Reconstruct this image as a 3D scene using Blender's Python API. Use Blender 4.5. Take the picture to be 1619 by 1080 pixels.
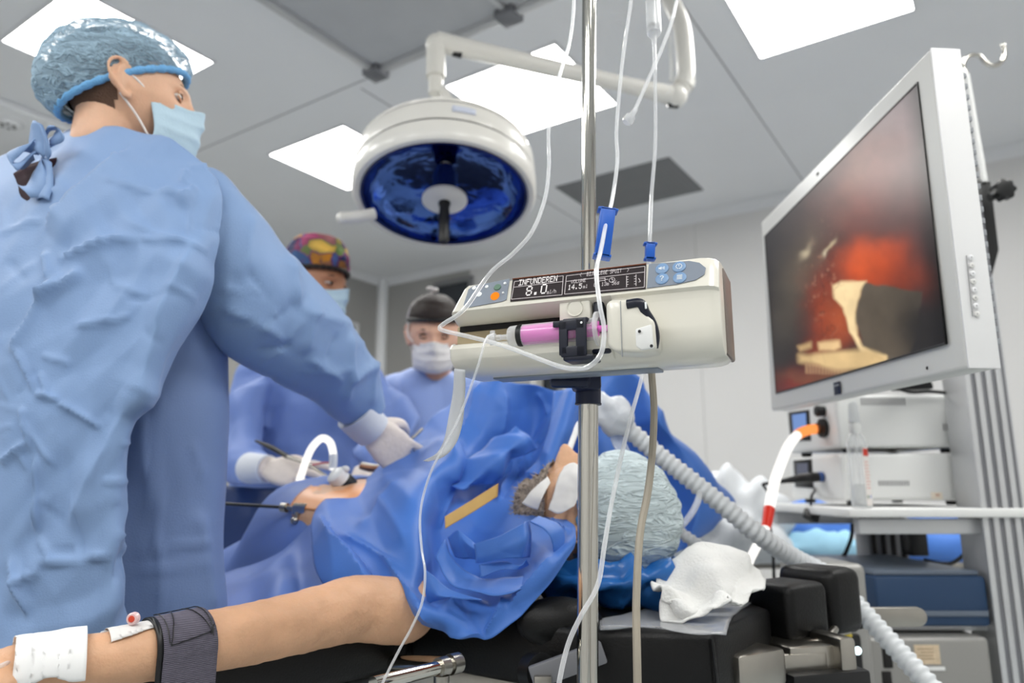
import bpy, bmesh, math, random
import numpy as np
from mathutils import Matrix, Vector

for o in list(bpy.data.objects):
    bpy.data.objects.remove(o)
SC = bpy.context.scene
COL = SC.collection
random.seed(7)
R = math.radians

# ------------------------------------------------------------------ camera, world, exposure
CAM = np.array([0.0, 0.0, 1.05])
FPX, PITCH = 1150.0, R(11.3)
CP, SP = math.cos(PITCH), math.sin(PITCH)
cd = bpy.data.cameras.new('camera')
cd.sensor_width = 36.0
cd.lens = FPX / 1619 * 36.0
cd.clip_start = 0.02
cam = bpy.data.objects.new('camera', cd)
COL.objects.link(cam)
cam.location = CAM
cam.rotation_euler = (R(90) + PITCH, 0, 0)
SC.camera = cam
cd.dof.use_dof = True
cd.dof.focus_distance = 0.80
cd.dof.aperture_fstop = 4.0
wd = bpy.data.worlds.new('world')
SC.world = wd
wd.use_nodes = True
wd.node_tree.nodes['Background'].inputs[0].default_value = (0.5, 0.55, 0.6, 1)
wd.node_tree.nodes['Background'].inputs[1].default_value = 0.05
SC.view_settings.view_transform = 'Standard'
SC.view_settings.look = 'None'
SC.view_settings.exposure = 0.36
SC.view_settings.gamma = 1.0
SC.view_settings.use_curve_mapping = False
PANEL_POWER = 16.0
CEIL = CAM[2] + 1.93
RA = np.array([math.sin(R(34)), math.cos(R(34)), 0])    # room axis towards the back wall
RB = np.array([math.cos(R(34)), -math.sin(R(34)), 0])   # room axis along the back wall
WALL_A, LEFT_B, RIGHT_B, FRONT_A = 4.85, -4.75, 2.6, -2.4


def room(a, b, z):
    p = RA * a + RB * b
    return np.array([p[0], p[1], z])


def ray(px, py):
    u, v = px - 809.5, 540.0 - py
    return np.array([u, FPX * CP - v * SP, FPX * SP + v * CP])


def P(px, py, Y):
    """where the sight line through a pixel of the photograph is Y metres ahead"""
    d = ray(px, py)
    return CAM + d * (Y / d[1])


def PZ(px, py, z):
    d = ray(px, py)
    return CAM + d * ((z - CAM[2]) / d[2])


def PW(px, py, a=WALL_A):
    d = ray(px, py)
    return CAM + d * (a / d.dot(RA))


# ------------------------------------------------------------------ numeric helpers
def _h(ix, iy, iz, seed):
    n = (ix * 374761393 + iy * 668265263 + iz * 2147483647 + seed * 974634543) & 0xFFFFFFFF
    n = ((n ^ (n >> 13)) * 1274126177) & 0xFFFFFFFF
    n = n ^ (n >> 16)
    return (n & 0xFFFF) / 32767.5 - 1.0


def noise(p, seed=0):
    p = np.asarray(p, float)
    i = np.floor(p).astype(np.int64)
    f = p - i
    f = f * f * f * (f * (f * 6 - 15) + 10)
    o = 0
    for dx in (0, 1):
        for dy in (0, 1):
            for dz in (0, 1):
                w = (f[:, 0] if dx else 1 - f[:, 0]) * (f[:, 1] if dy else 1 - f[:, 1]) * (f[:, 2] if dz else 1 - f[:, 2])
                o = o + w * _h(i[:, 0] + dx, i[:, 1] + dy, i[:, 2] + dz, seed)
    return o


def fbm(p, seed=0, n=3):
    o, a = 0, 1.0
    for k in range(n):
        o = o + a * noise(np.asarray(p) * 2 ** k, seed + k)
        a *= .5
    return o


def tri(x):
    return np.abs((x % 1.0) * 2 - 1) * 2 - 1


def creases(p, seed, freq=6.0, n=5, dirs=None):
    """crisp fold pattern: warped triangle waves, each one only in patches"""
    rs = np.random.RandomState(seed)
    o = 0
    for k in range(n):
        d = rs.normal(size=3)
        if dirs is not None:
            d = np.array(dirs[k % len(dirs)]) + d * .25
        d /= np.linalg.norm(d)
        f = freq * rs.uniform(.6, 1.6)
        warp = noise(p * freq * .35, seed + 10 + k) * .9
        m = np.clip(noise(p * freq * .4 + 7.3, seed + 30 + k) * 2.2 + .1, 0, 1)
        o = o + tri(p @ d * f + warp + rs.rand()) * m / f * freq
    return o / n * 1.6


def cr(pts, n):
    """Catmull-Rom through rows of pts (any trailing dims), n steps a span"""
    pts = np.asarray(pts, float)
    m = len(pts)
    ext = np.concatenate([[2 * pts[0] - pts[1]], pts, [2 * pts[-1] - pts[-2]]])
    out = []
    for i in range(m - 1):
        a, b, c, d = ext[i:i + 4]
        for k in range(n):
            t = k / n
            out.append(.5 * (2 * b + (c - a) * t + (2 * a - 5 * b + 4 * c - d) * t * t + (3 * b - a - 3 * c + d) * t ** 3))
    out.append(pts[-1])
    return np.array(out)


def unit(v):
    v = np.asarray(v, float)
    return v / (np.linalg.norm(v) + 1e-12)


def rot_z(a):
    c, s = math.cos(a), math.sin(a)
    return np.array([[c, -s, 0], [s, c, 0], [0, 0, 1.0]])


def frame(zdir, xhint=(1, 0, 0)):
    z = unit(zdir)
    x = np.asarray(xhint, float)
    x = unit(x - z * x.dot(z))
    return np.stack([x, np.cross(z, x), z], axis=1)


# ------------------------------------------------------------------ objects
def tag(o, label=None, cat=None, group=None, kind=None):
    for k, v in (('label', label), ('category', cat), ('group', group), ('kind', kind)):
        if v:
            o[k] = v
    return o


def wmat(o):
    m = o.matrix_basis.copy()
    while o.parent:
        o = o.parent
        m = o.matrix_basis @ m
    return m


def thing(name, label, cat, loc, rz=0.0, group=None, basis=None):
    o = bpy.data.objects.new(name, None)
    COL.objects.link(o)
    o.empty_display_size = .05
    o.location = Vector(loc)
    o.rotation_euler = (0, 0, rz)
    if basis is not None:
        o.rotation_euler = Matrix(np.asarray(basis).tolist()).to_euler()
    o.matrix_basis = Matrix.Translation(o.location) @ o.rotation_euler.to_matrix().to_4x4()
    return tag(o, label, cat, group)


class MB:
    """collects shapes, then links them as one mesh object"""

    def __init__(s):
        s.v, s.f, s.m, s.n, s.uv = [], [], [], 0, {}

    def add(s, v, f, mi=0):
        v = np.asarray(v, float)
        s.v.append(v)
        for q in f:
            s.f.append(tuple(int(i) + s.n for i in q))
            s.m.append(mi)
        s.n += len(v)
        return s

    def box(s, c, size, bev=0.0, rot=None, mi=0, seg=2):
        bm = bmesh.new()
        bmesh.ops.create_cube(bm, size=1.0)
        bmesh.ops.scale(bm, vec=size, verts=bm.verts)
        if bev > 0:
            bmesh.ops.bevel(bm, geom=bm.edges[:], offset=min(bev, min(size) * .49), segments=seg, affect='EDGES', profile=.5)
        bm.verts.index_update()
        v = np.array([x.co for x in bm.verts])
        f = [[x.index for x in q.verts] for q in bm.faces]
        bm.free()
        if rot is not None:
            v = v @ np.asarray(rot).T
        return s.add(v + np.asarray(c, float), f, mi)

    def hexa(s, bottom, top, mi=0, bev=0.0):
        """solid between two quads"""
        bm = bmesh.new()
        vs = [bm.verts.new(tuple(p)) for p in list(bottom) + list(top)]
        n = len(bottom)
        bm.faces.new(vs[:n][::-1])
        bm.faces.new(vs[n:])
        for i in range(n):
            j = (i + 1) % n
            bm.faces.new((vs[i], vs[j], vs[n + j], vs[n + i]))
        bmesh.ops.recalc_face_normals(bm, faces=bm.faces[:])
        if bev > 0:
            bmesh.ops.bevel(bm, geom=bm.edges[:], offset=bev, segments=2, affect='EDGES', profile=.5)
        bm.verts.index_update()
        v = np.array([x.co for x in bm.verts])
        f = [[x.index for x in q.verts] for q in bm.faces]
        bm.free()
        return s.add(v, f, mi)

    def tube(s, pts, r, n=10, mi=0, caps=True, flat=1.0, up=None):
        pts = np.asarray(pts, float)
        m = len(pts)
        rr = np.broadcast_to(np.asarray(r, float), (m,))
        t = np.gradient(pts, axis=0)
        t = t / (np.linalg.norm(t, axis=1)[:, None] + 1e-12)
        a = np.array([0, 0, 1.0]) if up is None else np.asarray(up, float)
        if abs(a.dot(t[0])) > .95:
            a = np.array([1.0, 0, 0])
        x = unit(a - t[0] * a.dot(t[0]))
        V = []
        ang = np.linspace(0, 2 * math.pi, n, endpoint=False)
        for i in range(m):
            x = unit(x - t[i] * x.dot(t[i]))
            y = np.cross(t[i], x)
            V.append(pts[i] + rr[i] * (np.cos(ang)[:, None] * x * flat + np.sin(ang)[:, None] * y))
        V = np.concatenate(V)
        F = [(i * n + k, i * n + (k + 1) % n, (i + 1) * n + (k + 1) % n, (i + 1) * n + k) for i in range(m - 1) for k in range(n)]
        if caps:
            F.append(tuple(range(n))[::-1])
            F.append(tuple((m - 1) * n + k for k in range(n)))
        return s.add(V, F, mi)

    def lathe(s, prof, origin=(0, 0, 0), basis=None, n=32, mi=0, close=False):
        """prof: (r, z) pairs turned about the basis' z axis"""
        B = np.eye(3) if basis is None else np.asarray(basis)
        ang = np.linspace(0, 2 * math.pi, n, endpoint=False)
        V = []
        for r, z in prof:
            loc = np.stack([r * np.cos(ang), r * np.sin(ang), np.full(n, z)], axis=1)
            V.append(loc @ B.T + np.asarray(origin, float))
        m = len(prof)
        F = [(i * n + k, i * n + (k + 1) % n, (i + 1) * n + (k + 1) % n, (i + 1) * n + k) for i in range(m - 1) for k in range(n)]
        if close:
            F += [((m - 1) * n + k, (m - 1) * n + (k + 1) % n, (k + 1) % n, k) for k in range(n)]
        else:
            if prof[0][0] > 1e-6:
                F.append(tuple(range(n))[::-1])
            if prof[-1][0] > 1e-6:
                F.append(tuple((m - 1) * n + k for k in range(n)))
        return s.add(np.concatenate(V), F, mi)

    def loft(s, rings, mi=0, caps=True):
        m, n = len(rings), len(rings[0])
        F = [(i * n + k, i * n + (k + 1) % n, (i + 1) * n + (k + 1) % n, (i + 1) * n + k) for i in range(m - 1) for k in range(n)]
        if caps:
            F.append(tuple(range(n))[::-1])
            F.append(tuple((m - 1) * n + k for k in range(n)))
        return s.add(np.concatenate(rings), F, mi)

    def extrude(s, prof, basis, origin, depth, mi=0, bev=0.0):
        """closed 2-D profile (x,y) in basis columns 0,1, pushed along column 2 by depth"""
        B = np.asarray(basis)
        p = np.array([[q[0], q[1], 0] for q in prof]) @ B.T + np.asarray(origin, float)
        return s.hexa(p, p + B[:, 2] * depth, mi, bev)

    def ball(s, c, r, n=16, mi=0, basis=None):
        r = np.broadcast_to(np.asarray(r, float), (3,))
        th = np.linspace(0, math.pi, n // 2 + 1)
        prof = [(math.sin(t), -math.cos(t)) for t in th]
        k = MB().lathe([(max(a, 1e-4), b) for a, b in prof], n=n)
        v = np.concatenate(k.v) * r
        if basis is not None:
            v = v @ np.asarray(basis).T
        return s.add(v + np.asarray(c, float), k.f, mi)

    def arr(s):
        return np.concatenate(s.v)

    def build(s, name, mats, parent=None, local=False, smooth=True, angle=40, thick=0.0, uv=None, kind=None, base=True, off=1.0):
        v = s.arr()
        if not isinstance(mats, (list, tuple)):
            mats = [mats]
        loc = Vector((0, 0, 0))
        if parent is not None and not local:
            mi = np.array(wmat(parent).inverted())
            v = v @ mi[:3, :3].T + mi[:3, 3]
        elif parent is None and base:
            lo, hi = v.min(0), v.max(0)
            loc = Vector(((lo[0] + hi[0]) / 2, (lo[1] + hi[1]) / 2, lo[2]))
            v = v - np.array(loc)
        me = bpy.data.meshes.new(name)
        me.from_pydata(v.tolist(), [], s.f)
        for m in mats:
            me.materials.append(m)
        if len(mats) > 1:
            me.polygons.foreach_set('material_index', np.array(s.m, dtype=np.int32))
        if uv is not None:
            ly = me.uv_layers.new(name='uv')
            li = np.empty(len(me.loops), dtype=np.int32)
            me.loops.foreach_get('vertex_index', li)
            ly.data.foreach_set('uv', np.asarray(uv, float)[li].ravel())
        me.validate()
        if smooth:
            me.polygons.foreach_set('use_smooth', np.ones(len(me.polygons), dtype=bool))
            if angle < 180:
                me.set_sharp_from_angle(angle=R(angle))
        me.update()
        o = bpy.data.objects.new(name, me)
        COL.objects.link(o)
        o.location = loc
        if parent is not None:
            o.parent = parent
        o.matrix_basis = Matrix.Translation(loc)
        if thick:
            md = o.modifiers.new('thickness', 'SOLIDIFY')
            md.thickness = thick
            md.offset = off
        if kind:
            o['kind'] = kind
        return o


def struct(name, mb, mat, **k):
    return mb.build(name, mat, kind='structure', **k)


def normals(v, f):
    me = bpy.data.meshes.new('tmp')
    me.from_pydata(v.tolist(), [], f)
    me.update()
    n = np.empty(len(v) * 3)
    me.vertices.foreach_get('normal', n)
    bpy.data.meshes.remove(me)
    return n.reshape(-1, 3)


def displaced(mb, fn):
    """push every vertex along its normal by fn(points)"""
    v = mb.arr()
    d = fn(v)
    v = v + normals(v, mb.f) * np.asarray(d)[:, None]
    out = MB()
    out.add(v, mb.f)
    out.m = list(mb.m)
    return out


def remesh(mb, voxel, smooth=2):
    """union of overlapping shells as one skin"""
    me = bpy.data.meshes.new('tmp')
    me.from_pydata(mb.arr().tolist(), [], mb.f)
    o = bpy.data.objects.new('tmp', me)
    COL.objects.link(o)
    md = o.modifiers.new('r', 'REMESH')
    md.mode = 'VOXEL'
    md.voxel_size = voxel
    if smooth:
        ms = o.modifiers.new('s', 'SMOOTH')
        ms.iterations = smooth
        ms.factor = .5
    dg = bpy.context.evaluated_depsgraph_get()
    ev = o.evaluated_get(dg).to_mesh()
    v = np.empty(len(ev.vertices) * 3)
    ev.vertices.foreach_get('co', v)
    f = [tuple(p.vertices) for p in ev.polygons]
    o.evaluated_get(dg).to_mesh_clear()
    bpy.data.objects.remove(o)
    bpy.data.meshes.remove(me)
    out = MB()
    out.add(v.reshape(-1, 3), f)
    return out


def sheet(ctrl, n=8, m=None, fn=None):
    """smooth cloth through a grid of 3-D control points"""
    c = np.asarray(ctrl, float)
    m = m or n
    g = cr(c, n)
    g = np.swapaxes(cr(np.swapaxes(g, 0, 1), m), 0, 1)
    a, b = g.shape[:2]
    v = g.reshape(-1, 3)
    f = [(i * b + j, i * b + j + 1, (i + 1) * b + j + 1, (i + 1) * b + j) for i in range(a - 1) for j in range(b - 1)]
    mb = MB().add(v, f)
    if fn is not None:
        mb = displaced(mb, fn)
    mb.shape = (a, b)
    return mb


def ploft(levels, nseg=40, steps=6, power=2.0):
    """solid whose outline runs through pixel pairs: rows of (pxL,pyL, pxR,pyR, Y, thickness)"""
    L = cr(np.array(levels, float), steps)
    ang = np.linspace(0, 2 * math.pi, nseg, endpoint=False)
    e = 2.0 / power
    cx = np.sign(np.cos(ang)) * np.abs(np.cos(ang)) ** e
    sy = np.sign(np.sin(ang)) * np.abs(np.sin(ang)) ** e
    rings = []
    for row in L:
        a, b = P(row[0], row[1], row[4]), P(row[2], row[3], row[4])
        c = (a + b) / 2
        d = ray((row[0] + row[2]) / 2, (row[1] + row[3]) / 2)
        d = unit(d)
        rings.append(c + cx[:, None] * (b - a) / 2 + sy[:, None] * d * row[5] / 2)
    return MB().loft(rings)


def limb(pts, radii, n=20, steps=6, flat=1.0, up=None):
    pr = cr(np.column_stack([np.asarray(pts, float), np.asarray(radii, float)]), steps)
    mb = MB().tube(pr[:, :3], pr[:, 3], n=n, flat=flat, up=up)
    mb.ball(pr[0, :3], pr[0, 3], n=n)
    mb.ball(pr[-1, :3], pr[-1, 3], n=n)
    return mb


def to_px(v):
    rel = np.asarray(v) - CAM
    cz_ = rel[:, 1] * CP + rel[:, 2] * SP
    return 809.5 + FPX * rel[:, 0] / cz_, 540 - FPX * (-rel[:, 1] * SP + rel[:, 2] * CP) / cz_


def pressed(v, lines, seed=1):
    """pressed-in fold lines of a garment, drawn as (x0,y0,x1,y1,height,width[,step])"""
    x, y = to_px(v)
    p3 = np.column_stack([x / 60, y / 60, 0 * x])
    x = x + 4 * noise(p3, seed)
    y = y + 4 * noise(p3 + 9, seed)
    o = np.zeros(len(v))
    for l in lines:
        x0, y0, x1, y1, h, w = l[:6]
        L = math.hypot(x1 - x0, y1 - y0)
        ux, uy = (x1 - x0) / L, (y1 - y0) / L
        s = ((x - x0) * ux + (y - y0) * uy) / L
        d = (x - x0) * -uy + (y - y0) * ux
        ends = np.clip(s * 6, 0, 1) * np.clip((1 - s) * 6, 0, 1)
        if len(l) > 6:                      # a step: raised on one side, falling away slowly
            o += h * ends * np.where(d > 0, np.exp(-d / l[6]), -np.exp(d / w) * .15) * np.clip(d / w + .5, 0, 1)
        else:
            o += h * ends * np.exp(-np.abs(d) / w)
    return o


def join(*mbs):
    o = MB()
    for b in mbs:
        o.add(b.arr(), b.f)
    return o


# ------------------------------------------------------------------ materials
def lin(c):
    c = [x / 255.0 for x in c]
    return tuple(x / 12.92 if x <= .04045 else ((x + .055) / 1.055) ** 2.4 for x in c) + (1.0,)


def newmat(name):
    m = bpy.data.materials.new(name)
    m.use_nodes = True
    nt = m.node_tree
    return m, nt, nt.nodes['Principled BSDF'], nt.nodes['Material Output']


def mat(name, rgb, rough=.5, metal=0.0, vary=0.0, vscale=8.0, bump=0.0, bscale=60.0, bdetail=3.0, spec=.5, emit=0.0, sheen=0.0, coat=0.0, trans=0.0, ior=1.45, sss=0.0, aniso=None, weave=0.0, crease=0.0, cscale=9.0, thin=0.0):
    m, nt, b, out = newmat(name)
    N, Lk = nt.nodes, nt.links
    c = lin(rgb)
    b.inputs['Base Color'].default_value = c
    b.inputs['Roughness'].default_value = rough
    b.inputs['Metallic'].default_value = metal
    b.inputs['Specular IOR Level'].default_value = spec
    b.inputs['IOR'].default_value = ior
    b.inputs['Transmission Weight'].default_value = trans
    b.inputs['Sheen Weight'].default_value = sheen
    b.inputs['Coat Weight'].default_value = coat
    if sss:
        b.inputs['Subsurface Weight'].default_value = sss
        b.inputs['Subsurface Radius'].default_value = (.012, .005, .003)
        b.inputs['Subsurface Scale'].default_value = 1.0
    if emit:
        b.inputs['Emission Color'].default_value = c
        b.inputs['Emission Strength'].default_value = emit
    tc = N.new('ShaderNodeTexCoord')
    if vary:
        n = N.new('ShaderNodeTexNoise')
        n.inputs['Scale'].default_value = vscale
        n.inputs['Detail'].default_value = 4
        Lk.new(tc.outputs['Object'], n.inputs['Vector'])
        r = N.new('ShaderNodeMapRange')
        r.inputs[1].default_value = .3
        r.inputs[2].default_value = .7
        r.inputs[3].default_value = 1 - vary
        r.inputs[4].default_value = 1 + vary
        Lk.new(n.outputs['Fac'], r.inputs[0])
        x = N.new('ShaderNodeVectorMath')
        x.operation = 'SCALE'
        x.inputs[0].default_value = c[:3]
        Lk.new(r.outputs[0], x.inputs['Scale'])
        Lk.new(x.outputs[0], b.inputs['Base Color'])
    nrm = None

    def add_bump(h, strength, dist):
        nonlocal nrm
        q = N.new('ShaderNodeBump')
        q.inputs['Strength'].default_value = strength
        q.inputs['Distance'].default_value = dist
        Lk.new(h, q.inputs['Height'])
        if nrm is not None:
            Lk.new(nrm, q.inputs['Normal'])
        nrm = q.outputs['Normal']
    if crease:
        w = N.new('ShaderNodeTexNoise')
        w.inputs['Scale'].default_value = cscale * .6
        Lk.new(tc.outputs['Object'], w.inputs['Vector'])
        mx = N.new('ShaderNodeMixRGB')
        mx.inputs[0].default_value = .25
        Lk.new(tc.outputs['Object'], mx.inputs[1])
        Lk.new(w.outputs['Color'], mx.inputs[2])
        vo = N.new('ShaderNodeTexVoronoi')
        vo.feature = 'F1'
        vo.inputs['Scale'].default_value = cscale
        Lk.new(mx.outputs[0], vo.inputs['Vector'])
        add_bump(vo.outputs['Distance'], crease, .02)
    if bump:
        n2 = N.new('ShaderNodeTexNoise')
        n2.inputs['Scale'].default_value = bscale
        n2.inputs['Detail'].default_value = bdetail
        Lk.new(tc.outputs['Object'], n2.inputs['Vector'])
        add_bump(n2.outputs['Fac'], bump, .01)
    if weave:
        wv = N.new('ShaderNodeTexWave')
        wv.inputs['Scale'].default_value = weave
        wv.inputs['Distortion'].default_value = 1.5
        wv.bands_direction = 'DIAGONAL'
        Lk.new(tc.outputs['Object'], wv.inputs['Vector'])
        add_bump(wv.outputs['Fac'], .25, .002)
    if nrm is not None:
        Lk.new(nrm, b.inputs['Normal'])
    if thin:
        tr = N.new('ShaderNodeBsdfTranslucent')
        tr.inputs['Color'].default_value = c
        ms = N.new('ShaderNodeMixShader')
        ms.inputs[0].default_value = thin
        Lk.new(b.outputs[0], ms.inputs[1])
        Lk.new(tr.outputs[0], ms.inputs[2])
        Lk.new(ms.outputs[0], out.inputs['Surface'])
    return m


def clear(name, rgb=(255, 255, 255), through=.75, rough=.05, body=.15, body_rgb=(235, 238, 240)):
    """clear plastic: see-through with a skin of gloss and a little milk"""
    m, nt, b, out = newmat(name)
    N, Lk = nt.nodes, nt.links
    b.inputs['Base Color'].default_value = lin(body_rgb)
    b.inputs['Roughness'].default_value = rough
    b.inputs['Specular IOR Level'].default_value = .8
    t = N.new('ShaderNodeBsdfTransparent')
    t.inputs[0].default_value = lin(rgb)
    lw = N.new('ShaderNodeLayerWeight')
    lw.inputs[0].default_value = .35
    r = N.new('ShaderNodeMapRange')
    r.inputs[3].default_value = 1 - through
    r.inputs[4].default_value = min(1.0, 1 - through + .55)
    Lk.new(lw.outputs['Facing'], r.inputs[0])
    ms = N.new('ShaderNodeMixShader')
    Lk.new(r.outputs[0], ms.inputs[0])
    Lk.new(t.outputs[0], ms.inputs[1])
    Lk.new(b.outputs[0], ms.inputs[2])
    Lk.new(ms.outputs[0], out.inputs['Surface'])
    return m


def glow(name, rgb, strength):
    m, nt, b, out = newmat(name)
    e = nt.nodes.new('ShaderNodeEmission')
    e.inputs[0].default_value = lin(rgb)
    e.inputs[1].default_value = strength
    nt.links.new(e.outputs[0], out.inputs['Surface'])
    return m


M = {}
M['ceiling'] = mat('ceiling_paint', (234, 235, 237), .7, vary=.02, vscale=1.5)
M['wall'] = mat('wall_paint', (208, 207, 206), .55, vary=.02, vscale=1.0)
M['trim'] = mat('trim_white', (225, 226, 228), .45)
M['seam'] = mat('seam_grey', (150, 150, 152), .6)
M['floor'] = mat('floor_vinyl', (172, 178, 180), .35, vary=.06, vscale=6)
M['vent'] = mat('vent_grey', (126, 127, 129), .6, vary=.04, bump=.1, bscale=200)
M['laminar'] = mat('laminar_mesh', (182, 184, 187), .7, vary=.03)
M['alu'] = mat('brushed_aluminium', (205, 206, 208), .42, .6, vary=.03)
M['alu_dark'] = mat('grey_connector', (120, 121, 126), .45, .3)
M['panel_light'] = glow('light_panel', (255, 254, 250), PANEL_POWER)
M['chrome'] = mat('chrome', (205, 202, 194), .06, 1.0)
M['steel'] = mat('satin_steel', (170, 166, 158), .28, 1.0, vary=.08, vscale=14)
M['lamp_white'] = mat('lamp_enamel', (226, 224, 218), .3, coat=.2)
M['white_plastic'] = mat('white_plastic', (228, 229, 228), .35)
M['grey_plastic'] = mat('grey_plastic', (150, 153, 158), .4)
M['black'] = mat('black_plastic', (16, 17, 19), .4)
M['black_soft'] = mat('black_vinyl', (9, 9, 10), .42, spec=.35, bump=.12, bscale=350)
M['navy'] = mat('navy_plastic', (14, 24, 52), .4)
M['dark'] = mat('dark_slot', (22, 20, 20), .7)
M['skin'] = mat('skin_light', (224, 178, 148), .5, vary=.06, vscale=30, bump=.08, bscale=300, sss=.15)
M['eye_white'] = mat('eye_white', (225, 220, 215), .25)
M['iris'] = mat('iris_brown', (45, 28, 20), .2)
M['latex'] = mat('latex_glove', (226, 214, 205), .5, vary=.03, vscale=40, bump=.15, bscale=90)
M['clear_tube'] = clear('clear_tube', through=.72, body_rgb=(245, 247, 250))
M['clear_thin'] = clear('clear_thin', through=.85)


# ------------------------------------------------------------------ room shell
def rquad(a0, a1, b0, b1, z):
    return [room(a0, b0, z), room(a0, b1, z), room(a1, b1, z), room(a1, b0, z)]


def rbox(mb, a0, a1, b0, b1, z0, z1, mi=0, bev=0.0):
    return mb.hexa(rquad(a0, a1, b0, b1, z0), rquad(a0, a1, b0, b1, z1), mi, bev)


struct('floor', rbox(MB(), FRONT_A - .1, WALL_A + .1, LEFT_B - .1, RIGHT_B + .1, -.1, 0), M['floor'])
struct('ceiling', rbox(MB(), FRONT_A - .1, WALL_A + .1, LEFT_B - .1, RIGHT_B + .1, CEIL, CEIL + .1), M['ceiling'])
wb = struct('wall_back', rbox(MB(), WALL_A + .012, WALL_A + .1, LEFT_B - .1, RIGHT_B + .1, 0, CEIL), M['seam'])
M['wall_grey'] = mat('wall_grey_panel', (160, 159, 156), .55, vary=.02, vscale=1.0)
edges = [LEFT_B] + [PW(px, 500).dot(RB) for px in (742, 925, 1105, 1290)] + [.62, 1.6, RIGHT_B]
for i in range(len(edges) - 1):
    rbox(MB(), WALL_A, WALL_A + .0115, edges[i] + .0015, edges[i + 1] - .0015, .0, CEIL - .001).build('wall_panel', M['wall_grey'] if i == 0 else M['wall'], wb)
wl = struct('wall_left', rbox(MB(), FRONT_A, WALL_A, LEFT_B - .1, LEFT_B, 0, CEIL), M['wall_grey'])
struct('wall_right', rbox(MB(), FRONT_A, WALL_A, RIGHT_B, RIGHT_B + .1, 0, CEIL), M['wall'])
struct('wall_front', rbox(MB(), FRONT_A - .1, FRONT_A, LEFT_B - .1, RIGHT_B + .1, 0, CEIL), M['wall'])


def cove(name, p0, p1, inward, z=CEIL, r=.07):
    """quarter-round hygienic cove between wall and ceiling"""
    p0, p1, inw = np.asarray(p0), np.asarray(p1), np.asarray(inward)
    prof = [(0, 0), (r, 0)] + [(r - r * math.sin(t), -r + r * math.cos(t)) for t in np.linspace(.15, 1.42, 6)] + [(0, -r)]
    d = unit(p1 - p0)
    B = np.stack([inw, np.array([0, 0, 1.0]), d], axis=1)
    return struct(name, MB().extrude(prof, B, p0, np.linalg.norm(p1 - p0)), M['trim'], angle=30)


cove('trim_1', room(WALL_A, LEFT_B, CEIL), room(WALL_A, RIGHT_B, CEIL), -RA)
cove('trim_2', room(FRONT_A, LEFT_B, CEIL), room(WALL_A, LEFT_B, CEIL), RB)
mbc = MB()
mbc.tube([room(WALL_A - .02, LEFT_B + .02, 0), room(WALL_A - .02, LEFT_B + .02, CEIL)], .055, n=16)
struct('trim_3', mbc, M['trim'])
# vertical joints of the wall panels
k = 3
for px in ():
    k += 1
    p = PW(px, 500)
    b = p.dot(RB)
    struct('trim_%d' % k, rbox(MB(), WALL_A - .003, WALL_A + .002, b - .003, b + .003, 0, CEIL - .06), M['seam'])
# raised frames on the left wall
fr = MB()
for (a0, a1, z0, z1) in ((4.1, 4.55, 2.02, 2.5),):
    w = .03
    rbox(fr, a0, a1, LEFT_B, LEFT_B + .015, z0, z0 + w)
    rbox(fr, a0, a1, LEFT_B, LEFT_B + .015, z1 - w, z1)
    rbox(fr, a0, a0 + w, LEFT_B, LEFT_B + .015, z0, z1)
    rbox(fr, a1 - w, a1, LEFT_B, LEFT_B + .015, z0, z1)
struct('trim_%d' % (k + 1), fr, M['trim'])
# dark glazed recess in the back wall with boxes on its sill
M['pane'] = mat('dark_pane', (44, 48, 54), .15, coat=.3)
def wpt(px, py):
    p = PW(px, py)
    return p.dot(RB), p[2]
b0_, zt_ = wpt(694, 454)
b1_, zb_ = wpt(884, 617)
zb_ = min(zb_, wpt(694, 612)[1]) - .02
bm_, zm_ = wpt(742, 540)
for i, (q0_, q1_, y0_, y1_) in enumerate(((b0_, bm_, zb_, zt_), (bm_ + .09, b1_, zb_, zm_))):
    win = struct('window_%d' % (i + 1), rbox(MB(), WALL_A - .012, WALL_A - .002, q0_, q1_, y0_, y1_), M['pane'])
    for (q0, q1, z0_, z1_) in ((q0_ - .04, q0_, y0_ - .04, y1_ + .04), (q1_, q1_ + .04, y0_ - .04, y1_ + .04), (q0_, q1_, y1_, y1_ + .04), (q0_, q1_, y0_ - .04, y0_)):
        rbox(MB(), WALL_A - .03, WALL_A - .002, q0, q1, z0_, z1_, bev=.003).build('window_frame', M['vent'], win)
rbox(MB(), WALL_A - .20, WALL_A - .002, b0_ - .02, b1_ + .02, zb_ - .06, zb_ - .041).build('window_sill', M['trim'], win)
for i, (x0, x1, y0, rgb, lab) in enumerate(((744, 768, 596, (196, 200, 206), 'pale carton on the far sill below the left end of the pump'),
                                    (771, 806, 594, (206, 210, 208), 'wider pale carton on the far sill below the pump'),
                                    (816, 862, 592, (222, 220, 214), 'cream carton on the far sill near the pole collar'))):
    q0, z1_ = wpt(x0, y0)
    q1, _ = wpt(x1, y0)
    t = thing('carton', lab, 'box', room(WALL_A - .11, (q0 + q1) / 2, zb_ - .0405))
    mc = mat('carton_%d' % i, rgb, .6)
    rbox(MB(), WALL_A - .18, WALL_A - .035, q0, q1, zb_ - .0405, z1_, bev=.003).build('box_body', mc, t)
    rbox(MB(), WALL_A - .183, WALL_A - .1805, q0 + .02, q1 - .02, zb_ - .01, z1_ - .03).build('box_label', M['seam'], t)
# ceiling joints
for i, b in enumerate((-2.45, -.9, .35)):
    struct('trim_%d' % (k + 2 + i), rbox(MB(), 2.3, WALL_A - .08, b - .003, b + .003, CEIL - .0015, CEIL), M['seam'])
struct('trim_%d' % (k + 5), rbox(MB(), 2.25, 2.256, LEFT_B + .1, RIGHT_B, CEIL - .0015, CEIL), M['seam'])

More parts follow.
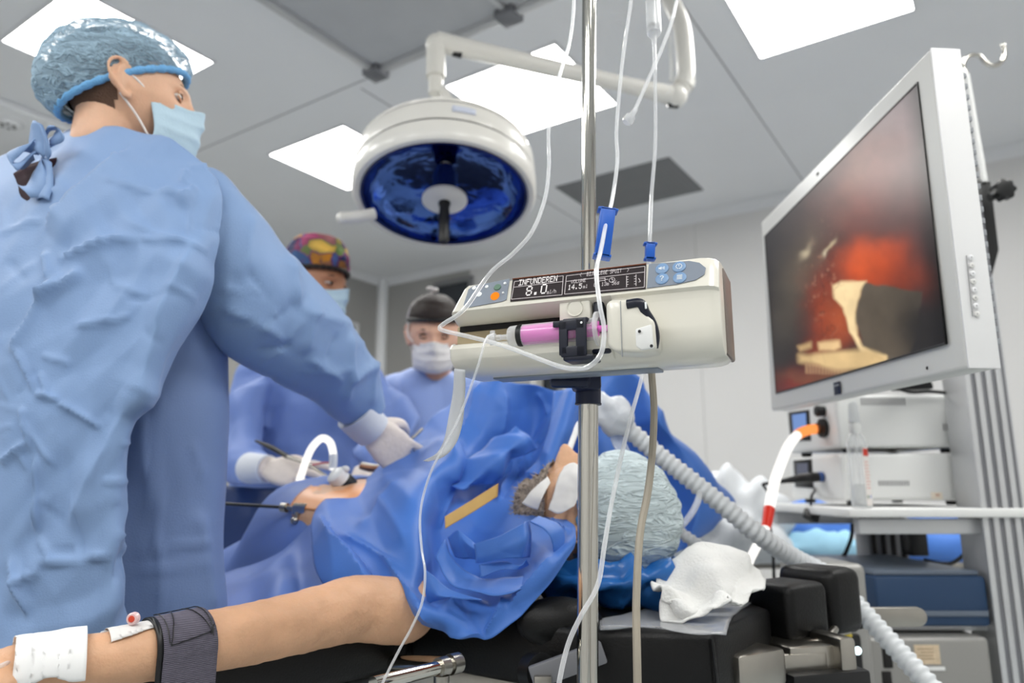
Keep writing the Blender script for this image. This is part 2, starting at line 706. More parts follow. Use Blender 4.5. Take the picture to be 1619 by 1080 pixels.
# ceiling light panels
PANELS = [(1.44, -3.155, 'ceiling light panel above the capped surgeon in the foreground'),
          (2.82, -3.11, 'ceiling light panel left of the round surgical lamp'),
          (2.82, -1.775, 'ceiling light panel behind the arm of the surgical lamp'),
          (2.82, -.43, 'ceiling light panel above the monitor, cut by the top edge'),
          (1.44, .9, 'ceiling light panel beyond the right edge over the equipment'),
          (0.05, .9, 'ceiling light panel over the photographer, right one'),
          (0.05, -3.155, 'ceiling light panel behind the surgeon, out of view'),
          (2.82, .9, 'ceiling light panel nearest the right wall'),
          (-1.3, -1.1, 'ceiling light panel at the rear of the room'),
          (-1.0, -2.45, 'unseen light panel added at the rear left to brighten the fronts'),  # unseen, added behind the camera for more front light
          (-1.3, .3, 'unseen light panel added at the rear right to brighten the fronts')]  # second added fill panel, likewise out of view
for a, b, lab in PANELS:
    t = thing('ceiling_light', lab, 'ceiling light', room(a, b, CEIL - .012), group='square ceiling light panels')
    f = MB()
    h, w = .32, .012
    for (a0, a1, b0, b1) in ((a - h, a + h, b - h, b - h + w), (a - h, a + h, b + h - w, b + h), (a - h, a - h + w, b - h + w, b + h - w), (a + h - w, a + h, b - h + w, b + h - w)):
        rbox(f, a0, a1, b0, b1, CEIL - .010, CEIL - .0002)
    f.build('frame', M['trim'], t)
    rbox(MB(), a - h + w, a + h - w, b - h + w, b + h - w, CEIL - .006, CEIL - .0004).build('diffuser', M['panel_light'], t)

# laminar flow field: framed filter panels joined by dark connectors
t = thing('laminar_flow_ceiling', 'framed grey air filter field on the ceiling with dark corner connectors', 'air diffuser', room(1.1, -1.1, CEIL - .05))
bs, as_ = [-2.25, -1.5, -.75, 0.0], [-.05, .7, 1.45, 2.2]
for i in range(3):
    for j in range(3):
        rbox(MB(), as_[i] + .015, as_[i + 1] - .015, bs[j] + .015, bs[j + 1] - .015, CEIL - .02, CEIL - .001).build('filter_panel', M['laminar'], t)
for b in (bs[0], bs[-1]):
    rbox(MB(), as_[0], as_[-1], b - .018, b + .018, CEIL - .045, CEIL - .001, bev=.004).build('rail', M['alu'], t)
for a in (as_[0], as_[-1]):
    rbox(MB(), a - .018, a + .018, bs[0] + .018, bs[-1] - .018, CEIL - .045, CEIL - .001, bev=.004).build('rail', M['alu'], t)
for b in bs[1:-1]:
    rbox(MB(), as_[0] + .018, as_[-1] - .018, b - .012, b + .012, CEIL - .035, CEIL - .001).build('rail', M['alu'], t)
for b in bs:
    for a in ((as_[0], as_[-1])):
        rbox(MB(), a - .045, a + .045, b - .045, b + .045, CEIL - .056, CEIL - .02, bev=.004).build('connector', M['alu_dark'], t)

# grey return-air grilles
for (a0, a1, b0, b1, lab) in ((3.87, 4.46, -2.27, -1.48, 'dark grey ceiling grille behind the drip tubes'),
                              (2.52, 3.10, .03, .55, 'dark grey ceiling grille beside the right light panel')):
    t = thing('ceiling_vent', lab, 'vent', room((a0 + a1) / 2, (b0 + b1) / 2, CEIL - .01), group='ceiling grilles')
    rbox(MB(), a0, a1, b0, b1, CEIL - .006, CEIL - .0004).build('plate', M['vent'], t)
    n = 22
    for i in range(n):
        b = b0 + .02 + (b1 - b0 - .04) * i / (n - 1)
        rbox(MB(), a0 + .02, a1 - .02, b - .004, b + .004, CEIL - .009, CEIL - .006).build('slat', M['vent'], t)

# bulkhead behind the foreground surgeon, with a smoke detector
BZ = CEIL - .04
bk = rbox(MB(), FRONT_A, 1.75, LEFT_B, PZ(0, 165, BZ).dot(RB), BZ, CEIL, bev=.004)
struct('trim_%d' % (k + 6), bk, M['ceiling'])
p = PZ(14, 192, BZ)
t = thing('smoke_detector', 'round white smoke detector on the bulkhead at far left', 'smoke detector', (p[0], p[1], BZ - .04))
MB().lathe([(.002, -.028), (.045, -.026), (.055, -.014), (.058, 0)], (p[0], p[1], BZ), n=32).build('body', M['trim'], t)
MB().lathe([(.075, -.008), (.078, 0)], (p[0], p[1], BZ), n=32).build('base', M['trim'], t)
sl = MB()
for i in range(6):
    q = rot_z(i * math.pi / 3)
    sl.box(np.array([p[0], p[1], BZ - .027]) + q @ np.array([.03, 0, 0]), (.016, .012, .004), rot=q)
sl.build('sensor_slots', M['dark'], t)

# ================================================================== infusion pump on its pole
M['pump'] = mat('pump_housing', (222, 219, 208), .28, coat=.25)
M['pump_beige'] = mat('pump_beige', (176, 160, 128), .4)
M['pump_grey'] = mat('pump_keypad', (128, 137, 150), .4)
M['key_blue'] = mat('key_blue', (120, 152, 190), .35)
M['key_orange'] = glow('key_orange', (255, 140, 40), .9)
M['key_green'] = mat('key_green', (96, 128, 110), .4)
M['lcd'] = mat('lcd_brown_black', (44, 36, 38), .18, coat=.3)
M['lcd_text'] = glow('lcd_text', (235, 230, 228), 1.0)
M['lcd_dim'] = glow('lcd_dim', (205, 198, 198), .95)
M['lcd_edge'] = mat('lcd_edge', (120, 66, 40), .3, .3)
M['icon'] = mat('icon_white', (235, 238, 240), .5)
M['pink'] = mat('pink_liquid', (244, 92, 214), .2, trans=.1, spec=.4)
M['pink2'] = mat('pink_plunger', (240, 120, 215), .3)
M['clamp_navy'] = mat('clamp_navy', (22, 26, 42), .35)
M['blue_clamp'] = mat('blue_clamp', (30, 92, 190), .35)
M['cable'] = mat('cable_grey', (160, 152, 138), .45)
M['end_reflection'] = mat('end_reflection_brown', (120, 108, 102), .4)

ANG = -math.atan2(.12, .278)
_l, _r = P(722, 586, .84), P(1130, 578, .72)
PO = (_l + _r) / 2
PO[2] = 1.179
PR = rot_z(ANG)
HW = .1555
pump = thing('infusion_pump', 'white syringe infusion pump with pink syringe clamped on the chrome pole', 'infusion pump', PO, ANG)


def LP(px, py, y=0.0):
    """pump coordinates where a sight line meets the pump plane y"""
    c = PR.T @ (CAM - PO)
    d = PR.T @ ray(px, py)
    return c + d * ((y - c[1]) / d[1])


# tilted face that carries keypad and display
FP0 = np.array([0, -.0040, .076])
FT = unit(np.array([0, .012, .029]))
FN = unit(np.cross(np.array([1, 0, 0]), FT))
if FN[1] > 0:
    FN = -FN


def LF(px, py, lift=0.0):
    c = PR.T @ (CAM - PO)
    d = PR.T @ ray(px, py)
    q = c + d * ((FP0 + FN * lift - c).dot(FN) / d.dot(FN))
    return q


def prism(mb, pts, lift0, lift1, mi=0, bev=0.0):
    a = [LF(x, y, 0) + FN * lift0 for x, y in pts]
    b = [LF(x, y, 0) + FN * lift1 for x, y in pts]
    return mb.hexa(a, b, mi, bev)


XR = LP(968, 520)[0]          # where the syringe bay ends


def front(z, bay):
    zs = [0, .003, .008, .018, .032, .060, .070, .0735, .076, .105, .1085, .111]
    ys = [.024, .014, .007, .001, -.001, .0, -.001, -.0045, -.0035, .0085, .0125, .022]
    y = np.interp(z, zs, ys)
    if bay:
        zb = [0, .003, .008, .016, .028, .0335, .0355, .036, .062, .0625, .0655, .0735]
        yb = [.026, .014, .004, -.004, -.006, -.002, .004, .030, .030, .018, .010, -.0045]
        if z <= .0735:
            y = np.interp(z, zb, yb)
    return y


zl = np.array([0, .0015, .003, .0055, .008, .012, .016, .022, .028, .031, .0335, .0355, .036, .044, .054, .062, .0625, .0655, .070, .0735, .0738, .076, .085, .095, .105, .107, .1085, .110, .111])


def pump_ring(x, bay, s=1.0):
    pts = [[x, front(z, bay), z] for z in zl]
    pts += [[x, .05, .113], [x, .080, .112], [x, .089, .106], [x, .091, .055], [x, .087, .006], [x, .079, 0.001], [x, .05, 0]]
    p = np.array(pts)
    if x < -.1:
        p[:, 0] += np.clip((p[:, 2] - .07) / .041, 0, 1) * .013
    c = np.array([x, .055, .055])
    q = c + (p - c) * np.array([1, s, s])
    return q


rings = []
for x, bay, s in ((-HW, 1, .86), (-HW + .001, 1, .93), (-HW + .003, 1, .975), (-HW + .006, 1, 1), (XR - .0005, 1, 1), (XR + .0005, 0, 1), (0.08, 0, 1), (.11, 0, 1),
                  (HW - .020, 0, 1), (HW - .011, 0, .985), (HW - .005, 0, .955), (HW - .001, 0, .90), (HW, 0, .84)):
    rings.append(pump_ring(x, bay, s))
MB().loft(rings).build('housing', M['pump'], pump, local=True, angle=32)
# darker bay floor, black guide slot
hb = MB()
a, b = LP(724, 500, .029), LP(960, 520, .029)
hb.box(((a[0] + XR) / 2, .0285, .049), (XR - a[0] - .002, .003, .026))
hb.build('syringe_bay', M['pump_beige'], pump, local=True)
a, b = LP(727, 513, .026), LP(893, 499, .026)
MB().box(((a[0] + b[0]) / 2, .0265, .0585), (b[0] - a[0], .003, .0075), .0015).build('guide_slot', M['dark'], pump, local=True)
# raised block with round dimple over the barrel
a, b = LP(884, 485, 0), LP(934, 485, 0)
bl = MB().box(((a[0] + b[0]) / 2, .0095, .0615), (b[0] - a[0], .022, .024), .003)
bl.build('block', M['pump'], pump, local=True)
c0 = LP(909, 487, -.002)
MB().lathe([(.0001, .0022), (.006, .0018), (.0085, .0004), (.0095, -.0008), (.0095, .003)], (c0[0], -.0022, c0[2]), np.array([[1, 0, 0], [0, 0, -1], [0, 1, 0.0]]).T @ np.diag([1, 1, 1]), n=24).build('dimple', M['pump'], pump, local=True)
# band on the right end face, its brown reflection put into the colour
MB().box((HW - .001, .060, .054), (.006, .058, .095), .01).build('end_band', M['end_reflection'], pump, local=True)
# underside plate
MB().box((-.02, .060, -.0005), (.20, .03, .003), .001).build('base_plate', M['pump_grey'], pump, local=True)

# keypads
kp = prism(MB(), [(748, 453), (806, 441), (801, 474), (794, 477), (738, 487), (733, 483), (741, 458)], 0, .0006)
k1 = kp.build('keypad', M['pump_grey'], pump, local=True)
r2 = [(1026, 418), (1090, 413), (1106, 416), (1116, 424), (1114, 434), (1100, 443), (1070, 450), (1023, 456)]
k2 = prism(MB(), r2, 0, .0006).build('keypad', M['pump_grey'], pump, local=True)
FB = np.stack([np.array([1, 0, 0]), FT, FN], axis=1)


def key(px, py, r, m, par, h=.0016):
    return MB().lathe([(r, 0), (r, h * .6), (r * .85, h), (.0001, h)], LF(px, py) + FN * .0005, FB, n=20).build('key', m, par, local=True)


key(783, 469, .0055, M['key_orange'], k1)
key(787, 455, .0045, M['key_green'], k1)
key(799, 449, .0018, M['icon'], k1)
key(796, 464, .0014, M['icon'], k1)
key(758, 466, .0034, M['icon'], k1, .0009)
key(750, 456, .0028, M['icon'], k1, .0009)
key(770, 454, .0022, M['icon'], k1, .0009)
for i, (x, y) in enumerate(((1047, 426), (1074, 423), (1047, 442), (1075, 440))):
    kk = key(x, y, .0071, M['key_blue'], k2)
    o = LF(x, y) + FN * .0023
    ic = MB()

    def bar(u, v, w, h):
        q = o + FB @ np.array([u, v, 0])
        ic.box(q, (w, h, .0003), rot=FB)
    if i == 0:
        bar(-.0025, 0, .0016, .002); bar(-.0008, 0, .0012, .0036); bar(.0012, 0, .0006, .003); bar(.0026, 0, .0006, .004)
    elif i == 1:
        for a in range(10):
            t = a * math.tau / 10
            bar(.003 * math.cos(t), .003 * math.sin(t), .0011, .0011)
        bar(0, .0008, .0006, .0022)
    elif i == 2:
        for (u, v) in ((-.0016, .0022), (-.0008, .003), (.0004, .003), (.0014, .0022), (.0014, .0012), (.0006, .0003), (0, -.0006), (0, -.0026)):
            bar(u, v, .001, .001)
    else:
        for v in (-.0024, -.0008, .0008, .0024):
            bar(0, v, .0056, .0008)
    ic.build('icon', M['icon'], kk, local=True, smooth=False)

# display
ds = prism(MB(), [(811, 442), (1022, 418), (1021, 457), (807, 477)], -.001, .0008)
disp = ds.build('display', M['lcd'], pump, local=True)
e = MB()
a, b = LF(811, 442) + FN * .001, LF(1022, 418) + FN * .001
e.tube([a, b], .0008, n=6)
e.build('display_rim', M['lcd_edge'], disp, local=True)

FONT = {'I': '11111 00100 00100 00100 00100 00100 11111', 'N': '10001 11001 11001 10101 10011 10011 10001', 'F': '11111 10000 10000 11110 10000 10000 10000',
        'U': '10001 10001 10001 10001 10001 10001 01110', 'D': '11110 10001 10001 10001 10001 10001 11110', 'E': '11111 10000 10000 11110 10000 10000 11111',
        'R': '11110 10001 10001 11110 10100 10010 10001', '8': '01110 10001 10001 01110 10001 10001 01110', '0': '01110 10001 10001 10001 10001 10001 01110',
        '.': '00000 00000 00000 00000 00000 01100 01100', 'm': '00000 00000 11010 10101 10101 10101 10101', 'l': '01100 00100 00100 00100 00100 00100 01110',
        '/': '00001 00001 00010 00100 01000 10000 10000', 'h': '10000 10000 11110 10001 10001 10001 10001', '<': '00010 00100 01000 10000 01000 00100 00010',
        '>': '01000 00100 00010 00001 00010 00100 01000', 'B': '11110 10001 10001 11110 10001 10001 11110', 'J': '00111 00010 00010 00010 00010 10010 01100',
        'A': '01110 10001 10001 11111 10001 10001 10001', 'L': '10000 10000 10000 10000 10000 10000 11111', 'G': '01110 10001 10000 10111 10001 10001 01110',
        'S': '01111 10000 10000 01110 00001 00001 11110', 'P': '11110 10001 10001 11110 10000 10000 10000', 'T': '11111 00100 00100 00100 00100 00100 00100',
        'V': '10001 10001 10001 10001 01010 01010 00100', 'O': '01110 10001 10001 10001 10001 10001 01110', 'M': '10001 11011 10101 10101 10001 10001 10001',
        '1': '00100 01100 00100 00100 00100 00100 01110', '4': '00010 00110 01010 10010 11111 00010 00010', '5': '11111 10000 11110 00001 00001 10001 01110',
        '3': '01110 10001 00001 00110 00001 10001 01110', '6': '00110 01000 10000 11110 10001 10001 01110', 's': '00000 00000 01111 10000 01110 00001 11110', ' ': '00000 ' * 7}


def bitmap(mb, s, p0, p1, hpx):
    """dot-matrix words on the display between two pixels (lower left, lower right)"""
    a, b = LF(*p0), LF(*p1)
    ex = unit(b - a)
    n = len(s)
    adv = np.linalg.norm(b - a) / n
    w = adv / 6.0
    q = LF(p0[0], p0[1] - hpx)
    h = np.linalg.norm(q - a) / 7.0
    for i, ch in enumerate(s):
        g = FONT[ch].split()
        for r_, row in enumerate(g):
            c_ = 0
            while c_ < 5:
                if row[c_] == '1':
                    e_ = c_
                    while e_ < 5 and row[e_] == '1':
                        e_ += 1
                    o = a + ex * (i * adv + c_ * w) + FT * ((6 - r_) * h) + FN * .0011
                    dx, dy = ex * w * (e_ - c_), FT * h * .92
                    mb.add([o, o + dx, o + dx + dy, o + dy], [(0, 1, 2, 3)])
                    c_ = e_
                c_ += 1


def line(mb, p, q, w=.00035):
    a, b = LF(*p) + FN * .0011, LF(*q) + FN * .0011
    s_ = unit(np.cross(FN, b - a)) * w
    mb.add([a - s_, b - s_, b + s_, a + s_], [(0, 1, 2, 3)])


tx = MB()
bitmap(tx, 'INFUNDEREN', (820, 452.5), (882, 445.5), 9)
bitmap(tx, '8.0', (831, 469), (866, 464.5), 15)
bitmap(tx, '14.5', (898, 459.5), (921, 457), 8)
tx.build('readout', M['lcd_text'], disp, local=True, smooth=False)
tx = MB()
bitmap(tx, 'ml/h', (865, 466), (880, 464), 6)
bitmap(tx, 'ml', (922, 457), (930, 456), 5.5)
bitmap(tx, '<  BIJNALEGE SPUIT  >', (917, 438.5), (995, 430.5), 6)
bitmap(tx, 'VOLUME', (903, 449.5), (927, 446.5), 5.5)
bitmap(tx, '0h 13m 56s', (939, 454.5), (980, 450.5), 6)
for p, q in (((814, 446), (891, 437)), ((814, 446), (809, 474)), ((891, 437), (889, 467)), ((809, 474), (889, 467)), ((813, 455), (891, 446)),
             ((896, 437), (1020, 422)), ((896, 437), (893, 466)), ((893, 466), (1019, 455)), ((895, 446), (1020, 431)), ((1020, 422), (1019, 455)),
             ((941, 446), (957, 444)), ((941, 443), (957, 441)), ((941, 446), (941, 443)), ((957, 446), (957, 440)), ((957, 443), (962, 442.5)),
             ((991, 437), (991, 455)), ((1006, 435), (1006, 453)), ((1010, 441), (1013, 446)), ((1013, 446), (1010, 447))):
    line(tx, p, q)
for y in (439, 443, 447, 451):
    line(tx, (991, y), (994, y - .4))
    line(tx, (1003, y - 1), (1006, y - 1.4))
pc = LF(968, 443.5)
rg = [pc + FB @ np.array([.0032 * math.cos(t), .0032 * math.sin(t), .0011]) for t in np.linspace(0, math.tau, 15)]
tx.tube(rg, .0003, n=4)
line(tx, (968, 443.5), (968, 440.5))
line(tx, (968, 443.5), (970.5, 443.5))
tx.build('readout', M['lcd_dim'], disp, local=True, smooth=False)

# syringe: barrel axis along the bay
SY = -.004                                      # depth of the syringe axis
A, B_ = LP(822, 531, SY), LP(946, 520, SY)
AX = unit(B_ - A)
sb = frame(AX, (0, 0, 1))
L_ = np.linalg.norm(B_ - A)
syr = thing('syringe', 'syringe with bright pink fluid lying in the infusion pump', 'syringe', PO + PR @ (A + AX * .03))


def sw(q):
    return PO + PR @ np.asarray(q)


SB = PR @ sb
M['barrel'] = clear('barrel_clear', through=.8)
g = MB().lathe([(.0125, .002), (.0125, L_ - .004), (.0128, L_)], sw(A), SB, n=28)
MB().lathe([(.0001, .001), (.0112, .0015), (.0112, L_ * .62), (.0001, L_ * .62 + .002)], sw(A), SB, n=28).build('fluid', M['pink'], syr)
MB().lathe([(.0124, -.001), (.0129, .001), (.0129, .0042), (.0124, .0052), (.0001, .0052)], sw(A), SB, n=28).build('stopper_ring', M['black'], syr)
g.build('barrel', M['barrel'], syr)
mk = MB()
for i in range(9):
    z0 = .014 + i * .0036
    th = np.linspace(-2.7 + .25 * (i % 2 == 0), -1.9, 5)
    mk.tube([sw(A + sb @ np.array([.01275 * math.cos(t), .01275 * math.sin(t), z0])) for t in th], .00022, n=4)
mk.build('scale', M['dark'], syr)
MB().lathe([(.0106, -.012), (.0118, -.010), (.0122, -.001), (.0001, -.0005)], sw(A), SB, n=24).build('barrel_shoulder', M['clear_tube'], syr)
nz = MB().lathe([(.0028, -.024), (.0035, -.013), (.004, -.0115)], sw(A), SB, n=14)
nz.build('nozzle', M['clear_tube'], syr)
pl = MB().lathe([(.0001, L_ * .62), (.0112, L_ * .62), (.0112, L_ * .62 + .006), (.0035, L_ * .62 + .007), (.0035, L_ + .012)], sw(A), SB, n=20)
e1 = LP(960, 519, SY)
for rz_ in (0, 1):
    pl.box(sw(A + AX * (L_ * .8)), (.017 if rz_ else .003, .003 if rz_ else .017, L_ * .42), .0008, rot=SB)
pl.build('plunger', M['pink2'], syr)
MB().lathe([(.0125, L_ - .002), (.019, L_ - .0015), (.019, L_ + .0015), (.0125, L_ + .002)], sw(A), SB, n=28, close=True).build('flange', M['clear_tube'], syr)
# luer connector with wings
lc = MB().lathe([(.0042, -.040), (.0052, -.036), (.0052, -.030), (.0035, -.029), (.0035, -.023)], sw(A), SB, n=16)
lc.box(sw(A + AX * -.034), (.018, .003, .006), .001, rot=SB)
lc.build('luer_connector', M['clear_tube'], syr)

# navy barrel clamp with a window
cl = MB()
c = LP(908, 535, -.018)
wd_, ht_ = .036, .040
y0 = -.0185
cl.box((c[0] - .012, y0, c[2] + .001), (.010, .004, .038), .0015)
cl.box((c[0] + .008, y0, c[2] + .001), (.012, .004, .042), .0015)
cl.box((c[0] - .002, y0, c[2] + .015), (.030, .004, .012), .0015)
cl.box((c[0] - .001, y0, c[2] - .014), (.028, .004, .012), .0015)
cl.box((c[0] + .001, y0 + .011, c[2] + .020), (.028, .022, .005), .0015)
cl.box((c[0] - .015, y0 + .001, c[2] + .017), (.018, .004, .007), .0015, rot=rot_z(.15))
cl.box((c[0] + .004, y0 + .014, c[2] - .021), (.034, .030, .006), .002)
cl.build('barrel_clamp', M['clamp_navy'], pump, local=True)
a = LP(945, 520, .006)
MB().box((a[0] + .002, .014, .046), (.012, .024, .052), .003).box((a[0] + .006, .002, .016), (.022, .012, .010), .003).build('flange_holder', M['clamp_navy'], pump, local=True)
MB().lathe([(.0013, 0), (.0013, .0006), (.0001, .0008)], (c[0] + .009, y0 - .0018, c[2] + .016), np.array([[1, 0, 0], [0, 0, -1], [0, 1, 0.0]]), n=12).build('clamp_mark', M['icon'], pump, local=True)

# plunger drive head
hd = MB()
pr = [(957, 482), (962, 474), (1000, 472), (1012, 484), (1034, 508), (1035, 551), (1012, 557), (972, 556), (960, 546)]
fr_ = [LP(x, y, -.034) for x, y in pr]
cx_ = np.mean(fr_, axis=0)
bk_ = [np.array([p_[0], .004, p_[2]]) for p_ in fr_]
hd.hexa(fr_, bk_, 0, .0035)
hd_o = hd.build('drive_head', M['pump'], pump, local=True, angle=50)
f2 = [LP(x, y, -.035) for x, y in ((1004, 520), (1030, 512), (1033, 550), (1014, 554), (1005, 548))]
b2 = [np.array([p_[0], -.030, p_[2]]) for p_ in f2]
MB().hexa(f2, b2, 0, .0015).build('cover', M['white_plastic'], hd_o, local=True)
gr = MB()
l0 = LP(981, 476, -.0345)
gr.box((l0[0], -.0335, l0[2] - .029), (.0006, .003, .058))
gr.build('seam', M['grey_plastic'], hd_o, local=True)
scw = MB()
for x, y in ((1011, 524), (1030, 547)):
    q = LP(x, y, -.0362)
    scw.lathe([(.0017, 0), (.0015, .0006), (.0001, .0004)], q, np.array([[1, 0, 0], [0, 0, -1], [0, 1, 0.0]]), n=12)
scw.build('screws', M['black'], hd_o, local=True)
lv = MB()
pts = [(990, 475), (1012, 470), (1018, 474), (1022, 489), (1034, 507), (1041, 530), (1040, 549), (1034, 553), (1031, 545), (1030, 515), (1014, 492), (1010, 488), (992, 489)]
f3 = [LP(x, y, -.024) for x, y in pts]
b3 = [np.array([p_[0], -.008, p_[2]]) for p_ in f3]
# shaped lever as a strip of solid segments
pth = cr(np.array([LP(992, 482, -.032), LP(1012, 480, -.032), LP(1020, 494, -.030), LP(1031, 512, -.026), LP(1036, 532, -.022), LP(1034, 550, -.020)]), 6)
lv.tube(pth, np.linspace(.0055, .0045, len(pth)), n=10)
lv.build('release_lever', M['clamp_navy'], pump, local=True)
q = LP(1021, 483, -.036)
MB().box(q, (.002, .001, .007), .0004).build('lever_mark', M['icon'], pump, local=True)

# clamp behind the pump and its pole
PT, PB = P(931.5, -60, .90), P(929, 1085, .90)
pd = unit(PT - PB)


def pole_at(z):
    return PB + pd * ((z - PB[2]) / pd[2])


pole = thing('infusion_pole', 'chrome pole with navy collar carrying the infusion pump', 'infusion pole', pole_at(0))
zc = P(919, 640, .90)[2]
zc1 = P(919, 592, .90)[2]
MB().tube([pole_at(.10), pole_at(zc + .01)], .0125, n=28).build('lower_tube', M['chrome'], pole)
MB().tube([pole_at(zc), pole_at(2.12)], .0095, n=28).build('upper_tube', M['chrome'], pole)
cb = pole_at(zc)
cn = MB().tube([cb, pole_at(zc1 + .012)], .0158, n=28)
cn.tube([cb, pole_at(zc + .002)], .0165, n=28)
cn.build('collar', M['navy'], pole)
kn = P(905, 602, .875)
kb = MB().box((pole_at(zc1)[0] - .004, kn[1] + .012, kn[2] + .001), (.034, .03, .024), .004)
kb.build('collar_block', M['navy'], pole)
kk = MB().box(kn + np.array([-.004, -.004, -.002]), (.048, .014, .015), .0065)
kk.lathe([(.008, -.004), (.010, .0), (.010, .006), (.006, .008)], kn + np.array([.012, 0, 0]), np.array([[1, 0, 0], [0, 0, -1], [0, 1, 0.0]]), n=16)
kk.build('wing_knob', M['navy'], pole)
bs_ = pole_at(.10)
ft = MB().lathe([(.03, .04), (.045, .06), (.04, .10), (.016, .115)], (bs_[0], bs_[1], 0), n=24)
ft.build('hub', M['black'], pole)
for i in range(5):
    th = i * math.tau / 5 + .3
    d = np.array([math.cos(th), math.sin(th), 0])
    c0 = np.array([bs_[0], bs_[1], 0])
    MB().tube([c0 + d * .03 + [0, 0, .075], c0 + d * .27 + [0, 0, .062]], [.014, .010], n=10).build('leg', M['chrome'], pole)
    MB().lathe([(.006, -.009), (.024, -.009), (.026, 0), (.024, .009), (.006, .009)], c0 + d * .27 + [0, 0, .026], np.stack([d, [0, 0, 1], np.cross(d, [0, 0, 1])], axis=1), n=20, close=True).build('caster', M['black'], pole)
# pole clamp of the pump
MB().box((.02, .106, .055), (.06, .028, .06), .006).build('pole_clamp', M['grey_plastic'], pump, local=True)
tp = pole_at(2.11)
hk = MB()
for s in (-1, 1):
    hk.tube(cr([tp, tp + [s * .06, 0, .02], tp + [s * .11, 0, -.005], tp + [s * .135, 0, .02]], 8), .004, n=8)
hk.build('hook', M['chrome'], pole)


def line_obj(name, pix, r, m, label, cat, group=None, n=8, steps=8, parent=None):
    pts = cr(np.array([P(*q) for q in pix]), steps)
    o = MB().tube(pts, r, n=n).build(name, m, parent)
    if label:
        tag(o, label, cat, group)
    return o


# drip line: down through the roller clamp, round the front of the pump, up again
line_obj('drip_line', [(1003, -60, .86), (998, 0, .86), (985, 90, .85), (975, 200, .84), (976, 255, .83), (968, 315, .81), (960, 345, .79), (950, 395, .74), (943, 430, .722), (948, 480, .705),
                       (955, 520, .695), (951, 557, .69), (935, 577, .695), (915, 583, .71), (880, 578, .725), (800, 548, .765), (740, 532, .795), (705, 524, .81), (695, 519, .812), (703, 511, .812), (735, 488, .80), (775, 432, .79),
                       (812, 400, .79), (842, 365, .79), (862, 312, .80), (868, 260, .81), (868, 200, .82), (882, 130, .84), (902, 60, .86), (908, -10, .87), (908, -70, .87)], .0024, M['clear_tube'],
         'clear drip line looped across the front of the infusion pump', 'tube', 'clear infusion tubing')
line_obj('drip_line', [(1034, 55, .97), (1036, 140, .97), (1036, 230, .97), (1030, 310, .96), (1027, 390, .95), (1026, 430, .95), (1024, 520, .96), (1016, 590, .96), (1000, 650, .92), (985, 710, .88), (968, 790, .84), (956, 860, .815), (945, 925, .80), (918, 975, .79), (898, 1020, .785), (884, 1080, .78), (880, 1130, .78)], .0026, M['clear_tube'],
         'clear drip line hanging behind the pump and past the chrome pole', 'tube', 'clear infusion tubing')
sl_ = line_obj('drip_line', [(1080, -50, .98), (1070, 0, .97), (1062, 35, .96), (1046, 78, .95), (1020, 138, .94), (1002, 178, .93)], .0028, M['clear_tube'],
               'short clear line hanging free with a luer end beside the pole', 'tube', 'clear infusion tubing')
a, b = P(1003, 176, .93), P(989, 196, .93)
ef = frame(b - a)
MB().lathe([(.0036, -.004), (.0044, .004), (.0046, .009), (.0075, .010), (.0078, .018), (.006, .021), (.003, .021)], a, ef, n=16).build('luer_end', M['clear_tube'], sl_)
# drip chamber
dc = thing('drip_chamber', 'clear drip chamber with white cap at the top edge', 'drip chamber', P(1034, 53, .97))
a = P(1034, 52, .97)
MB().lathe([(.0105, 0), (.0105, .075), (.009, .08)], a, n=20).build('chamber', clear('chamber_clear', through=.7), dc)
MB().lathe([(.003, -.02), (.004, -.01), (.0095, -.002), (.0105, .004), (.0105, .006), (.0001, .007)], a, n=20).build('outlet', M['clear_tube'], dc)
MB().lathe([(.0001, .008), (.0095, .0085), (.0095, .012), (.0001, .0125)], a, n=20).build('filter_disc', M['grey_plastic'], dc)
MB().lathe([(.011, .066), (.0115, .072), (.0115, .09), (.004, .095), (.003, .12)], a, n=20).build('cap', M['white_plastic'], dc)

# roller clamps
def roller(px0, py0, px1, py1, Y, w, dpt, label, roll=True):
    a, b = P(px0, py0, Y), P(px1, py1, Y)
    F_ = frame(b - a, (1, 0, 0))
    L = np.linalg.norm(b - a)
    t = thing('roller_clamp', label, 'tube clamp', b, group='blue tube clamps')
    bd = MB()
    for s in (-1, 1):
        bd.box(a + F_ @ np.array([s * (w / 2 - .0015), 0, L / 2]), (.003, dpt, L), .0008, rot=F_)
    bd.box(a + F_ @ np.array([0, dpt / 2 - .001, L / 2]), (w - .003, .002, L * .96), .0006, rot=F_)
    bd.box(a + F_ @ np.array([0, 0, .002]), (w + .006, dpt, .003), .0008, rot=F_)
    bd.box(a + F_ @ np.array([0, 0, L - .002]), (w + .003, dpt, .0035), .0008, rot=F_)
    bd.build('clamp_body', M['blue_clamp'], t)
    if roll:
        MB().lathe([(.002, -w * .28), (.0072, -w * .28), (.0078, 0), (.0072, w * .28), (.002, w * .28)], a + F_ @ np.array([0.002, -dpt * .35, L * .72]), np.stack([F_[:, 1], F_[:, 2], F_[:, 0]], axis=1), n=18).build('roller', M['white_plastic'], t)
    return t


roller(961, 331, 951, 409, .785, .017, .016, 'blue roller clamp with white wheel hanging above the infusion pump')
roller(1028, 384, 1027, 412, .93, .012, .012, 'small blue clamp on the tube behind the pump', False)

